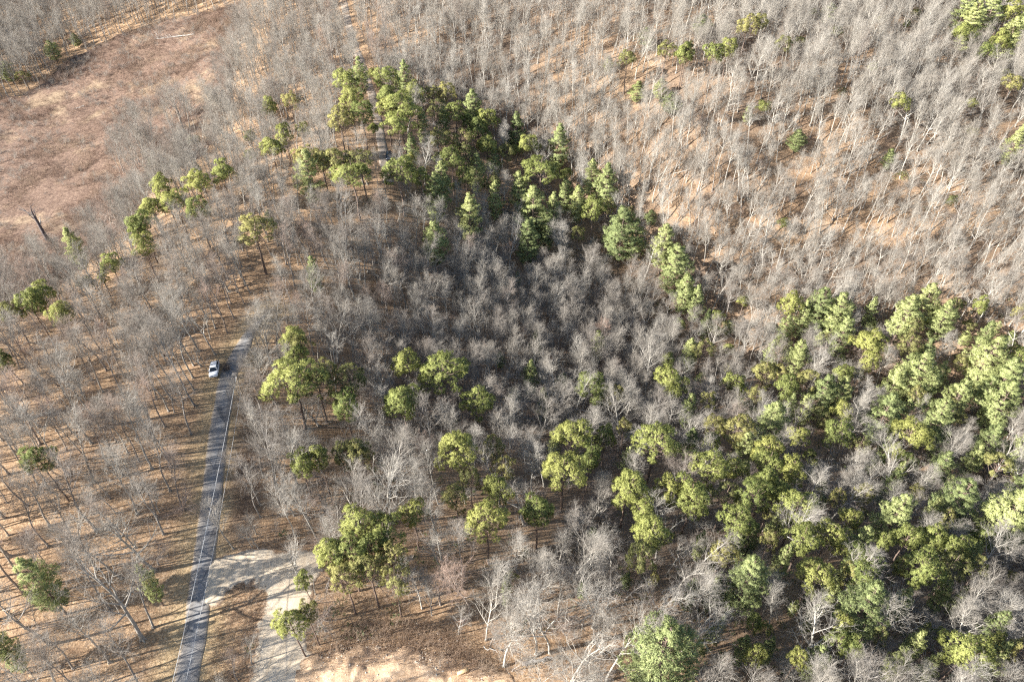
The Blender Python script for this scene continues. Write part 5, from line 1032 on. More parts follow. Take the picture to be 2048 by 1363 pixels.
-761,2939,1762,2469,-800,2928,-834,2917,-935,2880,1685,2533,1612,2587,-874,2904,1492,2671,1715,2519,1593,2609,1750,2503,
1681,2562,-1027,2866,1551,2657,-905,2922,-861,2938,-823,2952,1578,2645,1709,2553,1526,2680,-976,2897,-948,2909,1633,2614,
1797,2488,1608,2631,-1010,2891,1776,2511,1661,2601,1739,2543,1701,2592,1582,2675,-1056,2891,-854,2973,1731,2572,1609,2662,
-932,2948,-986,2928,1769,2549,1662,2631,1637,2650,-1033,2913,-903,2975,1695,2626,-973,2954,1731,2604,-1012,2941,1772,2580,
-934,2978,1659,2669,1641,2690,1804,2570,-1061,2942,1696,2658,-974,2984,1751,2627,1729,2650,-1020,2974,-951,3005,1795,2607,
-1051,2969,1677,2696,1781,2632,1722,2683,1835,2601,-997,3015,-1029,3014,1800,2656,1770,2681,1829,2642,-1063,3018,1862,2631,
1770,2714,1853,2661,-1073,3049,-1108,3038,1830,2694,1809,2719,-1107,3070,1864,2707,-1155,3064,1878,2738,-1247,3070,-1205,3091,
-1280,3080,-1320,3067,-1235,3109,-1948,2653,-1970,2640,-1298,3105,-1363,3076,-1947,2682,-1999,2646,-1895,2743,-1342,3106,-1284,3136,
-1933,2715,-1422,3067,-1997,2674,-1315,3135,-1886,2770,-1387,3103,-1455,3066,-1875,2793,-1920,2760,-1351,3139,-1484,3069,-1533,3047,
-1381,3136,-2034,2692,-1949,2761,-1907,2799,-1421,3122,-1562,3043,-1883,2820,-1513,3073,-1931,2788,-1453,3113,-1484,3102,-1356,3177,
-1609,3035,-1399,3163,-1806,2912,-1900,2844,-1930,2821,-1539,3092,-1643,3027,-1565,3080,-1439,3152,-1953,2809,-1772,2947,-1678,3012,
-1704,2995,-1978,2795,-1840,2900,-1501,3127,-1473,3146,-2062,2735,-1749,2973,-1597,3075,-1922,2855,-1531,3127,-1670,3041,-1975,2821,
-1421,3191,-1562,3113,-1952,2843,-1732,3005,-1634,3074,-2067,2761,-1455,3184,-2000,2818,-1852,2929,-1597,3104,-1794,2974,-1706,3036,
-2049,2785,-1880,2920,-2028,2809,-1672,3069,-1534,3157,-1935,2888,-1967,2867,-1500,3182,-1998,2843,-1628,3107,-1779,3008,-1863,2952,
-1914,2917,-1571,3150,-2057,2811,-2084,2793,-1764,3034,-1894,2942,-2038,2833,-1736,3058,-1667,3105,-1999,2869,-1616,3138,-2024,2855,
-1544,3187,-1938,2924,-1707,3089,-1501,3214,-1981,2900,-1871,2986,-1926,2950,-1852,3004,-1793,3047,-2098,2817,-2065,2849,-1534,3218,
-1689,3125,-2011,2897,-1973,2925,-1587,3195,-1653,3156,-1839,3032,-1626,3178,-1758,3093,-2091,2848,-1890,3005,-1922,2984,-1954,2961,
-2065,2878,-2046,2897,-1716,3135,-1788,3087,-1866,3036,-2025,2922,-1579,3232,-1829,3071,-1693,3166,-1762,3121,-1621,3212,-1892,3033,
-2003,2954,-1947,2998,-1657,3197,-1922,3017,-2114,2871,-1983,2977,-1824,3100,-2084,2907,-1686,3194,-1609,3244,-1917,3042,-1885,3069,
-1755,3160,-2062,2941,-1989,3002,-2118,2903,-2046,2962,-1812,3133,-1857,3102,-1789,3154,-2031,2983,-1700,3219,-1676,3235,-1736,3197,
-1973,3038,-1633,3267,-1776,3180,-1948,3061,-1848,3132,-2081,2963,-1905,3094,-2102,2947,-2006,3022,-2125,2935,-1932,3084,-1828,3160,
-1888,3121,-1726,3233,-2068,2995,-1771,3210,-1992,3058,-1806,3190,-2044,3023,-1682,3273,-2099,2984,-2024,3042,-2150,2949,-1936,3114,
-1883,3156,-1908,3138,-2132,2972,-1769,3241,-1733,3264,-1978,3098,-1864,3181,-2009,3081,-1830,3208,-2073,3035,-1935,3142,-2045,3066,
-2161,2976,-1809,3233,-1919,3166,-1727,3294,-1977,3127,-2126,3018,-2103,3038,-2149,3001,-1762,3277,-2012,3108,-1902,3189,-1792,3264,
-1882,3211,-2046,3095,-1967,3156,-2003,3132,-1944,3174,-2177,3006,-2089,3081,-2111,3065,-1847,3256,-2161,3028,-2142,3049,-2047,3123,
-1931,3209,-1881,3247,-1908,3229,-1824,3285,-1998,3171,-2077,3116,-2031,3151,-2103,3103,-2128,3088,-1869,3275,-1798,3321,-2180,3051,
-1988,3196,-2074,3143,-2205,3045,-1975,3221,-1932,3252,-1852,3311,-2113,3130,-2015,3204,-2182,3079,-1911,3277,-2149,3109,-2040,3193,
-1886,3304,-1958,3256,-2100,3158,-2137,3146,-1994,3251,-2017,3234,-2087,3184,-2211,3094,-2045,3224,-2162,3143,-1953,3299,-1915,3325,
-2193,3127,-1892,3343,-2084,3210,-2126,3188,-2155,3168,-1984,3294,-2052,3251,-2189,3154,-1952,3332,-2030,3280,-2222,3138,-2245,3121,
-1929,3352,-2118,3224,-2146,3208,-2009,3307,-2082,3256,-2186,3182,-2215,3167,-1990,3332,-2171,3206,-2065,3292,-1952,3372,-2248,3158,
-2045,3311,-2201,3204,-1989,3358,-2115,3269,-2166,3235,-2031,3336,-2240,3184,-2095,3293,-2140,3264,-2068,3326,-2272,3175,-2001,3381,
-2030,3361,-2144,3295,-2267,3204,-2206,3251,-2171,3277,-2253,3225,-2133,3318,-2072,3364,-2237,3244,-2108,3341,-2049,3383,-2199,3278,
-2279,3228,-2261,3250,-2135,3348,-2158,3331,-2107,3368,-2184,3316,-2229,3287,-2063,3410,-2088,3403,-2292,3259,-2217,3319,-2142,3374,
-2173,3361,-2269,3297,-2207,3347,-2295,3285,-2143,3401,-2253,3322,-2168,3387,-2313,3304,-2220,3375,-2255,3352,-2296,3323,-2156,3428,
-2190,3407,-2283,3356,-2344,3316,-2313,3345,-2264,3386,-2210,3427,-2238,3416,-2304,3378,-2359,3340,-2332,3368,-2282,3419,-2263,3443,
-2311,3422,-2335,3409,-2291,3444,-2374,3388,-2305,3467,-2332,3456,-2367,3438,-2352,3476,-2382,3472,10,227,-21,233,-64,234,
-133,223,44,232,-98,240,76,225,-7,259,-45,268,-194,222,55,261,19,278,124,238,-17,290,82,276,
180,224,155,243,125,267,50,300,107,296,-297,223,172,270,17,333,200,250,85,316,234,224,143,296,
230,255,74,346,131,325,178,302,-311,268,26,365,-335,245,112,347,-368,232,233,287,288,237,260,266,
210,309,-349,271,109,376,71,390,-378,278,260,305,239,326,293,283,330,243,321,271,-391,303,365,237,
235,363,-382,342,282,343,-479,224,340,305,360,284,267,371,411,226,319,332,395,253,298,373,-496,292,
351,339,274,402,406,284,-535,235,-521,267,440,244,334,373,394,318,-504,334,-569,221,-527,307,438,285,
-557,262,-500,368,490,228,463,271,390,362,354,396,-565,295,412,342,-592,254,-565,333,443,335,517,242,
-549,371,469,311,490,291,410,385,-615,278,436,367,517,275,-608,319,-591,353,-654,219,-651,255,553,255,
-642,302,521,304,-633,342,484,365,442,409,-692,218,583,241,552,291,-684,260,477,397,543,329,-687,305,
-669,347,527,356,-721,232,607,269,591,296,626,241,-683,377,500,415,524,393,-737,266,572,339,552,371,
-742,304,-732,350,637,290,674,235,660,262,608,343,-725,397,565,412,587,389,668,292,-782,335,651,322,
-737,436,616,378,702,256,-770,401,650,352,-788,373,689,315,733,259,-770,457,648,393,-798,428,677,369,
731,289,-823,407,770,238,722,340,679,401,-816,458,758,298,-790,520,710,385,788,276,-826,496,-856,459,
710,417,764,351,-827,531,798,305,-810,564,753,386,794,342,-864,513,744,415,828,289,-863,548,821,329,
-842,602,-900,512,771,427,795,400,849,317,816,372,-896,572,-920,543,844,389,-900,605,865,360,-878,644,
831,438,-945,581,874,390,-932,614,867,422,-921,651,859,452,903,388,-913,684,-967,637,-900,730,904,417,
892,446,872,479,-960,689,933,428,-932,755,902,483,-956,731,896,516,-936,788,937,468,-1016,689,933,499,
-1004,730,-969,780,966,461,924,527,912,558,-1038,723,-973,816,988,481,-1030,777,950,548,-1013,810,975,531,
1004,511,-1013,849,958,580,-1071,775,982,563,-1051,823,-1019,882,1017,544,-1087,808,-1049,863,-1081,847,1027,574,
998,610,-1038,913,1059,537,-1064,893,-1040,948,990,659,1028,614,-1071,922,1060,580,-1123,866,-1112,896,1022,649,
-1080,951,-1107,934,-1066,985,1094,594,1068,627,1051,654,-1145,912,-1095,989,1054,682,-1132,959,1110,620,-1163,936,
-1126,996,1090,673,1118,660,1144,638,-1126,1033,1088,709,-1174,985,-1105,1066,-1153,1021,-1205,972,1119,704,1145,682,
-1187,1014,1085,760,-1119,1094,-1163,1051,1124,737,1182,674,-1153,1096,1160,715,-1213,1031,1096,791,-1196,1059,1134,770,
1187,725,-1157,1142,-1202,1094,1129,802,-1181,1122,1214,702,1182,754,-1251,1054,-1219,1120,1140,830,1167,806,-1203,1146,
-1245,1101,1213,763,1241,730,-1192,1174,-1278,1079,1242,763,1206,818,-1271,1128,-1235,1169,1229,796,1188,846,-1216,1216,
-1272,1158,1278,778,1195,877,-1304,1136,1255,822,1234,847,-1220,1246,-1257,1211,-1284,1186,1232,878,1202,919,1305,803,
-1330,1163,-1288,1229,1275,870,1299,843,1237,914,-1262,1263,-1329,1197,1287,905,-1290,1273,1335,850,-1360,1204,1312,887,
-1323,1255,1271,946,1244,980,-1294,1302,-1350,1243,1346,895,1310,941,-1381,1231,1282,979,-1326,1296,-1348,1275,1379,897,
1344,939,-1395,1259,1316,986,1287,1021,-1332,1330,-1360,1312,1396,926,1349,982,1333,1015,-1429,1266,-1402,1301,1382,971,
1421,946,1322,1069,-1442,1293,1371,1036,1402,1004,1438,974,1357,1080,1434,1020,1406,1069,1354,1130,1443,1061,1390,1125,
1470,1031,1365,1175,1409,1160,1451,1109,1392,1197,1389,1237,1509,1089,1453,1163,1495,1121,1452,1209,1499,1159,1447,1243,
1428,1276,1547,1133,1416,1317,1486,1230,1532,1173,1513,1203,1443,1341,1479,1307,1498,1279,1566,1182,1543,1227,1482,1362,
1545,1266,1507,1333,1477,1400,1589,1238,1519,1367,1560,1306,1543,1344,1492,1438,1519,1400,1487,1478,1611,1280,1554,1387,
1576,1351,1516,1494,1549,1443,1615,1329,1507,1536,1581,1410,1601,1379,1497,1596,1560,1494,1583,1458,1649,1343,1524,1568,
1542,1537,1612,1439,1549,1582,1599,1501,1654,1406,1538,1610,1588,1540,1626,1476,1651,1448,1579,1579,1573,1609,1616,1534,
1547,1652,1686,1449,1658,1502,1644,1532,1629,1569,1549,1702,1579,1662,1624,1601,1553,1732,1617,1641,1708,1494,1692,1524,
1581,1715,1660,1587,1553,1779,1606,1702,1668,1617,1652,1644,1690,1580,1593,1747,1713,1551,1640,1686,1625,1722,1563,1826,
1693,1634,1724,1584,1679,1662,1605,1781,1623,1757,1667,1691,1721,1615,1602,1810,1565,1864,1659,1734,1708,1673,1695,1705,
1746,1626,1652,1780,1630,1830,1686,1748,1737,1673,1587,1896,1617,1857,1655,1818,1731,1712,1686,1790,1715,1752,1600,1921,
1762,1691,1688,1818,1676,1843,1639,1900,1662,1872,1597,1955,1733,1774,1753,1751,1784,1712,1639,1936,1737,1808,1720,1832,
1702,1866,1663,1919,1790,1744,1768,1782,1689,1898,1612,1998,1638,1970,1721,1896,1781,1811,1800,1785,1688,1946,1767,1839,
1666,1974,1708,1927,405,2642,1746,1885,1655,2001,344,2655,161,2673,195,2673,1640,2028,447,2652,382,2664,232,2681,
487,2648,1682,1997,1801,1844,108,2692,1734,1940,1756,1913,589,2634,265,2687,1708,1979,1779,1886,314,2683,1632,2069,
413,2672,1673,2029,631,2635,346,2689,1831,1839,180,2709,150,2711,1809,1874,440,2684,540,2666,1708,2013,287,2708,
491,2679,1635,2098,224,2716,1789,1919,-53,2719,96,2724,585,2665,-23,2723,319,2714,61,2729,1774,1954,393,2707,
1742,1999,699,2647,1667,2092,727,2642,526,2692,199,2735,1687,2073,365,2720,789,2626,1845,1880,29,2743,1715,2047,
-88,2739,480,2707,655,2669,253,2739,168,2748,1824,1923,127,2750,81,2752,612,2689,1744,2036,-40,2754,442,2726,
764,2654,-148,2750,-114,2754,399,2737,1814,1962,1793,1990,1857,1907,1700,2101,-5,2766,543,2719,56,2770,288,2760,
213,2767,362,2754,1730,2081,1839,1949,1688,2128,710,2687,791,2663,1667,2151,649,2704,743,2679,114,2778,331,2764,
593,2719,1790,2018,-187,2767,249,2774,845,2650,487,2744,148,2782,1756,2069,-55,2785,883,2644,-95,2783,688,2706,
522,2748,77,2793,1722,2117,38,2794,-239,2776,411,2770,442,2765,1831,1996,175,2794,767,2691,-136,2789,-5,2797,
-289,2772,910,2648,-169,2790,1872,1950,947,2635,634,2734,1707,2150,1784,2066,1675,2186,125,2807,833,2683,-207,2794,
577,2755,-323,2782,1833,2024,673,2737,62,2819,1735,2142,-63,2816,1860,2006,-34,2823,781,2717,879,2685,614,2762,
-153,2817,983,2647,1879,1986,815,2708,741,2731,1778,2112,4,2830,-116,2826,1825,2066,711,2746,1717,2184,1690,2212,
-293,2810,-252,2817,962,2667,929,2680,1011,2648,-217,2823,-375,2799,-188,2828,-344,2807,1745,2170,1856,2045,1770,2145,
1806,2111,1889,2013,-80,2846,771,2750,1829,2096,806,2741,896,2714,1051,2657,-282,2838,1884,2047,-411,2820,1025,2674,
-240,2850,1097,2645,-372,2831,988,2692,871,2735,929,2716,1772,2185,-185,2861,1802,2154,841,2749,1865,2083,959,2712,
1748,2219,-150,2871,1913,2038,1854,2113,-328,2858,1723,2261,1898,2078,1034,2700,-226,2880,912,2749,-267,2876,-428,2849,
-392,2858,1884,2103,1843,2154,1821,2182,995,2727,1757,2248,-468,2849,1095,2688,1786,2223,1122,2677,1171,2654,-365,2876,
1069,2709,936,2762,1041,2729,-323,2896,979,2755,1899,2129,-393,2887,1015,2746,1851,2192,1938,2093,1781,2266,1200,2669,
-282,2912,-469,2879,-507,2871,1231,2656,1888,2161,1175,2686,1823,2231,1098,2724,1756,2305,-439,2896,-373,2909,1147,2711,
1849,2220,-410,2911,-329,2928,1886,2196,1751,2334,1947,2132,1129,2734,1841,2254,1207,2702,1298,2656,1244,2684,1926,2164,
1064,2768,-564,2892,1794,2306,-524,2903,-384,2937,1103,2761,-598,2892,-495,2919,1279,2683,1824,2298,1900,2225,1237,2711,
1958,2163,1785,2343,1761,2365,1933,2193,1336,2663,1193,2737,1158,2754,1854,2280,-434,2947,1130,2771,-478,2947,1813,2335,
1891,2262,-562,2932,-593,2926,1305,2701,-525,2944,-623,2923,1274,2724,1918,2248,1937,2228,1777,2388,1980,2185,1866,2307,
1961,2208,1228,2755,1806,2369,1845,2333,-450,2976,1342,2703,1893,2294,1207,2777,-484,2979,1261,2754,-531,2973,1380,2696,
-595,2960,1949,2255,1841,2364,-631,2953,1408,2688,1989,2220,1871,2343,-562,2975,1930,2284,1782,2426,1236,2784,1289,2758,
1974,2243,1811,2412,1316,2750,1370,2722,1910,2320,1348,2743,-529,3004,1838,2406,-625,2983,1455,2690,1789,2454,-727,2959,
1282,2789,-566,3005,-597,2998,1422,2719,1875,2390,1985,2288,1909,2367,1937,2339,1319,2791,2018,2264,1820,2461,1465,2718,
1844,2446,1865,2427,-749,2982,1402,2760,1353,2789,1965,2337,1445,2739,-639,3019,-600,3030,-784,2978,1898,2408,1501,2718,
2027,2292,2001,2326,-817,2987,1927,2406,1826,2498,1543,2706,1892,2441,1479,2748,-767,3008,1951,2389,-731,3021,1394,2799,
-621,3053,1421,2791,1870,2475,1994,2362,2031,2325,1450,2781,1819,2530,-797,3017,1507,2752,-663,3059,1579,2713,1916,2457,
1959,2416,1866,2504,-875,3001,1610,2701,1488,2778,-761,3044,-825,3023,1947,2444,1558,2744,2020,2375,2052,2344,1535,2763,
1992,2413,-804,3046,-858,3030,1470,2813,1919,2491,1856,2547,-743,3072,1497,2806,2054,2371,-909,3024,1980,2447,-776,3071,
1634,2726,1951,2481,1572,2771,1605,2750,-884,3043,1538,2796,1852,2575,1907,2530,2031,2421,1892,2553,-804,3081,1670,2730,
2065,2399,-848,3074,-964,3033,2018,2450,1699,2715,1649,2750,1958,2511,-777,3102,1883,2580,1629,2769,1934,2540,1606,2787,
-937,3063,-885,3083,1577,2819,-805,3113,1991,2509,2063,2441,-845,3103,2013,2490,1913,2582,1689,2756,1886,2608,2093,2416,
1737,2723,-916,3083,2050,2467,1947,2566,1650,2793,1969,2550,-998,3068,1613,2825,-1031,3057,-879,3117,-957,3098,1932,2607,
2034,2517,1686,2794,-924,3112,-852,3138,2058,2499,1718,2776,2019,2541,1963,2591,1763,2749,2097,2465,1667,2815,1893,2654,
1643,2836,2004,2565,-1004,3099,-1051,3082,-884,3147,-913,3143,1941,2639,2062,2531,1890,2683,-948,3135,1711,2816,1738,2802,
2128,2484,1769,2790,2092,2523,2024,2587,1977,2631,-977,3142,1805,2768,2003,2610,1836,2748,2054,2568,1918,2686,1942,2668,
-1087,3105,-1033,3131,1715,2844,2129,2511,1972,2660,1777,2817,-1071,3132,-1141,3103,2052,2599,-951,3179,1907,2724,2092,2565,
-1011,3159,1851,2771,-979,3175,1809,2807,1756,2845,1953,2702,-1041,3161,-1114,3133,2004,2665,2125,2560,1842,2800,2034,2647,
2154,2542,1887,2775,-1001,3193,1921,2753,-1159,3130,2100,2599,-1030,3188,1807,2843,1777,2863,-1072,3174,1991,2708,-1106,3166,
1955,2746,-1189,3136,2091,2632,2128,2600,2019,2700,1887,2805,1921,2781,2174,2565,1861,2835,-1026,3218,1815,2870,1840,2853,
2081,2662,-1072,3204,-2011,2622,2055,2690,2164,2591,2001,2738,1954,2776,-1103,3198,2128,2630,-1229,3148,-2040,2610,-1148,3185,
-1184,3170,2111,2653,1932,2808,2156,2619,1883,2854,1854,2878,-2027,2645,-2065,2613,1984,2784,-1083,3236,2095,2697,2151,2647,
2195,2610,2073,2724,2046,2747,-1216,3190,-2114,2590,2137,2672,1927,2846,-2145,2563,-1124,3231,-1262,3170,-1174,3211,1961,2824,
2019,2779,-2098,2610,-2071,2640,1890,2885,2180,2659,2136,2701,-2216,2529,-2189,2554,-2237,2509,-1319,3169,2085,2751,-2165,2579,
1950,2860,2111,2732,2163,2685,1917,2888,2066,2774,1983,2841,2033,2804,-1145,3257,-2107,2642,-2263,2500,-1258,3211,-2150,2609,
2013,2827,-2081,2670,-1215,3236,2212,2659,-2221,2554,-2132,2637,-2248,2538,2064,2803,-1309,3204,2159,2721,-2185,2597,1946,2896,
1983,2870,-1184,3265,-2211,2579,-2064,2710,-1286,3222,-2111,2670,2040,2832,-2272,2529,2113,2775,-1250,3244,2196,2702,-2178,2622,
2139,2758,2016,2865,-2239,2571,-1340,3214,-1216,3272,-1388,3192,-2090,2713,-2149,2662,2091,2813,2166,2752,-2273,2557,-2218,2609,
2117,2802,-2128,2696,2199,2734,1993,2906,2076,2842,-2205,2632,-1369,3220,-1328,3241,-1299,3254,2153,2785,2243,2704,-2245,2605,
-2299,2558,-1229,3297,2034,2893,2062,2873,-2191,2670,2105,2845,-2230,2637,-1357,3249,-2166,2696,2193,2775,-1273,3291,-2100,2758,
2152,2815,2132,2834,2218,2759,-1413,3229,-1309,3282,-2277,2608,-2130,2740,-2154,2725,2259,2730,-1456,3216,-2263,2632,2185,2803,
2055,2914,-2193,2701,-2315,2600,-1380,3271,2109,2884,-2248,2667,2165,2840,-1353,3288,-1296,3316,-2140,2765,2139,2864,-1436,3249,
-2161,2748,2220,2800,2085,2914,-1413,3267,-2231,2694,2196,2829,-2118,2799,-1474,3242,-2191,2746,2273,2771,-2321,2629,-2222,2720,
-2147,2789,-2282,2670,-2260,2693,-2303,2654,-1325,3332,-1372,3312,2248,2808,-1515,3244,2171,2883,-1466,3275,-2116,2836,2112,2938,
2150,2908,-2344,2639,-2182,2785,2199,2871,2231,2844,-2140,2824,2276,2804,-2306,2680,-1418,3311,-2168,2808,-1446,3301,-2265,2725,
-2290,2702,-2241,2748,-1371,3340,-1546,3254,-2220,2776,-1519,3274,-2138,2851,-2331,2689,2195,2909,-2354,2671,2252,2862,2220,2891,
2155,2946,-1412,3345,-2289,2736,2275,2846,-2211,2806,-2261,2764,-1451,3329,-1508,3303,-2168,2850,2311,2822,-1566,3278,-2139,2881,
-2318,2727,2188,2939,-2203,2833,-2287,2762,2249,2896,-2343,2718,-2370,2697,-2233,2823,-1537,3313,2225,2927,-1499,3337,-2260,2810,
2321,2854,-2158,2904,2292,2885,2209,2959,-2333,2757,-1608,3294,-1462,3372,-2188,2886,-2211,2867,-2302,2790,2273,2911,-2390,2715,
-2237,2853,-1563,3328,-1523,3353,-2378,2742,-1495,3376,-2180,2916,2242,2960,-1654,3293,-2283,2842,2274,2945,-2352,2781,-2323,2808,
2341,2893,-1548,3369,-1595,3344,-1523,3383,-2310,2832,-2234,2899,-1636,3326,-2383,2770,-2213,2919,2312,2931,-2180,2948,-2412,2753,
-1686,3305,-2260,2889,-2283,2875,-2314,2858,-2335,2839,-2381,2799,-1573,3384,2293,2972,-1629,3363,-2261,2918,2332,2950,-2207,2968,
-2290,2899,-2233,2949,-1666,3349,-2367,2834,-1559,3412,2360,2942,-1718,3329,-2425,2793,-2200,2992,-2322,2893,-2350,2869,-2404,2826,
-1617,3401,-1694,3359,-2266,2957,-1596,3422,-2376,2865,2352,2984,-1769,3328,-2241,2986,-1660,3393,-2309,2933,2379,2964,-2352,2896,
-1743,3350,-2223,3009,-2431,2832,-2402,2859,-1719,3373,-1630,3428,-2269,2989,-2338,2932,-2429,2858,-2458,2834,-2302,2976,-1661,3427,
-2407,2887,-1788,3357,-1707,3407,2395,2996,-1749,3383,-2244,3037,-2367,2936,-2328,2969,-2273,3020,-2392,2920,-2294,3004,-1818,3353,
-2467,2857,-2439,2883,-1736,3412,-1800,3384,-2246,3070,-1719,3436,-1771,3408,-2271,3054,-2375,2967,-2321,3013,-2417,2931,-2470,2888,
-2304,3033,-1699,3458,-2346,3002,-2401,2960,-1866,3368,-2459,2916,-2254,3095,-1840,3394,-2280,3078,-2339,3034,-2497,2895,-2436,2951,
-1761,3450,-2362,3022,-1735,3472,-2323,3063,-1814,3429,-2484,2925,-2405,3003,-2432,2980,-1878,3401,-2309,3088,-2287,3107,-1850,3423,
-2510,2921,-2480,2953,-2390,3035,-1924,3385,-2269,3137,-1809,3462,-2360,3071,-2340,3089,-2418,3024,-2294,3131,-1790,3483,-2444,3006,
-2467,2989,-1847,3455,-1904,3424,-1875,3445,-2500,2973,-2389,3070,-2520,2958,-2322,3130,-2364,3102,-2451,3032,-2427,3053,-2298,3163,
-1840,3484,-1965,3406,-2479,3015,-1937,3429,-1815,3504,-2525,2994,-2417,3089,-2368,3133,-1907,3468,-2473,3044,-1884,3487,-2335,3166,
-2400,3114,-2296,3199,-2022,3402,-1850,3517,-1997,3424,-2553,2993,-1977,3442,-2522,3022,-2501,3042,-2446,3093,-2393,3139,-1954,3464,
-2365,3170,-2426,3121,-2337,3197,-1915,3498,-2311,3222,-2492,3072,-1882,3522,-2553,3021,-2037,3427,-1943,3491,-2005,3451,-2417,3146,
-2394,3166,-2541,3045,-2471,3110,-2524,3065,-2383,3188,-1978,3491,-1910,3534,-2456,3138,-2328,3243,-2043,3452,-2514,3089,-2365,3215,
-2495,3117,-2578,3046,-2090,3435,-2442,3170,-1948,3534,-2016,3491,-2542,3089,-2074,3457,-2413,3204,-2474,3155,-2115,3438,-1977,3531,
-2573,3079,-2334,3280,-2440,3196,-2500,3145,-2364,3258,-2010,3520,-2597,3073,-2525,3140,-2391,3254,-2091,3476,-2042,3509,-2423,3232,
-2467,3197,-2562,3124,-2074,3501,-2117,3474,-2494,3191,-2519,3175,-2393,3279,-2599,3106,-2448,3236,-2425,3258,-2370,3302,-2149,3468,
-2105,3504,-2474,3233,-2574,3148,-2553,3167,-2188,3455,-2022,3568,-2088,3527,-2058,3549,-2601,3133,-2140,3494,-2420,3290,-2516,3212,
-2175,3479,-2388,3321,-2577,3173,-2502,3240,-2482,3260,-2554,3200,-2089,3552,-2134,3523,-2054,3577,-2237,3455,-2157,3512,-2466,3283,
-2603,3168,-2445,3302,-2119,3547,-2186,3505,-2425,3327,-2552,3230,-2408,3348,-2085,3581,-2529,3251,-2508,3269,-2215,3494,-2594,3197,
-2637,3164,-2277,3467,-2141,3562,-2255,3484,-2115,3581,-2177,3540,-2458,3334,-2436,3355,-2497,3307,-2632,3194,-2586,3234,-2241,3505,
-2558,3260,-2205,3532,-2536,3280,-2621,3221,-2277,3497,-2418,3391,-2398,3407,-2158,3583,-2133,3602,-2441,3380,-2194,3568,-2500,3341,
-2471,3370,-2260,3529,-2554,3304,-2593,3275,-2230,3555,-2619,3253,-2667,3211,-2534,3327,-2421,3420,-2318,3504,-2174,3607,-2651,3241,
-2455,3404,-2618,3279,-2516,3366,-2416,3445,-2299,3535,-2217,3595,-2555,3342,-2582,3320,-2682,3240,-2282,3557,-2352,3510,-2507,3392,
-2648,3278,-2330,3532,-2453,3441,-2480,3421,-2383,3498,-2263,3586,-2578,3352,-2678,3267,-2620,3319,-2245,3606,-2433,3472,-2320,3557,
-2228,3624,-2296,3578,-2354,3539,-2659,3303,-2416,3502,-2473,3460,-2379,3533,-2517,3428,-2566,3389,-2282,3607,-2599,3367,-2637,3340,
-2262,3627,-2348,3567,-2327,3585,-2458,3489,-2552,3419,-2688,3309,-2500,3468,-2718,3290,-2414,3538,-2527,3451,-2483,3488,-2299,3626,
-2384,3566,-2451,3515,-2323,3611,-2618,3388,-2678,3343,-2660,3364,-2355,3603,-2602,3417,-2723,3316,-2563,3451,-2529,3479,-2438,3553,
-2494,3511,-2463,3539,-2380,3604,-2338,3643,-2723,3341,-2408,3595,-2592,3454,-2656,3402,-2677,3388,-2619,3438,-2575,3475,-2456,3574,
-2529,3519,-2717,3370,-2435,3598,-2495,3553,-2748,3348,-2392,3634,-2558,3509,-2373,3652,-2665,3429,-2421,3622,-2585,3499,-2646,3453,
-2462,3600,-2487,3581,-2745,3376,-2616,3487,-2725,3398,-2698,3426,-2542,3553,-2572,3534,-2683,3447,-2427,3648,-2452,3633,-2526,3578,
-2610,3514,-2486,3613,-2509,3600,-2663,3479,-2728,3426,-2752,3407,-2597,3542,-2646,3503,-2574,3563,-2453,3659,-2635,3526,-2727,3454,
-2502,3635,-2777,3415,-2752,3440,-2555,3600,-2478,3660,-2711,3479,-2617,3558,-2684,3514,-2535,3633,-2591,3590,-2742,3474,-2660,3543,
-2571,3622,-2783,3453,-2638,3580,-2767,3477,-2559,3645,-2732,3511,-2620,3607,-2691,3556,-2549,3669,-2721,3539,-2799,3476,-2759,3512,
-2674,3587,-2654,3605,-2601,3649,-2787,3499,-2584,3668,-2628,3638,-2704,3582,-2749,3555,-2781,3534,-2689,3611,-2619,3670,-2670,3633,
-2810,3519,-2733,3586,-2834,3508,-2720,3609,-2760,3585,-2654,3676,-2816,3546,-2783,3575,-2844,3532,-2686,3667,-2744,3621,-2709,3657,
-2729,3642,-2774,3616,-2851,3561,-2833,3580,-2803,3609,-2750,3657,-2732,3675,-2786,3646,-2841,3611,-2865,3593,-2772,3670,-2828,3641,
-2802,3679,-2872,3628,-2848,3672,-2893,3645,-2878,3672,-2912,3664,
]

rng = np.random.default_rng(11)
random.seed(11)

# ------------------------------------------------------------------ helpers
def link(o, parent=None):
    COL.objects.link(o)
    if parent is not None:
        o.parent = parent
    return o

def tag(o, label=None, cat=None, group=None, kind=None):
    if label: o["label"] = label
    if cat: o["category"] = cat
    if group: o["group"] = group
    if kind: o["kind"] = kind
    return o

def empty(name, loc=(0, 0, 0), rz=0.0):
    o = bpy.data.objects.new(name, None)
    o.empty_display_size = 0.3
    o.location = loc
    o.rotation_euler = (0, 0, rz)
    return link(o)

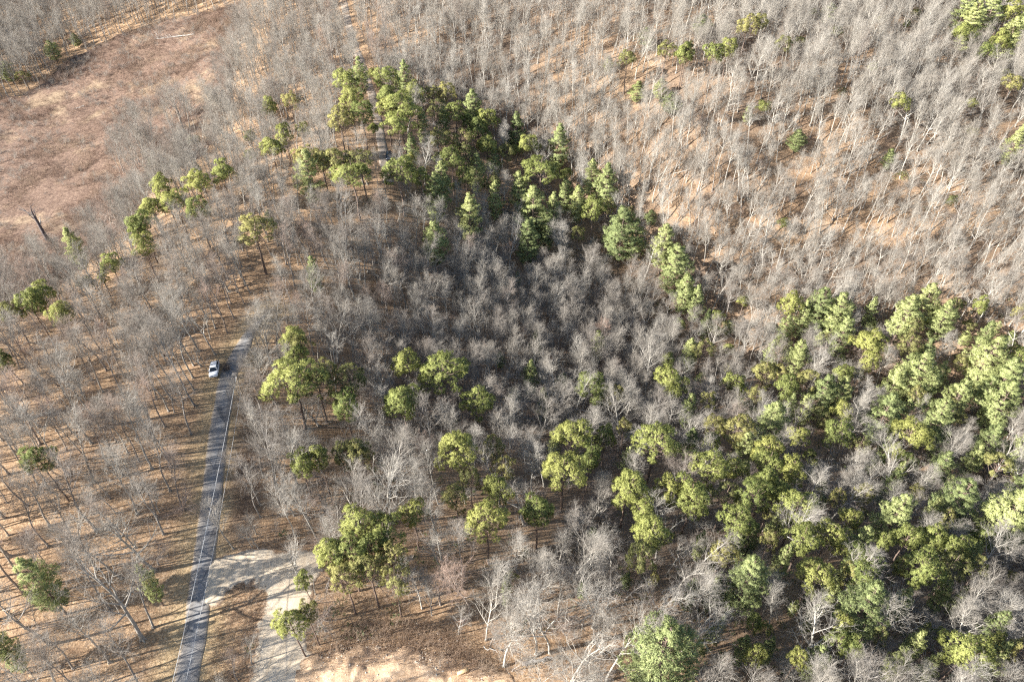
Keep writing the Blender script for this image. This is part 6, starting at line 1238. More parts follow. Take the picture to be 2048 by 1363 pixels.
def mesh_np(name, V, faces, mats, face_mat=None, smooth=False):
    """faces: list of int arrays (n,3) or (n,4)"""
    me = bpy.data.meshes.new(name)
    V = np.asarray(V, np.float32)
    me.vertices.add(len(V))
    me.vertices.foreach_set("co", V.ravel())
    faces = [np.asarray(f, np.int32) for f in faces if len(f)]
    loops = np.concatenate([f.ravel() for f in faces])
    tot = np.concatenate([np.full(len(f), f.shape[1], np.int32) for f in faces])
    start = np.concatenate([[0], np.cumsum(tot)[:-1]]).astype(np.int32)
    me.loops.add(len(loops))
    me.loops.foreach_set("vertex_index", loops)
    me.polygons.add(len(tot))
    me.polygons.foreach_set("loop_start", start)
    me.polygons.foreach_set("loop_total", tot)
    if face_mat is not None:
        me.polygons.foreach_set("material_index", np.asarray(face_mat, np.int32))
    if smooth:
        me.polygons.foreach_set("use_smooth", np.ones(len(tot), bool))
    for m in mats:
        me.materials.append(m)
    me.update()
    me.validate()
    return me

def obj(name, me, parent=None):
    return link(bpy.data.objects.new(name, me), parent)

def prisms(P0, P1, R0, R1, n):
    """open n-sided tapered tubes, one per segment -> (V, quads)"""
    P0 = np.asarray(P0, float); P1 = np.asarray(P1, float)
    R0 = np.asarray(R0, float); R1 = np.asarray(R1, float)
    D = P1 - P0
    L = np.linalg.norm(D, axis=1, keepdims=True) + 1e-9
    D = D / L
    ref = np.where(np.abs(D[:, 2:3]) < 0.9, np.array([[0, 0, 1.0]]), np.array([[1.0, 0, 0]]))
    A = np.cross(D, ref); A /= np.linalg.norm(A, axis=1, keepdims=True) + 1e-9
    B = np.cross(D, A)
    ang = np.arange(n) * 2 * math.pi / n
    ring = A[:, None] * np.cos(ang)[None, :, None] + B[:, None] * np.sin(ang)[None, :, None]
    V0 = P0[:, None] + ring * R0[:, None, None]
    V1 = P1[:, None] + ring * R1[:, None, None]
    V = np.concatenate([V0, V1], 1).reshape(-1, 3)
    m = len(P0)
    base = (np.arange(m) * 2 * n)[:, None]
    k = np.arange(n)[None]; k2 = (k + 1) % n
    Q = np.stack([base + k2, base + k, base + n + k, base + n + k2], 2).reshape(-1, 4)
    return V, Q

class Soup:
    """collects prisms / faces into one mesh, several material slots"""
    def __init__(self): self.V = []; self.F = {3: [], 4: []}; self.M = {3: [], 4: []}; self.n = 0
    def add(self, V, F, mat=0):
        F = np.asarray(F)
        if not len(F): return
        self.V.append(np.asarray(V, float)); k = F.shape[1]
        self.F[k].append(F + self.n); self.M[k].append(np.full(len(F), mat)); self.n += len(V)
    def build(self, name, mats, smooth=False, normals=None):
        fs = []; ms = []
        for k in (3, 4):
            if self.F[k]:
                fs.append(np.concatenate(self.F[k])); ms.append(np.concatenate(self.M[k]))
        V = np.concatenate(self.V)
        if normals is not None:                     # shading normals for the needle tufts (the last block of vertices)
            nv = np.zeros_like(V); nv[-len(normals):] = normals
            me = mesh_np(name, V, fs, mats, np.concatenate(ms), True)
            me.normals_split_custom_set_from_vertices(nv.astype(np.float32).tolist())
            return me
        return mesh_np(name, V, fs, mats, np.concatenate(ms), smooth)

def unit(v): return v / (np.linalg.norm(v, axis=-1, keepdims=True) + 1e-9)

# ------------------------------------------------------------------ terrain
CPA = np.array(CONTROL)
def tps_fit(P):
    X = P[:, :2] / 100; n = len(X)
    d = np.linalg.norm(X[:, None] - X[None], axis=2)
    K = np.where(d > 0, d * d * np.log(d + 1e-9), 0) + np.eye(n) * 0.02
    A = np.zeros((n + 3, n + 3)); A[:n, :n] = K; A[:n, n] = 1; A[:n, n + 1:] = X; A[n, :n] = 1; A[n + 1:, :n] = X.T
    b = np.zeros(n + 3); b[:n] = P[:, 2]
    return X, np.linalg.solve(A, b)
TX, TW = tps_fit(CPA)
def height(x, y):
    x = np.asarray(x, float); y = np.asarray(y, float)
    xs, ys = x.ravel(), y.ravel()
    out = np.zeros(len(xs))
    for i in range(0, len(xs), 20000):
        q = np.stack([xs[i:i + 20000], ys[i:i + 20000]], 1) / 100.0
        d2 = ((q[:, None] - TX[None]) ** 2).sum(2)
        K = 0.5 * d2 * np.log(d2 + 1e-12)
        out[i:i + 20000] = K @ TW[:-3] + TW[-3] + q @ TW[-2:]
    # beyond the surveyed hills the land levels out into one long rise
    far = np.clip((np.hypot(xs, ys - 200) - 480) / 300, 0, 1)
    out = out * (1 - far) + far * (20 + 0.03 * np.clip(ys, 0, None))
    return out.reshape(x.shape)
def hz(x, y): return float(height(np.array([x]), np.array([y]))[0])

def inpoly(x, y, poly):
    P = np.array(poly); r = np.zeros(np.shape(x), bool); j = len(P) - 1
    for i in range(len(P)):
        cnd = ((P[i, 1] > y) != (P[j, 1] > y)) & (x < (P[j, 0] - P[i, 0]) * (y - P[i, 1]) / (P[j, 1] - P[i, 1] + 1e-12) + P[i, 0])
        r ^= cnd; j = i
    return r
def dline(x, y, pl, closed=False):
    P = np.array(pl)
    if closed: P = np.vstack([P, P[:1]])
    best = np.full(np.shape(x), 1e9)
    for a, b in zip(P[:-1], P[1:]):
        ab = b - a; t = np.clip(((x - a[0]) * ab[0] + (y - a[1]) * ab[1]) / (ab @ ab + 1e-9), 0, 1)
        best = np.minimum(best, np.hypot(x - a[0] - t * ab[0], y - a[1] - t * ab[1]))
    return best
def sdist(x, y, poly):                         # positive inside
    d = dline(x, y, poly, True)
    return np.where(inpoly(x, y, poly), d, -d)
_h = np.random.default_rng(5).random((256, 256))
def vnoise(x, y, s):
    x = np.asarray(x) / s; y = np.asarray(y) / s
    i = np.floor(x).astype(int); j = np.floor(y).astype(int); fx = x - i; fy = y - j
    fx = fx * fx * (3 - 2 * fx); fy = fy * fy * (3 - 2 * fy)
    g = lambda a, b: _h[a % 256, b % 256]
    return (g(i, j) * (1 - fx) + g(i + 1, j) * fx) * (1 - fy) + (g(i, j + 1) * (1 - fx) + g(i + 1, j + 1) * fx) * fy - 0.5

def scatter(n, poly=None, box=(-260, 260, 20, 400)):
    if poly is not None:
        P = np.array(poly); box = (P[:, 0].min(), P[:, 0].max(), P[:, 1].min(), P[:, 1].max())
    x = rng.uniform(box[0], box[1], n); y = rng.uniform(box[2], box[3], n)
    return (x[k], y[k]) if poly is not None and (k := inpoly(x, y, poly)) is not None else (x, y)
# ------------------------------------------------------------------ materials
def new_mat(name):
    m = bpy.data.materials.new(name); m.use_nodes = True
    nt = m.node_tree
    for n in list(nt.nodes):
        nt.nodes.remove(n)
    out = nt.nodes.new("ShaderNodeOutputMaterial")
    b = nt.nodes.new("ShaderNodeBsdfPrincipled")
    b.inputs["Roughness"].default_value = 0.9
    b.inputs["Specular IOR Level"].default_value = 0.15
    nt.links.new(b.outputs[0], out.inputs[0])
    return m, nt, b

def N(nt, t, **kw):
    n = nt.nodes.new(t)
    for k, v in kw.items():
        if k in n.inputs: n.inputs[k].default_value = v
        else: setattr(n, k, v)
    return n
def ramp(nt, fac, stops, interp='LINEAR'):
    r = nt.nodes.new("ShaderNodeValToRGB"); r.color_ramp.interpolation = interp
    e = r.color_ramp.elements
    while len(e) < len(stops): e.new(0.5)
    for k, (p, c) in enumerate(stops):
        e[k].position = p; e[k].color = (*c, 1)
    nt.links.new(fac, r.inputs[0])
    return r.outputs[0]
def mix(nt, fac, a, b, blend='MIX'):
    m = nt.nodes.new("ShaderNodeMix"); m.data_type = 'RGBA'; m.blend_type = blend
    for sock, v in ((m.inputs[0], fac), (m.inputs[6], a), (m.inputs[7], b)):
        if hasattr(v, "is_linked"): nt.links.new(v, sock)
        elif isinstance(v, (int, float)): sock.default_value = v
        else: sock.default_value = (*v, 1)
    return m.outputs[2]
def noise(nt, scale, detail=4, rough=0.6, vec=None):
    n = N(nt, "ShaderNodeTexNoise", Scale=scale, Detail=detail, Roughness=rough)
    if vec is None:
        tc = nt.nodes.new("ShaderNodeNewGeometry"); vec = tc.outputs["Position"]
    nt.links.new(vec, n.inputs["Vector"])
    return n.outputs["Fac"]
def bump(nt, b, h, dist, strength=1.0):
    n = N(nt, "ShaderNodeBump", Strength=strength, Distance=dist)
    nt.links.new(h, n.inputs["Height"]); nt.links.new(n.outputs[0], b.inputs["Normal"])
def plain(name, colr, rough=0.6, metal=0.0, spec=0.4, coat=0.0):
    m, nt, b = new_mat(name)
    b.inputs["Base Color"].default_value = (*colr, 1)
    b.inputs["Roughness"].default_value = rough; b.inputs["Metallic"].default_value = metal
    b.inputs["Specular IOR Level"].default_value = spec; b.inputs["Coat Weight"].default_value = coat
    return m

# leaf litter: a tangle of dry leaves, straw coloured where mown beside the road
def mat_ground():
    m, nt, b = new_mat("leaf_litter")
    big = noise(nt, 0.045, 5, 0.65); mid = noise(nt, 0.5, 5, 0.7); fine = noise(nt, 2.6, 4, 0.85)
    base = ramp(nt, big, [(0.30, (0.23, 0.145, 0.082)), (0.5, (0.34, 0.222, 0.127)), (0.7, (0.44, 0.305, 0.18))])
    litter = ramp(nt, fine, [(0.34, (0.075, 0.045, 0.03)), (0.45, (0.30, 0.185, 0.105)), (0.55, (0.47, 0.32, 0.195)), (0.67, (0.76, 0.60, 0.43))])
    c = mix(nt, 0.68, base, litter)
    c = mix(nt, ramp(nt, mid, [(0.45, (0, 0, 0)), (0.66, (0.5, 0.5, 0.5))]), c, (0.15, 0.092, 0.06))
    at = N(nt, "ShaderNodeAttribute", attribute_name="straw")
    straw = ramp(nt, fine, [(0.3, (0.25, 0.17, 0.085)), (0.7, (0.58, 0.44, 0.26))])
    c = mix(nt, at.outputs["Fac"], c, straw)
    at2 = N(nt, "ShaderNodeAttribute", attribute_name="humus_shade")
    c = mix(nt, at2.outputs["Fac"], c, ramp(nt, fine, [(0.3, (0.075, 0.055, 0.042)), (0.7, (0.21, 0.155, 0.115))]))  # dark soil tone, with the hollow's shade painted into it
    nt.links.new(c, b.inputs["Base Color"])
    bump(nt, b, fine, 0.25, 0.9)
    return m
def mat_field():
    m, nt, b = new_mat("dry_field")
    big = noise(nt, 0.06, 5, 0.65); fine = noise(nt, 1.2, 5, 0.85)
    c1 = ramp(nt, fine, [(0.34, (0.06, 0.038, 0.029)), (0.5, (0.15, 0.098, 0.072)), (0.68, (0.28, 0.20, 0.143))])
    c2 = ramp(nt, fine, [(0.3, (0.20, 0.14, 0.085)), (0.7, (0.42, 0.32, 0.21))])
    nt.links.new(mix(nt, ramp(nt, big, [(0.53, (0, 0, 0)), (0.66, (0.7, 0.7, 0.7))]), c1, c2), b.inputs["Base Color"])
    bump(nt, b, fine, 0.3, 0.8)
    return m
def mat_asphalt():
    m, nt, b = new_mat("worn_asphalt")
    big = noise(nt, 0.35, 5, 0.7); fine = noise(nt, 7.0, 3, 0.7)
    c = ramp(nt, big, [(0.3, (0.17, 0.168, 0.17)), (0.7, (0.27, 0.262, 0.255))])
    c = mix(nt, ramp(nt, fine, [(0.62, (0, 0, 0)), (0.75, (0.5, 0.5, 0.5))]), c, (0.27, 0.22, 0.165))
    uv = N(nt, "ShaderNodeAttribute", attribute_name="across")
    tr = ramp(nt, uv.outputs["Fac"], [(0.0, (0.95, 0.95, 0.95)), (0.10, (0.35, 0.35, 0.35)), (0.28, (0.22, 0.22, 0.22)), (0.5, (0, 0, 0)), (0.72, (0.22, 0.22, 0.22)), (0.90, (0.35, 0.35, 0.35)), (1.0, (0.95, 0.95, 0.95))])
    c = mix(nt, tr, c, ramp(nt, fine, [(0.35, (0.17, 0.13, 0.09)), (0.65, (0.42, 0.33, 0.23))]))
    # mended cracks
    vo = N(nt, "ShaderNodeTexVoronoi", feature='DISTANCE_TO_EDGE', Scale=0.23)
    g = nt.nodes.new("ShaderNodeNewGeometry"); nt.links.new(g.outputs["Position"], vo.inputs["Vector"])
    c = mix(nt, ramp(nt, vo.outputs["Distance"], [(0.0, (0.7, 0.7, 0.7)), (0.022, (0, 0, 0))]), c, (0.05, 0.05, 0.055))
    nt.links.new(c, b.inputs["Base Color"]); b.inputs["Roughness"].default_value = 0.8
    bump(nt, b, fine, 0.03, 0.5)
    return m
def rim_blend(nt, c, fine):
    # leaf cover lies over the outer edge of a sheet
    at = N(nt, "ShaderNodeAttribute", attribute_name="rim")
    mth = N(nt, "ShaderNodeMath", operation='MULTIPLY_ADD'); mth.inputs[1].default_value = 1.6; mth.inputs[2].default_value = -0.80
    nt.links.new(noise(nt, 0.9, 5, 0.75), mth.inputs[0])
    add = N(nt, "ShaderNodeMath", operation='ADD', use_clamp=True)
    nt.links.new(at.outputs["Fac"], add.inputs[0]); nt.links.new(mth.outputs[0], add.inputs[1])
    leaf = ramp(nt, fine, [(0.34, (0.10, 0.062, 0.04)), (0.5, (0.32, 0.21, 0.13)), (0.68, (0.58, 0.45, 0.32))])
    return mix(nt, ramp(nt, add.outputs[0], [(0.2, (1, 1, 1)), (0.55, (0, 0, 0))]), c, leaf)
def mat_track():
    m, nt, b = new_mat("worn_track")
    big = noise(nt, 0.3, 5, 0.7); fine = noise(nt, 3.0, 4, 0.8)
    c = ramp(nt, big, [(0.35, (0.20, 0.185, 0.175)), (0.52, (0.29, 0.245, 0.20)), (0.65, (0.34, 0.225, 0.135))])
    c = mix(nt, 0.3, c, ramp(nt, fine, [(0.3, (0.12, 0.09, 0.07)), (0.7, (0.42, 0.34, 0.27))]))
    nt.links.new(c, b.inputs["Base Color"]); bump(nt, b, fine, 0.08, 0.7)
    return m
def mat_gravel():
    m, nt, b = new_mat("pale_gravel")
    big = noise(nt, 0.25, 5, 0.7); fine = noise(nt, 5.0, 4, 0.8)
    c = ramp(nt, big, [(0.3, (0.52, 0.42, 0.295)), (0.7, (0.66, 0.555, 0.42))])
    c = mix(nt, 0.45, c, ramp(nt, fine, [(0.3, (0.32, 0.24, 0.16)), (0.5, (0.58, 0.475, 0.35)), (0.7, (0.72, 0.63, 0.5))]))
    # wheel tracks run along the drive (world y)
    g = nt.nodes.new("ShaderNodeNewGeometry"); mp = N(nt, "ShaderNodeMapping"); mp.inputs["Scale"].default_value = (1.5, 0.06, 1)
    nt.links.new(g.outputs["Position"], mp.inputs[0])
    tr = noise(nt, 1.0, 4, 0.7, mp.outputs[0])
    c = mix(nt, ramp(nt, tr, [(0.5, (0, 0, 0)), (0.62, (0.6, 0.6, 0.6))]), c, (0.45, 0.35, 0.24))
    c = rim_blend(nt, c, fine)
    nt.links.new(c, b.inputs["Base Color"]); bump(nt, b, fine, 0.06, 0.7)
    return m
def mat_dirt():
    m, nt, b = new_mat("graded_clay")
    big = noise(nt, 0.3, 5, 0.7); fine = noise(nt, 3.0, 5, 0.8)
    c = ramp(nt, big, [(0.3, (0.42, 0.265, 0.155)), (0.55, (0.55, 0.385, 0.25)), (0.72, (0.62, 0.49, 0.37))])
    gm = nt.nodes.new("ShaderNodeNewGeometry"); mp = N(nt, "ShaderNodeMapping"); mp.inputs["Scale"].default_value = (.35, 1.6, 1); mp.inputs["Rotation"].default_value = (0, 0, .5)
    nt.links.new(gm.outputs["Position"], mp.inputs[0])
    c = mix(nt, ramp(nt, noise(nt, 1.2, 5, .75, mp.outputs[0]), [(0.5, (0, 0, 0)), (0.66, (0.7, 0.7, 0.7))]), c, (0.33, 0.20, 0.115))
    c = mix(nt, 0.5, c, ramp(nt, fine, [(0.3, (0.26, 0.15, 0.08)), (0.5, (0.5, 0.35, 0.22)), (0.72, (0.74, 0.6, 0.45))]))
    c = rim_blend(nt, c, fine)
    nt.links.new(c, b.inputs["Base Color"]); bump(nt, b, fine, 0.15, 0.9)
    return m
def mat_tree(name, stops, var=0.25, rough=0.9):
    """bark: colour set by the tree's own tone (0 pale .. 1 brown-red)"""
    m, nt, b = new_mat(name)
    at = N(nt, "ShaderNodeAttribute", attribute_name="tone", attribute_type='INSTANCER')
    c = ramp(nt, at.outputs["Fac"], stops)
    f = noise(nt, 1.3, 3, 0.6)
    c = mix(nt, var, c, ramp(nt, f, [(0.3, tuple(.35 * x for x in stops[1][1])), (0.7, tuple(min(.9, 1.5 * x) for x in stops[0][1]))]))
    nt.links.new(c, b.inputs["Base Color"]); b.inputs["Roughness"].default_value = rough
    return m
BARK = mat_tree("grey_bark", [(0, (0.44, 0.41, 0.36)), (0.35, (0.34, 0.31, 0.265)), (0.7, (0.20, 0.18, 0.165)), (1, (0.24, 0.18, 0.145))])
TWIG = mat_tree("twig_bark", [(0, (0.325, 0.298, 0.26)), (0.35, (0.255, 0.228, 0.193)), (0.7, (0.205, 0.177, 0.15)), (1, (0.31, 0.20, 0.15))], 0.2)
def mat_needle(name, a, bcol):
    m, nt, b = new_mat(name)
    oi = nt.nodes.new("ShaderNodeObjectInfo")
    c = ramp(nt, oi.outputs["Random"], [(0, tuple(.72 * q for q in a)), (.45, tuple((p + q) / 2 for p, q in zip(a, bcol))), (1, bcol)])
    f = noise(nt, 1.1, 3, 0.6)
    c = mix(nt, ramp(nt, f, [(0.35, (0, 0, 0)), (0.7, (0.45, 0.45, 0.45))]), c, tuple(1.25 * x for x in bcol))
    nt.links.new(c, b.inputs["Base Color"]); b.inputs["Roughness"].default_value = 0.6
    b.inputs["Specular IOR Level"].default_value = 0.25
    tr = N(nt, "ShaderNodeBsdfTranslucent"); nt.links.new(c, tr.inputs[0])
    mx = N(nt, "ShaderNodeMixShader"); mx.inputs[0].default_value = 0.22
    out = [n for n in nt.nodes if n.type == 'OUTPUT_MATERIAL'][0]
    nt.links.new(b.outputs[0], mx.inputs[1]); nt.links.new(tr.outputs[0], mx.inputs[2]); nt.links.new(mx.outputs[0], out.inputs[0])
    return m
NEED_R = mat_needle("needles_yellow_green", (0.18, 0.235, 0.075), (0.37, 0.37, 0.115))
NEED_W = mat_needle("needles_blue_green", (0.23, 0.29, 0.12), (0.44, 0.46, 0.19))
NEED_D = mat_needle("needles_olive", (0.17, 0.195, 0.075), (0.35, 0.32, 0.115))
LAUREL = mat_needle("laurel_leaves", (0.075, 0.10, 0.04), (0.13, 0.15, 0.065))
PINEBARK = plain("pine_bark", (0.17, 0.125, 0.10), 0.95, spec=0.1)
def mat_scatter(name, stops, scale=0.12):
    m, nt, b = new_mat(name)
    f = noise(nt, scale, 5, 0.75)
    nt.links.new(ramp(nt, f, stops), b.inputs["Base Color"])
    return m
BRUSHM = mat_scatter("brush_stems", [(0.3, (0.15, 0.105, 0.075)), (0.5, (0.25, 0.175, 0.125)), (0.72, (0.36, 0.29, 0.22))], 0.3)
SCRUBM = mat_scatter("scrub_stems", [(0.3, (0.105, 0.068, 0.053)), (0.45, (0.16, 0.107, 0.08)), (0.58, (0.205, 0.148, 0.108)), (0.74, (0.29, 0.22, 0.15))], 0.07)
ROCKM = mat_scatter("pale_rock", [(0.3, (0.30, 0.25, 0.2)), (0.7, (0.6, 0.55, 0.48))], 1.5)

# ------------------------------------------------------------------ ground sheets
def axis(lo, hi, fine_lo, fine_hi, step, coarse):
    a = list(np.arange(fine_lo, fine_hi + 1e-6, step))
    s = step; p = fine_lo
    left = []
    while p > lo: s = min(s * 1.25, coarse); p -= s; left.append(p)
    s = step; p = a[-1]; right = []
    while p < hi: s = min(s * 1.25, coarse); p += s; right.append(p)
    return np.array(left[::-1] + a + right)
def relief(x, y):
    d = np.clip((np.minimum(dline(x, y, ROAD), dline(x, y, TRACK)) - 3.0) / 6, 0, 1)
    d = d * np.clip(-sdist(x, y, DRIVE) / 4, 0, 1) * np.clip(-sdist(x, y, DIRT) / 4, 0, 1)
    return d * (1.0 * vnoise(x, y, 9.0) + 0.4 * vnoise(x + 50, y, 3.5))
def surf(x, y): return height(x, y) + relief(x, y)
def surf1(x, y): return float(surf(np.array([float(x)]), np.array([float(y)]))[0])

def grid_mesh(name, X, Y, Z, mat, attrs=None, keep=None):
    ny, nx = X.shape
    idx = np.arange(nx * ny).reshape(ny, nx)
    Q = np.stack([idx[:-1, :-1], idx[:-1, 1:], idx[1:, 1:], idx[1:, :-1]], 2).reshape(-1, 4)
    V = np.stack([X, Y, Z], 2).reshape(-1, 3)
    at = {k: v.ravel() for k, v in (attrs or {}).items()}
    if keep is not None:
        Q = Q[keep.ravel()[Q].any(1)]
        used = np.unique(Q); remap = np.zeros(len(V), int); remap[used] = np.arange(len(used))
        V = V[used]; Q = remap[Q]; at = {k: v[used] for k, v in at.items()}
    me = mesh_np(name, V, [Q], [mat], smooth=True)
    for k, v in at.items():
        a = me.attributes.new(k, 'FLOAT', 'POINT'); a.data.foreach_set("value", v.astype(np.float32))
    return me

gx = axis(-2500, 2500, -300, 300, 2.5, 120); gy = axis(-700, 3500, -20, 420, 2.5, 120)
GX, GY = np.meshgrid(gx, gy)
straw = np.clip(1.2 - (dline(GX, GY, ROAD) - 1.8) / 2.6 + 0.9 * vnoise(GX, GY, 4), 0, 0.85) * (GY < 130)
straw = np.maximum(straw, np.clip(0.9 - (dline(GX, GY, ROAD) - 1.8) / 3, 0, 0.5))
hum_shade = np.clip((np.clip(-height(GX, GY) - 3, 0, 9) / 9) * (GX > -30) * (.7 + 1.0 * vnoise(GX, GY, 20)), 0, 0.8) * (GY < 175)  # low ground coloured darker: soil tone plus painted shade of the hollow
hum_shade = np.maximum(hum_shade, np.clip((GY - 165) / 40, 0, 1) * (GX > -45) * np.clip(.55 + .9 * vnoise(GX, GY, 17), 0, .75))
hum_shade = np.maximum(hum_shade, 0.6 * np.clip(sdist(GX, GY, BRUSH) + 1, 0, 1))
tag(obj("ground", grid_mesh("ground", GX, GY, surf(GX, GY), mat_ground(), {"straw": straw, "humus_shade": hum_shade})), kind="structure")

def sheet(name, poly, step, lift, mat, edge=1.0, extra=None, kind="structure", ragged=0.6):
    """a surface lying on the ground whose rim dips under it, so its edge is as ragged as the land"""
    P = np.array(poly)
    xs = np.arange(P[:, 0].min() - 3, P[:, 0].max() + 3, step); ys = np.arange(P[:, 1].min() - 3, P[:, 1].max() + 3, step)
    X, Y = np.meshgrid(xs, ys)
    s = sdist(X, Y, poly) + (1.0 if name == 'driveway' else 0) + ragged * 2 * vnoise(X, Y, 1.6) + ragged * vnoise(X, Y, 0.5)
    prof = np.clip(s / edge, -1, 1)
    Z = surf(X, Y) + np.where(prof > 0, lift * np.sqrt(np.clip(prof, 0, 1)), 0.35 * prof)
    if extra is not None: Z = Z + extra(X, Y) * np.clip(s / 2, 0, 1)
    return tag(obj(name, grid_mesh(name, X, Y, Z, mat, {"rim": np.clip(s / 1.1, 0, 1)}, keep=s > -edge)), kind=kind)

sheet("field", FIELD, 2.0, 0.12, mat_field(), 2.0, lambda x, y: 0.5 * vnoise(x, y, 6) + 0.4, ragged=2.0)
sheet("driveway", DRIVE, 0.4, 0.07, mat_gravel(), 0.6, lambda x, y: 0.05 * vnoise(x, y, 1.0) + .03, ragged=0.7)
def dirt_relief(x, y):
    b = 1.1 * np.clip(vnoise(x, y, 4.0) + 0.15, 0, 1) + 0.5 * np.abs(vnoise(x, y, 1.7)) + 0.25 * vnoise(x, y, 0.7)
    return b
sheet("dirt_bank", DIRT, 0.3, 0.12, mat_dirt(), 0.9, dirt_relief, ragged=1.0)

# the road: a ribbon following the survey line
def resample(pl, step):
    P = np.array(pl); out = [P[0]]
    # Catmull-Rom
    Q = np.vstack([2 * P[0] - P[1], P, 2 * P[-1] - P[-2]])
    for i in range(1, len(Q) - 2):
        p0, p1, p2, p3 = Q[i - 1:i + 3]
        n = max(1, int(np.linalg.norm(p2 - p1) / step))
        for k in range(1, n + 1):
            t = k / n
            out.append(0.5 * (2 * p1 + (p2 - p0) * t + (2 * p0 - 5 * p1 + 4 * p2 - p3) * t * t + (3 * p1 - p0 - 3 * p2 + p3) * t ** 3))
    return np.array(out)
def ribbon(name, line, half, mat, taper=None):
    RL = resample(line, 1.2)
    tan = unit(np.gradient(RL, axis=0)); nor = np.stack([-tan[:, 1], tan[:, 0]], 1)
    offs = np.array([-2.25, -1.75, -1.6, -0.8, 0, 0.8, 1.6, 1.75, 2.25]) * half / 1.6
    wob = 0.28 * vnoise(RL[:, 0] * 3, RL[:, 1], 2.0) + 0.15 * vnoise(RL[:, 0] * 3 + 9, RL[:, 1], .8)
    w = np.ones(len(RL))
    if taper: w = np.clip((len(RL) - np.arange(len(RL))) * 1.2 / taper, .02, 1)
    off = offs[None] * w[:, None] + np.where(np.abs(offs) > half * .9, 1, 0)[None] * wob[:, None]
    RX = RL[:, 0:1] + nor[:, 0:1] * off; RY = RL[:, 1:2] + nor[:, 1:2] * off
    RZ = surf(RX, RY) + np.array([-0.3, -0.02, 0.075, 0.095, 0.105, 0.095, 0.075, -0.02, -0.3])[None]
    AC = np.repeat(((offs / half * 1.6 + 1.7) / 3.4).clip(0, 1)[None], len(RL), 0)
    return tag(obj(name, grid_mesh(name, RX, RY, RZ, mat, {"across": AC})), kind="structure")
ribbon("road", ROAD, 1.6, mat_asphalt(), 14)
ribbon("far_track", TRACK, 1.25, mat_track())

# ------------------------------------------------------------------ bare trees: fourteen ways of growing
STYLES = [ # height, first-limb share, limb length share, limb angle from vertical, limbs, lean, trunk radius share
    (18, .45, .26, 42, 13, .3, .0092), (18, .52, .22, 36, 12, .4, .0085), (18, .40, .30, 44, 13, .8, .0098), (18, .42, .28, 34, 15, .3, .0088),
    (15, .36, .30, 48, 11, .5, .0095), (15, .45, .22, 46, 9, 1.0, .0075), (18, .40, .32, 52, 9, 1.8, .0105), (18, .30, .36, 50, 14, .7, .0135),
    (11, .12, .52, 58, 12, .6, .0165), (18, .58, .20, 40, 11, .6, .0082), (18, .50, .24, 48, 12, 1.0, .0092), (18, .55, .25, 30, 14, .2, .0085),
    (17, .38, .33, 40, 14, .6, .0100), (17, .44, .27, 55, 12, .9, .0098)]

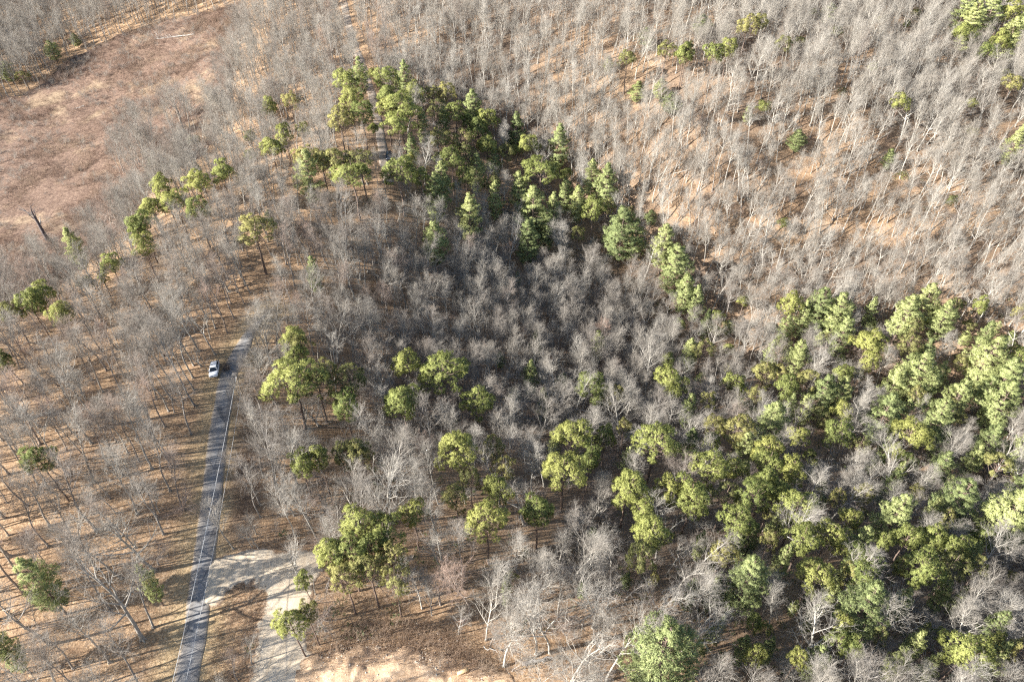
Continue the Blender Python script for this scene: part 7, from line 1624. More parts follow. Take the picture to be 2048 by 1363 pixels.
def perp(d, r):
    a = np.cross(d, r.normal(size=3)); return a / (np.linalg.norm(a) + 1e-9)
def bare_tree(seed, st):
    H, first, ll, ang, nl, lean, tr = STYLES[st]
    r = np.random.default_rng(seed)
    trunk = []; limbs = []; fine = []; twig = []
    # trunk
    n = 9; p = np.zeros(3); pts = [np.array([0, 0, -0.6])]; d = np.array([0, 0, 1.0]); az = r.uniform(0, 6.28)
    drift = np.array([math.cos(az), math.sin(az), 0]) * lean * .05
    for k in range(n):
        d = unit(d + drift * (0.4 if k < 5 else 1) + r.normal(0, .055, 3) * np.array([1, 1, 0]))
        d[2] = max(d[2], .8); pts.append(pts[-1] + d * H * .93 / n)
    pts = np.array(pts); R0 = H * tr * 1.12
    rad = R0 * (1 - np.linspace(0, 1, n + 1) ** 1.2 * .86); rad[0] *= 1.35
    def at(t):
        f = t * n; i = min(int(f), n - 1); return pts[i] + (pts[i + 1] - pts[i]) * (f - i), unit(pts[i + 1] - pts[i]), rad[i] + (rad[i + 1] - rad[i]) * (f - i)
    def branch(p, d, L, rb, segs, up, wob, store, tip=.25):
        P = [p]; D = []
        for k in range(segs):
            d = unit(d + np.array([0, 0, up]) + r.normal(0, wob, 3)); D.append(d)
            P.append(P[-1] + d * L / segs)
        P = np.array(P); rr = rb * (1 - (1 - tip) * np.linspace(0, 1, segs + 1))
        for k in range(segs): store.append((P[k], P[k + 1], rr[k], rr[k + 1]))
        return P, D, rr
    def pick(P, t):
        f = t * (len(P) - 1); i = min(int(f), len(P) - 2); return P[i] + (P[i + 1] - P[i]) * (f - i), i
    azl = r.uniform(0, 6.28)
    for i in range(nl):
        t = first + (0.985 - first) * (i + r.uniform(.1, .9)) / nl
        p, td, rt = at(t)
        u = (t - first) / (1 - first)
        azl += 2.4 + r.normal(0, .4)
        a = R(ang) * (1.15 - .75 * u) * r.uniform(.8, 1.2)
        dd = unit(td * math.cos(a) + np.array([math.cos(azl), math.sin(azl), 0]) * math.sin(a))
        L = H * ll * (.97 - .45 * u) * r.uniform(.7, 1.25)
        if i == nl - 1: dd = td; L = H * .16
        P, D, rr = branch(p, dd, L, min(rt * .75, L * .020 + .018), 4, .10, .11, limbs)
        ns = r.integers(6, 9)
        for j in range(ns):
            tt = .22 + .78 * (j + r.uniform(.2, 1)) / ns
            q, si = pick(P, min(tt, 1)); e = D[min(si, len(D) - 1)]
            dd2 = unit(e * .8 + perp(e, r) * r.uniform(.45, .95) + np.array([0, 0, .12]))
            L2 = L * (.62 - .3 * tt) * r.uniform(.7, 1.25) + .35
            P2, D2, r2 = branch(q, dd2, L2, max(.018, rr[si] * .5), 3, .07, .14, fine)
            nt_ = r.integers(4, 6)
            for k in range(nt_):
                t3 = .25 + .75 * (k + r.uniform(.2, 1)) / nt_
                q3, s3 = pick(P2, min(t3, 1)); e3 = D2[min(s3, 2)]
                dd3 = unit(e3 * .8 + perp(e3, r) * r.uniform(.4, .9) + np.array([0, 0, .1]))
                L3 = L2 * (.55 - .2 * t3) * r.uniform(.7, 1.3) + .4
                P3, D3, _ = branch(q3, dd3, L3, .0115, 2, .05, .16, twig, .6)
                for m in range(3):
                    q4, s4 = pick(P3, r.uniform(.25, 1)); e4 = D3[min(s4, 1)]
                    dd4 = unit(e4 * .75 + perp(e4, r) * r.uniform(.3, .85))
                    twig.append((q4, q4 + dd4 * r.uniform(.35, .85), .0085, .0035))
    T = Soup()
    sg = list(zip(pts[:-1], pts[1:], rad[:-1], rad[1:]))
    V, Q = prisms([s[0] for s in sg], [s[1] for s in sg], [s[2] for s in sg], [s[3] for s in sg], 8); T.add(V, Q)
    # root flare
    for k in range(5):
        a = k * 1.256 + r.uniform(0, .6); e = np.array([math.cos(a), math.sin(a), 0])
        V, Q = prisms([e * R0 * .6 + [0, 0, .5]], [e * R0 * 2.3 + [0, 0, -.35]], [R0 * .5], [R0 * .3], 4); T.add(V, Q)
    S = Soup()
    def put(L, n, mt):
        V, Q = prisms([s[0] for s in L], [s[1] for s in L], [s[2] for s in L], [s[3] for s in L], n); S.add(V, Q, mt)
    put(limbs, 5, 0); put(fine, 4, 0); put(twig, 3, 1)
    return H, T.build("trunk", [BARK], True), S.build("crown", [BARK, TWIG])
BARE = [bare_tree(100 + i, i) for i in range(len(STYLES))]

def place_tree(name, kindmesh, x, y, H, label, cat, group, tone=None, rz=None, sxy=1.0):
    H0, tm, cm = kindmesh
    root = empty(name, (x, y, surf1(x, y) - 0.05), random.uniform(0, 6.28) if rz is None else rz)
    s = H / H0; root.scale = (s * sxy, s * sxy, s)
    tag(root, label, cat, group)
    t = obj("trunk", tm, root); c = obj("crown", cm, root)
    if tone is not None:
        t["tone"] = float(tone); c["tone"] = float(tone)
    return root
SRC = {}
for (x, y, H, st, tone, label) in LONE_TREES:
    o = place_tree("bare_tree", BARE[st], x, y, H, label, "tree", None, tone, sxy=H / H * 1.0)
    SRC.setdefault(st, o)
for (x, y, H, st, tone, label) in WOOD_TREES:
    o = place_tree("bare_tree", BARE[st], x, y, H, label, "tree", label.replace(" bare tree", " bare trees"), tone, sxy=random.uniform(.9, 1.2))
    SRC.setdefault(st, o)

# every other bare tree of the far woods: one object, instances of the trees above
_a = np.array(FAR_WOODS, float).reshape(-1, 2) / 10
_n = len(_a)
_mean = np.where((_a[:, 0] < -40) & (_a[:, 1] < 150), .6, np.where((_a[:, 0] > -40) & (_a[:, 1] > 170), .2, np.where(_a[:, 0] > 60, .3, .45)))
F5 = np.stack([_a[:, 0], _a[:, 1], rng.uniform(10.5, 16.8, _n) * np.where(rng.random(_n) < .13, .62, 1), rng.choice([0, 1, 2, 3, 4, 6, 9, 10, 11, 12, 13, 1, 10, 11], _n), np.clip(_mean + rng.normal(0, .2, _n), 0, 1)], 1)
def far_woods(F5, name="woods", label="bare grey trees filling the far woods and hillsides", wide=(.9, 1.2)):
    V = np.stack([F5[:, 0], F5[:, 1], surf(F5[:, 0], F5[:, 1]) - .05], 1)
    me = bpy.data.meshes.new(name); me.vertices.add(len(V)); me.vertices.foreach_set("co", V.astype(np.float32).ravel())
    a = me.attributes.new("tone_in", 'FLOAT', 'POINT'); a.data.foreach_set("value", F5[:, 4].astype(np.float32))
    keys = sorted(SRC); pos = {k: i for i, k in enumerate(keys)}
    st = np.array([pos.get(int(k), 0) for k in F5[:, 3]], np.int32)
    a = me.attributes.new("variant", 'INT', 'POINT'); a.data.foreach_set("value", st)
    H0 = np.array([STYLES[k][0] for k in keys])[st]
    a = me.attributes.new("size", 'FLOAT_VECTOR', 'POINT')
    s = F5[:, 2] / H0; wd = s * rng.uniform(*wide, len(s))
    a.data.foreach_set("vector", np.stack([wd, wd, s], 1).astype(np.float32).ravel())
    a = me.attributes.new("turn", 'FLOAT_VECTOR', 'POINT')
    t = np.zeros((len(V), 3)); t[:, 2] = rng.uniform(0, 6.28, len(V)); t[:, 0] = rng.normal(0, .035, len(V)); t[:, 1] = rng.normal(0, .035, len(V))
    a.data.foreach_set("vector", t.astype(np.float32).ravel())
    o = tag(obj(name, me), label, name.split("_")[-1], kind="stuff")
    ng = bpy.data.node_groups.new("woods", 'GeometryNodeTree')
    ng.interface.new_socket("Geometry", in_out='INPUT', socket_type='NodeSocketGeometry')
    ng.interface.new_socket("Geometry", in_out='OUTPUT', socket_type='NodeSocketGeometry')
    gi = ng.nodes.new("NodeGroupInput"); go = ng.nodes.new("NodeGroupOutput")
    allj = ng.nodes.new("GeometryNodeJoinGeometry")
    for k in reversed(keys):
        j = ng.nodes.new("GeometryNodeJoinGeometry")
        for ch in SRC[k].children:
            oi = ng.nodes.new("GeometryNodeObjectInfo"); oi.inputs["Object"].default_value = ch; oi.transform_space = 'ORIGINAL'
            ng.links.new(oi.outputs["Geometry"], j.inputs[0])
        g2 = ng.nodes.new("GeometryNodeGeometryToInstance"); ng.links.new(j.outputs[0], g2.inputs[0]); ng.links.new(g2.outputs[0], allj.inputs[0])
    def attr(n, t):
        a = ng.nodes.new("GeometryNodeInputNamedAttribute"); a.data_type = t; a.inputs["Name"].default_value = n
        return a.outputs[0]
    iop = ng.nodes.new("GeometryNodeInstanceOnPoints")
    ng.links.new(gi.outputs[0], iop.inputs["Points"]); ng.links.new(allj.outputs[0], iop.inputs["Instance"])
    iop.inputs["Pick Instance"].default_value = True
    ng.links.new(attr("variant", 'INT'), iop.inputs["Instance Index"])
    ng.links.new(attr("size", 'FLOAT_VECTOR'), iop.inputs["Scale"])
    e2r = ng.nodes.new("FunctionNodeEulerToRotation"); ng.links.new(attr("turn", 'FLOAT_VECTOR'), e2r.inputs[0]); ng.links.new(e2r.outputs[0], iop.inputs["Rotation"])
    sn = ng.nodes.new("GeometryNodeStoreNamedAttribute"); sn.data_type = 'FLOAT'; sn.domain = 'INSTANCE'; sn.inputs["Name"].default_value = "tone"
    ng.links.new(iop.outputs[0], sn.inputs["Geometry"]); ng.links.new(attr("tone_in", 'FLOAT'), sn.inputs["Value"])
    ng.links.new(sn.outputs[0], go.inputs[0])
    md = o.modifiers.new("woods", 'NODES'); md.node_group = ng
    return o
far_woods(F5)
def saplings():
    """thin young growth under the canopy"""
    n = 15000
    x = rng.uniform(-240, 290, n); y = rng.uniform(30, 330, n)
    k = (np.abs(x) < 60 + y * .85) & (dline(x, y, ROAD) > 3.4) & (sdist(x, y, DRIVE) < -.8) & (sdist(x, y, DIRT) < -1) & (sdist(x, y, FIELD) < 2) & ~inpoly(x, y, VERGE) & ~inpoly(x, y, BANK)
    d = np.where(x < -50 + .1 * y, .10, .62) * np.clip(.8 + 1.5 * vnoise(x, y, 18), .1, 1) * np.where((y > 185) & (x > -20) & (x < 90), .8, 1)
    k &= rng.random(n) < d
    x, y = x[k], y[k]; m = len(x)
    xf, yf = scatter(5200, [p for p in FIELD if p[0] > -320])
    kf = inpoly(xf, yf, FIELD) & (rng.random(len(xf)) < np.clip(.25 + 2.2 * vnoise(xf, yf, 11) + 1.2 * np.exp(-np.abs(sdist(xf, yf, FIELD)) / 9), .02, 1))
    xf, yf = xf[kf], yf[kf]
    h = np.concatenate([rng.uniform(2.2, 6.5, m), rng.uniform(1.2, 3.0, len(xf))]); x = np.concatenate([x, xf]); y = np.concatenate([y, yf]); m = len(x)
    st = rng.choice([8, 4, 7, 2, 6, 13], m)
    far_woods(np.stack([x, y, h, st, rng.uniform(.3, .95, m)], 1), "saplings", "thin bare saplings and tall brush growing beneath the trees", (1.3, 2.2))
saplings()

# ------------------------------------------------------------------ pines
def needle_clumps(Cc, Dd, r, blades, L, wdt, spread=.9):
    n = len(Cc)
    Cc = np.repeat(Cc, blades, 0); Dd = np.repeat(Dd, blades, 0)
    d = unit(Dd + spread * r.normal(size=Cc.shape))
    side = unit(np.cross(d, r.normal(size=Cc.shape)))
    ln = L * r.uniform(.6, 1.25, (len(Cc), 1)); b = Cc + r.normal(0, L * .22, Cc.shape)
    g = np.cross(side, d); flip = (g * Dd).sum(1) < 0
    side = np.where(flip[:, None], -side, side)
    V = np.stack([b - side * wdt, b + side * wdt, b + d * ln], 1).reshape(-1, 3)
    nrm = unit(Dd + .35 * r.normal(size=Dd.shape))
    needle_clumps.normals = np.repeat(nrm, 3, 0)
    return V, np.arange(len(V)).reshape(-1, 3)
def round_pine(seed, mat, loose=0.0):
    """tall bare stem, domed crown made of many needle-covered boughs; height 14, crown radius 3"""
    r = np.random.default_rng(seed); H = 14.0
    lean = r.normal(0, .35, 2); n = 8
    z = np.linspace(0, 1, n + 1); pts = np.stack([lean[0] * z * z + r.normal(0, .08, n + 1), lean[1] * z * z + r.normal(0, .08, n + 1), z * H * .96 - (z == 0) * .6], 1)
    rad = .2 * (1 - .82 * z)
    T = Soup(); V, Q = prisms(pts[:-1], pts[1:], rad[:-1], rad[1:], 8); T.add(V, Q)
    S = Soup(); ctr = np.array([lean[0] * .6, lean[1] * .6, H * .73])
    nl = int(19 + r.integers(0, 8)); cl = []; cd = []; bs = []
    asym = r.uniform(.8, 1.15, 3)
    for i in range(nl):
        t = (i + .5) / nl; el = math.asin(1 - 1.5 * t); az = i * 2.4 + r.normal(0, .35)
        dv = np.array([math.cos(az) * math.cos(el), math.sin(az) * math.cos(el), math.sin(el)])
        q = ctr + dv * np.array([2.25, 2.25, 2.35]) * asym * r.uniform(.6, 1.28)
        lr = r.uniform(.6, 1.3) * (1 - .25 * loose)
        m = int(34 * lr * lr) + 8
        dirs = unit(r.normal(size=(m, 3)) + np.array([0, 0, .55]) + dv * .6)
        cl.append(q + dirs * lr * np.array([1, 1, .72]) * r.uniform(.72, 1.05, (m, 1))); cd.append(unit(dirs + .5 * dv))
        b0 = pts[int(np.clip((q[2] - 1.0) / (H * .96) * n, 3, n))]
        mid = (b0 + q) / 2 + np.array([0, 0, -.25]); bs += [(b0, mid, .06, .045), (mid, q, .045, .02)]
        for _ in range(3):
            e = unit(r.normal(size=3) + [0, 0, .4]); bs.append((q, q + e * lr * .8, .02, .008))
    # dead stubs below the crown
    for k in range(9):
        t = r.uniform(.3, .6); p = pts[0] + (pts[-1] - pts[0]) * t; a = r.uniform(0, 6.28)
        bs.append((p, p + np.array([math.cos(a), math.sin(a), .1]) * r.uniform(.5, 1.6), .022, .008))
    V, Q = prisms([b[0] for b in bs], [b[1] for b in bs], [b[2] for b in bs], [b[3] for b in bs], 4); S.add(V, Q, 0)
    V, F = needle_clumps(np.concatenate(cl), np.concatenate(cd), r, 17 if not loose else 14, .30, .031); S.add(V, F, 1)
    return H, T.build("trunk", [PINEBARK], True), S.build("crown", [PINEBARK, mat], normals=needle_clumps.normals)
def white_pine(seed, mat):
    """straight stem, tiers of flat plumes with gaps between, tapering; height 14, crown radius 3"""
    r = np.random.default_rng(seed); H = 14.0; n = 8
    z = np.linspace(0, 1, n + 1); pts = np.stack([r.normal(0, .06, n + 1), r.normal(0, .06, n + 1), z * H * .98 - (z == 0) * .6], 1)
    rad = .21 * (1 - .92 * z)
    T = Soup(); V, Q = prisms(pts[:-1], pts[1:], rad[:-1], rad[1:], 8); T.add(V, Q)
    S = Soup(); cl = []; cd = []; bs = []
    zt = .16
    while zt < .985:
        nb = r.integers(4, 6); a0 = r.uniform(0, 6.28)
        u = (zt - .16) / .84
        prof = 3.0 * (min(1, .55 + u * 1.5) if u < .3 else max(.14, 1.0 - .95 * ((u - .3) / .7) ** 2.0))
        for k in range(nb):
            if r.random() < .18: continue
            L = prof * r.uniform(.5, 1.25); a = a0 + k * 6.283 / nb + r.normal(0, .2)
            e = np.array([math.cos(a), math.sin(a), 0]); sd = np.array([-e[1], e[0], 0])
            p0 = np.array([0, 0, zt * H]); p1 = p0 + e * L * .55 + [0, 0, .02 * L]; p2 = p0 + e * L + np.array([0, 0, .20 * L])
            bs += [(p0, p1, .05, .03), (p1, p2, .03, .01)]
            m = int(9 + 13 * L)
            t = r.uniform(.28, 1.04, m) ** .8; wd = .42 * L * np.sin(np.clip(t, 0, 1) * 2.6) + .08
            lat = r.uniform(-1, 1, m)
            c = p0 + np.outer(t, p2 - p0) + np.outer(lat * wd, sd) + np.outer(r.normal(0, .07, m) + .05 - .1 * np.sin(t * 3), [0, 0, 1.])
            cl.append(c); cd.append(unit(e * .7 + np.outer(lat, sd) * .7 + np.array([0, 0, .8])))
        zt += r.uniform(.045, .07) * (1 - .35 * u)
    V, Q = prisms([b[0] for b in bs], [b[1] for b in bs], [b[2] for b in bs], [b[3] for b in bs], 4); S.add(V, Q, 0)
    V, F = needle_clumps(np.concatenate(cl), np.concatenate(cd), r, 14, .30, .028, .75); S.add(V, F, 1)
    return H, T.build("trunk", [PINEBARK], True), S.build("crown", [PINEBARK, mat], normals=needle_clumps.normals)
PINE_KIND = {"R": [round_pine(300 + i, NEED_R) for i in range(9)], "D": [round_pine(330 + i, NEED_D, 1.0) for i in range(7)], "W": [white_pine(360 + i, NEED_W) for i in range(9)]}
for i, (x, y, H, rad, kind, label) in enumerate(PINES):
    k = PINE_KIND[kind][i % len(PINE_KIND[kind])]
    s = H / k[0]
    place_tree("white_pine" if kind == "W" else "pine_tree", k, x, y, H, label, "pine tree", "white pines" if kind == "W" else "round pines", sxy=(rad / 3.0) / s * random.uniform(.9, 1.12))

# ------------------------------------------------------------------ brush, scrub, ground cover (nobody could count these)
def brush_mesh(name, X, Y, hgt, stems, mat, thick=.013, spread=.55, sub=2):
    r = np.random.default_rng(len(X))
    n = len(X); Z = surf(X, Y)
    B = np.repeat(np.stack([X, Y, Z], 1), stems, 0); h = np.repeat(hgt, stems)
    B[:, :2] += r.normal(0, .14, (len(B), 2)) * np.minimum(1.5, h)[:, None]
    d = unit(np.concatenate([r.normal(0, spread, (len(B), 2)), np.ones((len(B), 1))], 1))
    ln = h * r.uniform(.6, 1.15, len(B)); M = B + d * (ln * .55)[:, None]
    d2 = unit(d + r.normal(0, .25, d.shape)); E = M + d2 * (ln * .5)[:, None]
    S = Soup()
    t = np.full(len(B), thick)
    V, Q = prisms(B - [0, 0, .1], M, t, t * .75, 3); S.add(V, Q)
    V, Q = prisms(M, E, t * .75, t * .3, 3); S.add(V, Q)
    for k in range(sub):
        f = r.uniform(.3, 1, len(B))[:, None]; P = M + (E - M) * f if k % 2 == 0 else B + (M - B) * (0.4 + .6 * f)
        dk = unit(d + r.normal(0, .55, d.shape)); V, Q = prisms(P, P + dk * (ln * r.uniform(.2, .45, len(B)))[:, None], t * .6, t * .25, 3); S.add(V, Q)
    return S.build(name, [mat])
# reddish scrub over the clearing
x, y = scatter(90000, [p for p in FIELD if p[0] > -320])
k = inpoly(x, y, FIELD) & (rng.random(len(x)) < np.clip(.5 + 1.3 * vnoise(x, y, 14) + .8 * vnoise(x, y, 5), .06, 1))
x, y = x[k][:24000], y[k][:24000]
tag(obj("scrub", brush_mesh("scrub", x, y, rng.uniform(.6, 1.5, len(x)) * (1.4 + 2.4 * np.clip(vnoise(x, y, 7) + .1, 0, 1)), 5, SCRUBM, .035, .55, 0)), "reddish brown scrub covering the old clearing", "scrub", kind="stuff")
# brush under the trees
x, y = scatter(26000, box=(-240, 280, 30, 330))
keep = (np.abs(x) < 60 + y * .85) & (dline(x, y, ROAD) > 3.2) & (sdist(x, y, DRIVE) < -.5) & (sdist(x, y, DIRT) < -.3) & (sdist(x, y, FIELD) < 0) & ~inpoly(x, y, VERGE)
dens = np.where(x < -50 + .1 * y, .18, .75) * np.clip(.75 + 1.6 * vnoise(x, y, 16), .05, 1)
dens = np.where(y > 200, dens * .5, dens); dens = np.where((y < 85) & (x > -25), dens * 1.6 + .45, dens)
keep &= rng.random(len(x)) < dens
x, y = x[keep], y[keep]
x2, y2 = scatter(900, BRUSH); x3, y3 = scatter(800, BRAM); x4, y4 = scatter(1600, BANK)
h = np.concatenate([rng.uniform(.8, 3.4, len(x)), rng.uniform(.9, 2.3, len(x2)), rng.uniform(.3, .9, len(x3)), rng.uniform(.5, 2.2, len(x4))])
x = np.concatenate([x, x2, x3, x4]); y = np.concatenate([y, y2, y3, y4])
tag(obj("undergrowth", brush_mesh("undergrowth", x, y, h, 4, BRUSHM, .015, .5, 2)), "tangled brown brush between the trees and along the verges", "undergrowth", kind="stuff")
# dull green laurel in the shade of the pines
px = np.array([p[0] for p in PINES]); py = np.array([p[1] for p in PINES])
sel = rng.integers(0, len(px), 900); x = px[sel] + rng.normal(0, 4.5, 900); y = py[sel] + rng.normal(0, 4.5, 900)
keep = (dline(x, y, ROAD) > 3.5) & (sdist(x, y, DRIVE) < -1) & (sdist(x, y, DIRT) < -1) & (x > -40 + 0 * y) & (y < 190)
x, y = x[keep], y[keep]
r5 = np.random.default_rng(9); m = 9
Cc = np.repeat(np.stack([x, y, surf(x, y) + .5], 1), m, 0); hh = np.repeat(rng.uniform(.7, 2.0, len(x)), m)
dirs = unit(r5.normal(size=Cc.shape) + [0, 0, .5]); Cc = Cc + dirs * hh[:, None] * r5.uniform(.5, 1.0, (len(Cc), 1))
V, F = needle_clumps(Cc, dirs, r5, 8, .38, .07, .9)
tag(obj("laurel_undergrowth", mesh_np("laurel_undergrowth", V, [F], [LAUREL])), "dull green evergreen shrubs growing low beneath the pines", "shrubs", kind="stuff")
# stones scattered on the dirt bank and the drive edge
def rock(bm_r, s):
    a = np.array([[1, 1, 1], [1, -1, -1], [-1, 1, -1], [-1, -1, 1], [1.2, 0, 0], [0, 1.1, 0], [0, 0, .9], [-1.1, 0, 0], [0, -1.2, 0]]) * .7
    a = a + bm_r.normal(0, .18, a.shape); return a * s
def hull_mesh(pts):
    bm = bmesh.new()
    for p in pts: bm.verts.new(p)
    g = bmesh.ops.convex_hull(bm, input=bm.verts)
    bmesh.ops.delete(bm, geom=[v for v in bm.verts if not v.link_faces], context='VERTS')
    bm.verts.index_update(); V = np.array([v.co[:] for v in bm.verts]); F = np.array([[v.index for v in f.verts] for f in bm.faces]); bm.free()
    return V, F
r6 = np.random.default_rng(21); protos = [hull_mesh(rock(r6, 1.0)) for _ in range(6)]
S = Soup()
xs, ys = scatter(2600, DIRT); xb, yb = scatter(500, BANK)
xs = np.concatenate([xs, xb]); ys = np.concatenate([ys, yb])
zs = surf(xs, ys) + np.where(inpoly(xs, ys, DIRT), .1 + dirt_relief(xs, ys) * np.clip(sdist(xs, ys, DIRT) / 2, 0, 1), 0)
edge = np.exp(-np.abs(sdist(xs, ys, DIRT)) / 2.5)
for xx, yy, zz, ee in zip(xs, ys, zs, edge):
    if r6.random() > .25 + ee: continue
    V, F = protos[r6.integers(0, 6)]; a = r6.uniform(0, 6.28); s = r6.choice([.05, .08, .12, .2], p=[.4, .35, .2, .05]) * r6.uniform(.7, 1.3)
    M = np.array([[math.cos(a), -math.sin(a), 0], [math.sin(a), math.cos(a), 0], [0, 0, .7]])
    S.add(V @ M.T * s + [xx, yy, zz], F)
tag(obj("rubble", S.build("rubble", [ROCKM])), "loose pale stones and clods strewn over the dirt bank", "rubble", kind="stuff")

# ------------------------------------------------------------------ single things
DEADWOOD = mat_scatter("bleached_wood", [(0.3, (0.30, 0.275, 0.245)), (0.7, (0.50, 0.47, 0.43))], 2.0)
DARKWOOD = mat_scatter("weathered_trunk", [(0.3, (0.075, 0.062, 0.062)), (0.7, (0.16, 0.135, 0.13))], 2.0)
POLEM = mat_scatter("pole_wood", [(0.3, (0.22, 0.17, 0.13)), (0.7, (0.34, 0.28, 0.22))], 1.0)
def tube_path(S, pts, rads, n=8, mat=0, cap=True):
    pts = np.array(pts, float); rads = np.array(rads, float)
    V, Q = prisms(pts[:-1], pts[1:], rads[:-1], rads[1:], n); S.add(V, Q, mat)
    if cap:
        for p, q, rr in ((pts[0], pts[1], rads[0]), (pts[-1], pts[-2], rads[-1])):
            V, Q = prisms([p], [p + (p - q) * 1e-3], [rr], [.0005], n); S.add(V, Q, mat)
def fallen(name, a, b, r0, label, cat, mat, seed, branches=8, up=.35):
    rr = np.random.default_rng(seed)
    za, zb = surf1(*a) + r0 + .35, surf1(*b) + r0 * .8 + up
    a = np.array([*a, za]); b = np.array([*b, zb]); o = empty(name, tuple(a - [0, 0, r0])); o0 = np.array(o.location)
    n = 6; t = np.linspace(0, 1, n + 1)[:, None]; P = a + (b - a) * t + np.concatenate([np.zeros((1, 3)), rr.normal(0, .12, (n - 1, 3)) * [1, 1, .4], np.zeros((1, 3))])
    S = Soup(); tube_path(S, P - o0, r0 * (1 - .6 * t[:, 0]), 8)
    obj("trunk", S.build("trunk", [mat], True), o)
    S = Soup(); L = np.linalg.norm(b - a); d = (b - a) / L
    for k in range(branches):
        f = rr.uniform(.45, 1); p = a + (b - a) * f - o0; e = unit(d * .8 + rr.normal(0, .6, 3) + [0, 0, .35]); ln = L * rr.uniform(.12, .3)
        m = p + e * ln * .5; e2 = unit(e + rr.normal(0, .3, 3)); q = m + e2 * ln * .5
        tube_path(S, [p, m, q], [r0 * .3, r0 * .2, r0 * .06], 5, cap=False)
        tube_path(S, [m, m + unit(e + rr.normal(0, .6, 3)) * ln * .4], [r0 * .14, r0 * .04], 4, cap=False)
    if branches: obj("branch", S.build("branch", [mat]), o)
    return tag(o, label, cat)
fallen("fallen_tree", SPOT["log_far"][1], SPOT["log_far"][0], .26, "white fallen tree lying on the far side of the brown clearing", "fallen tree", DEADWOOD, 3, 14, .7)
fallen("fallen_log", SPOT["log_small"][1], SPOT["log_small"][0], .22, "short bleached log lying amid the scrub of the clearing", "log", DEADWOOD, 4, 3)
fallen("fallen_log", SPOT["log_bank"][0], SPOT["log_bank"][1], .32, "dark grey log lying at the foot of the slender white trees", "log", mat_scatter("grey_log", [(0.3, (0.16, 0.15, 0.14)), (0.7, (0.30, 0.28, 0.26))], 2.0), 5, 4)
fallen("fallen_branch", SPOT["log_right"][1], SPOT["log_right"][0], .2, "bleached bent limb lying in the dark gap at lower right", "branch", DEADWOOD, 6, 5, 1.2)
fallen("fallen_branch", SPOT["log_right2"][0], SPOT["log_right2"][1], .24, "white broken treetop with stubby forks in the sunlit gap at lower right", "branch", DEADWOOD, 7, 9, 3.0)
fallen("fallen_branch", SPOT["stick"][0], SPOT["stick"][1], .09, "thin pale stick lying on the brushy bank", "branch", DEADWOOD, 8, 3)

# dead snag standing in the clearing
def snag(x, y):
    r = np.random.default_rng(31); o = empty("dead_snag", (x, y, surf1(x, y) - .1)); S = Soup()
    z = np.linspace(0, 9.5, 7); P = np.stack([-.06 * z + r.normal(0, .05, 7), .02 * z + r.normal(0, .05, 7), z - (z == 0) * .4], 1)
    tube_path(S, P, [.62, .5, .46, .42, .38, .33, .2], 9); obj("trunk", S.build("trunk", [DARKWOOD], True), o)
    for k in range(7):
        S = Soup(); p = P[3 + k % 4]; a = k * 1.9; e = np.array([math.cos(a) * .55, math.sin(a) * .55, 1.0]); e /= np.linalg.norm(e); L = r.uniform(2.2, 4.6)
        tube_path(S, [p, p + e * L * .5, p + e * L + r.normal(0, .4, 3)], [.17, .11, .03], 6, cap=False)
        for _ in range(4): tube_path(S, [p + e * L * .55, p + e * L * .55 + unit(e + r.normal(0, .5, 3)) * L * .45], [.05, .015], 4, cap=False)
        obj("branch", S.build("branch", [DARKWOOD if k % 2 else DEADWOOD], True), o)
    return tag(o, "dark dead tree with broken top standing alone in the brown clearing", "dead tree")
snag(*SPOT["snag"])

# one dark bare bush beside the car, one dry tan grass clump by the log, boulder, slab
def bush(x, y, h, n, label, mat, name="bush", seed=1, thick=.02):
    r = np.random.default_rng(seed); S = Soup(); o = empty(name, (x, y, surf1(x, y)))
    for k in range(n):
        b = np.array([*r.normal(0, .35, 2), -.1]); d = unit(np.array([*r.normal(0, .65, 2), 1.0])); L = h * r.uniform(.6, 1.1)
        m = b + d * L * .5; e = m + unit(d + r.normal(0, .3, 3)) * L * .5
        tube_path(S, [b, m, e], [thick, thick * .7, thick * .25], 4, cap=False)
        for _ in range(5):
            p = m + (e - m) * r.uniform(-.4, .9); tube_path(S, [p, p + unit(d + r.normal(0, .6, 3)) * L * r.uniform(.2, .4)], [thick * .5, thick * .2], 3, cap=False)
    obj("stems", S.build("stems", [mat]), o); return tag(o, label, "bush")
bush(*SPOT["bush"], 2.6, 46, "dark leafless bush growing beside the silver car on the road edge", plain("dark_stems", (.11, .085, .07), .9), seed=2, thick=.028)
bush(*SPOT["clump"], 1.1, 90, "tan dry grass clump at the end of the dark grey log", plain("dry_grass", (.56, .41, .24), .9), "grass_clump", 3, .02)
V, F = hull_mesh(rock(np.random.default_rng(77), 1.0) * [.75, .6, .5])
b = obj("boulder", mesh_np("boulder", V, [F], [plain("pinkish_stone", (.46, .33, .26), .9)], smooth=False)); b.location = (*SPOT["boulder"], surf1(*SPOT["boulder"]) + .2)
tag(b, "rounded pinkish boulder in the brush below the reddish bare tree", "boulder")
a = np.array(SPOT["slab"]); c = a.mean(0)
V, F = hull_mesh(np.array([[-.9, -.25, 0], [.9, -.3, 0], [.95, .3, 0], [-.85, .25, 0], [-.8, -.2, .3], [.8, -.25, .35], [.9, .25, .3], [-.8, .2, .28]]))
b = obj("stone_slab", mesh_np("stone_slab", V, [F], [plain("ochre_stone", (.50, .36, .20), .9)])); b.location = (c[0], c[1], surf1(*c) + .5); b.rotation_euler = (.15, -.1, .35)
tag(b, "long ochre stone slab lying on the bare dirt at the bottom", "stone")

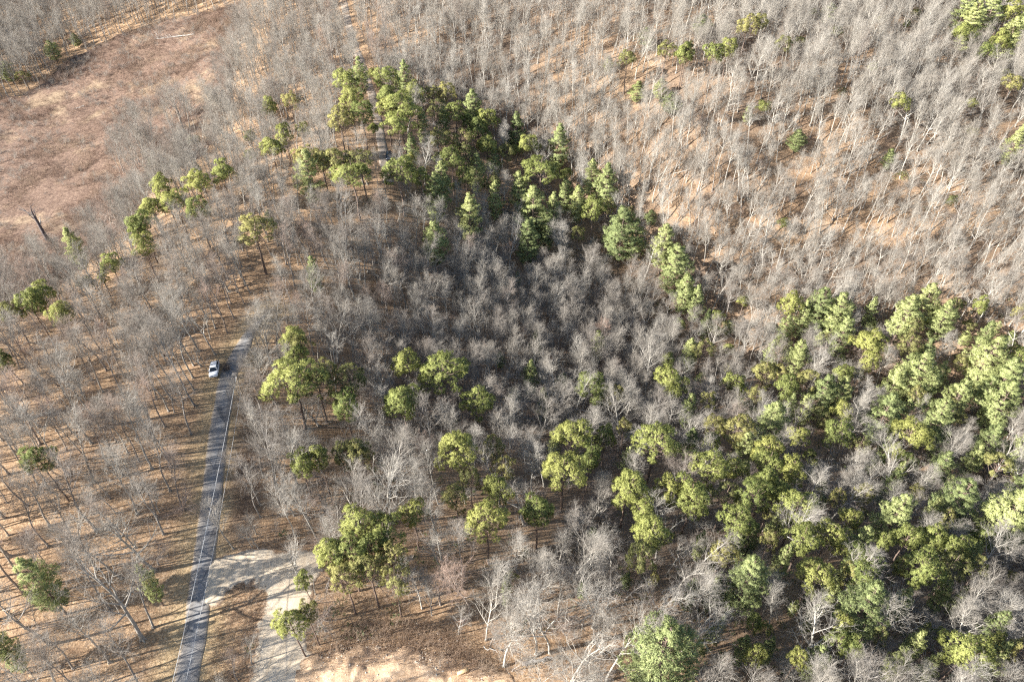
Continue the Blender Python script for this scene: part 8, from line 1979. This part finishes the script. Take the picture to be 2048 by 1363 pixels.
# ------------------------------------------------------------------ utility poles and wires
METAL = plain("galvanised", (.45, .46, .47), .45, .8); INSUL = plain("porcelain", (.55, .57, .58), .3)
WIREM = plain("bare_wire", (.52, .52, .51), .5)
P1 = np.array([*SPOT["pole"], surf1(*SPOT["pole"])])
def pole(p, label):
    o = empty("utility_pole", tuple(p)); S = Soup()
    z = np.array([-1, 0, 4, 8, 11.8]); tube_path(S, [(0, 0, k) for k in z], [.17, .165, .15, .125, .105], 12); obj("post", S.build("post", [POLEM], True), o)
    S = Soup(); tube_path(S, [(0, 0, 11.75), (0, 0, 12.05)], [.04, .04], 8); tube_path(S, [(0, 0, 11.95), (0, 0, 12.0), (0, 0, 12.08)], [.09, .1, .06], 10); obj("insulator", S.build("insulator", [INSUL], True), o)
    S = Soup(); tube_path(S, [(0, 0, 7.7), (-.32, 0, 7.7)], [.03, .03], 6); tube_path(S, [(-.32, 0, 7.6), (-.32, 0, 7.8)], [.05, .05], 8); obj("bracket", S.build("bracket", [METAL], True), o)
    return tag(o, label, "utility pole")
pole(P1, "brown wooden utility pole standing in the brush right of the road")
P2 = np.array([P1[0] + 11.3, P1[1] - 71.0, 0]); P2[2] = surf1(P2[0], P2[1])
pole(P2, "wooden utility pole at the near end of the pale wires")
def wire(h0, h1, dx, sag, label, rad=.026):
    t = np.linspace(0, 1, 25)[:, None]
    a = P1 + [dx, 0, h0]; b = P2 + [dx, 0, h1]
    P = a + (b - a) * t; P[:, 2] -= 4 * sag * (t * (1 - t))[:, 0]
    S = Soup(); tube_path(S, P, [rad] * 25, 5)
    return tag(obj("overhead_wire", S.build("overhead_wire", [WIREM], True)), label, "wire")
wire(12.06, 12.06, 0, 1.2, "upper pale wire running from pole top down along the road")
wire(7.7, 7.7, -.32, 1.9, "lower pale wire running beside the upper one along the road")

# ------------------------------------------------------------------ cars
GLASS = plain("dark_glass", (.02, .03, .045), .08, spec=.6); TYRE = plain("tyre_rubber", (.02, .02, .02), .8)
RIM = plain("alloy_rim", (.5, .5, .52), .3, .8); LAMPM = plain("lamp_glass", (.75, .77, .8), .1); TAILM = plain("tail_lamp", (.35, .02, .02), .2)
TRIM = plain("black_trim", (.03, .03, .032), .6); PLATEM = plain("plate", (.7, .7, .68), .5)
def car(name, x, y, rz, paint, label):
    o = empty(name, (x, y, surf1(x, y) + .02), rz)
    # body: rings of cross-section stations from nose (+y) to tail (-y): y, half width, sill z, shoulder z, deck z
    st = [(2.24, .62, .34, .52, .60), (2.14, .78, .27, .68, .78), (1.75, .87, .24, .80, .92), (1.05, .91, .24, .90, 1.02), (.6, .92, .24, .94, 1.04), (-.6, .92, .24, .95, 1.03), (-1.6, .91, .25, .96, 1.04), (-2.05, .86, .30, .93, 1.02), (-2.22, .76, .40, .80, .92)]
    V = []; F = []
    for (yy, w, z0, z1, z2) in st:
        V += [(-w * .9, yy, z0), (-w, yy, z0 + .18), (-w, yy, z1), (-w * .86, yy, z2), (w * .86, yy, z2), (w, yy, z1), (w, yy, z0 + .18), (w * .9, yy, z0)]
    n = 8
    for i in range(len(st) - 1):
        for k in range(n):
            F.append((i * n + k, i * n + (k + 1) % n, (i + 1) * n + (k + 1) % n, (i + 1) * n + k))
    S = Soup(); S.add(V, F); S.add(V[:n], [(0, 7, 6, 1), (1, 6, 5, 2), (2, 5, 4, 3)]); S.add(V[-n:], [(1, 6, 7, 0), (2, 5, 6, 1), (3, 4, 5, 2)])
    b = obj("body", S.build("body", [paint], True), o)
    # cabin: pillars and roof
    belt = [(.98, .77), (-1.98, .74)]; zb = 1.02; zr = 1.60
    roof = [(-.80, .30, zr - .05), (.80, .30, zr - .05)]
    rf = [(.33, .60, 1.52), (.05, .63, 1.60), (-.7, .64, 1.62), (-1.45, .61, 1.57), (-1.66, .58, 1.50)]
    V = []; F = []
    for (yy, w, z) in rf: V += [(-w, yy, z - .06), (-w * .85, yy, z), (w * .85, yy, z), (w, yy, z - .06)]
    for i in range(len(rf) - 1):
        for k in range(3): F.append((i * 4 + k, i * 4 + k + 1, i * 4 + 5 + k, i * 4 + 4 + k))
    S = Soup(); S.add(V, F)
    for sx in (-1, 1):                                    # pillars
        for (p, q) in (((.78 * sx, 1.02, 1.0), (.60 * sx, .33, 1.50)), ((.80 * sx, -.42, 1.0), (.63 * sx, -.5, 1.56)), ((.76 * sx, -1.95, 1.0), (.58 * sx, -1.62, 1.46))):
            A, Q = prisms([p], [q], [.06], [.05], 6); S.add(A, Q)
    obj("roof", S.build("roof", [paint], True), o)
    def pane(nm, q, par=o):
        S = Soup(); S.add(q, [(0, 1, 2, 3)]); return obj(nm, S.build(nm, [GLASS]), par)
    pane("windscreen", [(-.74, .99, 1.02), (.74, .99, 1.02), (.57, .36, 1.49), (-.57, .36, 1.49)])
    pane("rear_window", [(.70, -1.97, 1.02), (-.70, -1.97, 1.02), (-.54, -1.66, 1.46), (.54, -1.66, 1.46)])
    for sx in (-1, 1):
        pane("side_window", [(.775 * sx, .93, 1.02), (.595 * sx, .33, 1.48), (.625 * sx, -.45, 1.54), (.79 * sx, -.42, 1.02)])
        pane("side_window", [(.785 * sx, -.47, 1.02), (.62 * sx, -.52, 1.54), (.575 * sx, -1.58, 1.46), (.75 * sx, -1.88, 1.02)])
        S = Soup(); A, Q = prisms([(.84 * sx, .78, 1.06), (.88 * sx, .78, 1.10)], [(.98 * sx, .76, 1.10), (1.06 * sx, .74, 1.12)], [.03, .085], [.09, .06], 6); S.add(A, Q); obj("wing_mirror", S.build("wing_mirror", [paint], True), o)
        S = Soup(); A, Q = prisms([(.50 * sx, 2.20, .66)], [(.76 * sx, 2.02, .72)], [.09], [.09], 6); S.add(A, Q); obj("headlight", S.build("headlight", [LAMPM], True), o)
        S = Soup(); A, Q = prisms([(.78 * sx, -2.12, .72)], [(.76 * sx, -2.10, .98)], [.09], [.09], 6); S.add(A, Q); obj("tail_light", S.build("tail_light", [TAILM], True), o)
        for yy in (1.36, -1.36):
            S = Soup(); A, Q = prisms([(.70 * sx, yy, .33)], [(.93 * sx, yy, .33)], [.33], [.33], 18); S.add(A, Q)
            A, Q = prisms([(.93 * sx, yy, .33)], [(.932 * sx, yy, .33)], [.33], [.2], 18); S.add(A, Q)
            w = obj("wheel", S.build("wheel", [TYRE], False), o)
            S = Soup(); A, Q = prisms([(.926 * sx, yy, .33)], [(.936 * sx, yy, .33)], [.205], [.01], 12); S.add(A, Q); obj("rim", S.build("rim", [RIM]), w)
    S = Soup(); A, Q = prisms([(-.46, 2.235, .50)], [(.46, 2.235, .50)], [.085], [.085], 6); S.add(A, Q); obj("grille", S.build("grille", [TRIM]), o)
    S = Soup(); A, Q = prisms([(-.60, -.2, 1.63), (.60, -.2, 1.63)], [(-.57, -1.35, 1.60), (.57, -1.35, 1.60)], [.022, .022], [.022, .022], 5); S.add(A, Q); obj("roof_rail", S.build("roof_rail", [TRIM]), o)
    return tag(o, label, "car")
car("parked_car", *SPOT["car"], math.pi + .22, plain("silver_white_paint", (.78, .79, .80), .3, spec=.5, coat=.5), "silver-white car pulled off on the left verge of the road")
car("parked_car", *SPOT["far_car"], math.pi + .1, plain("dark_blue_paint", (.02, .025, .035), .25, spec=.5, coat=.5), "dark car on the narrow far road in the gap between pines")
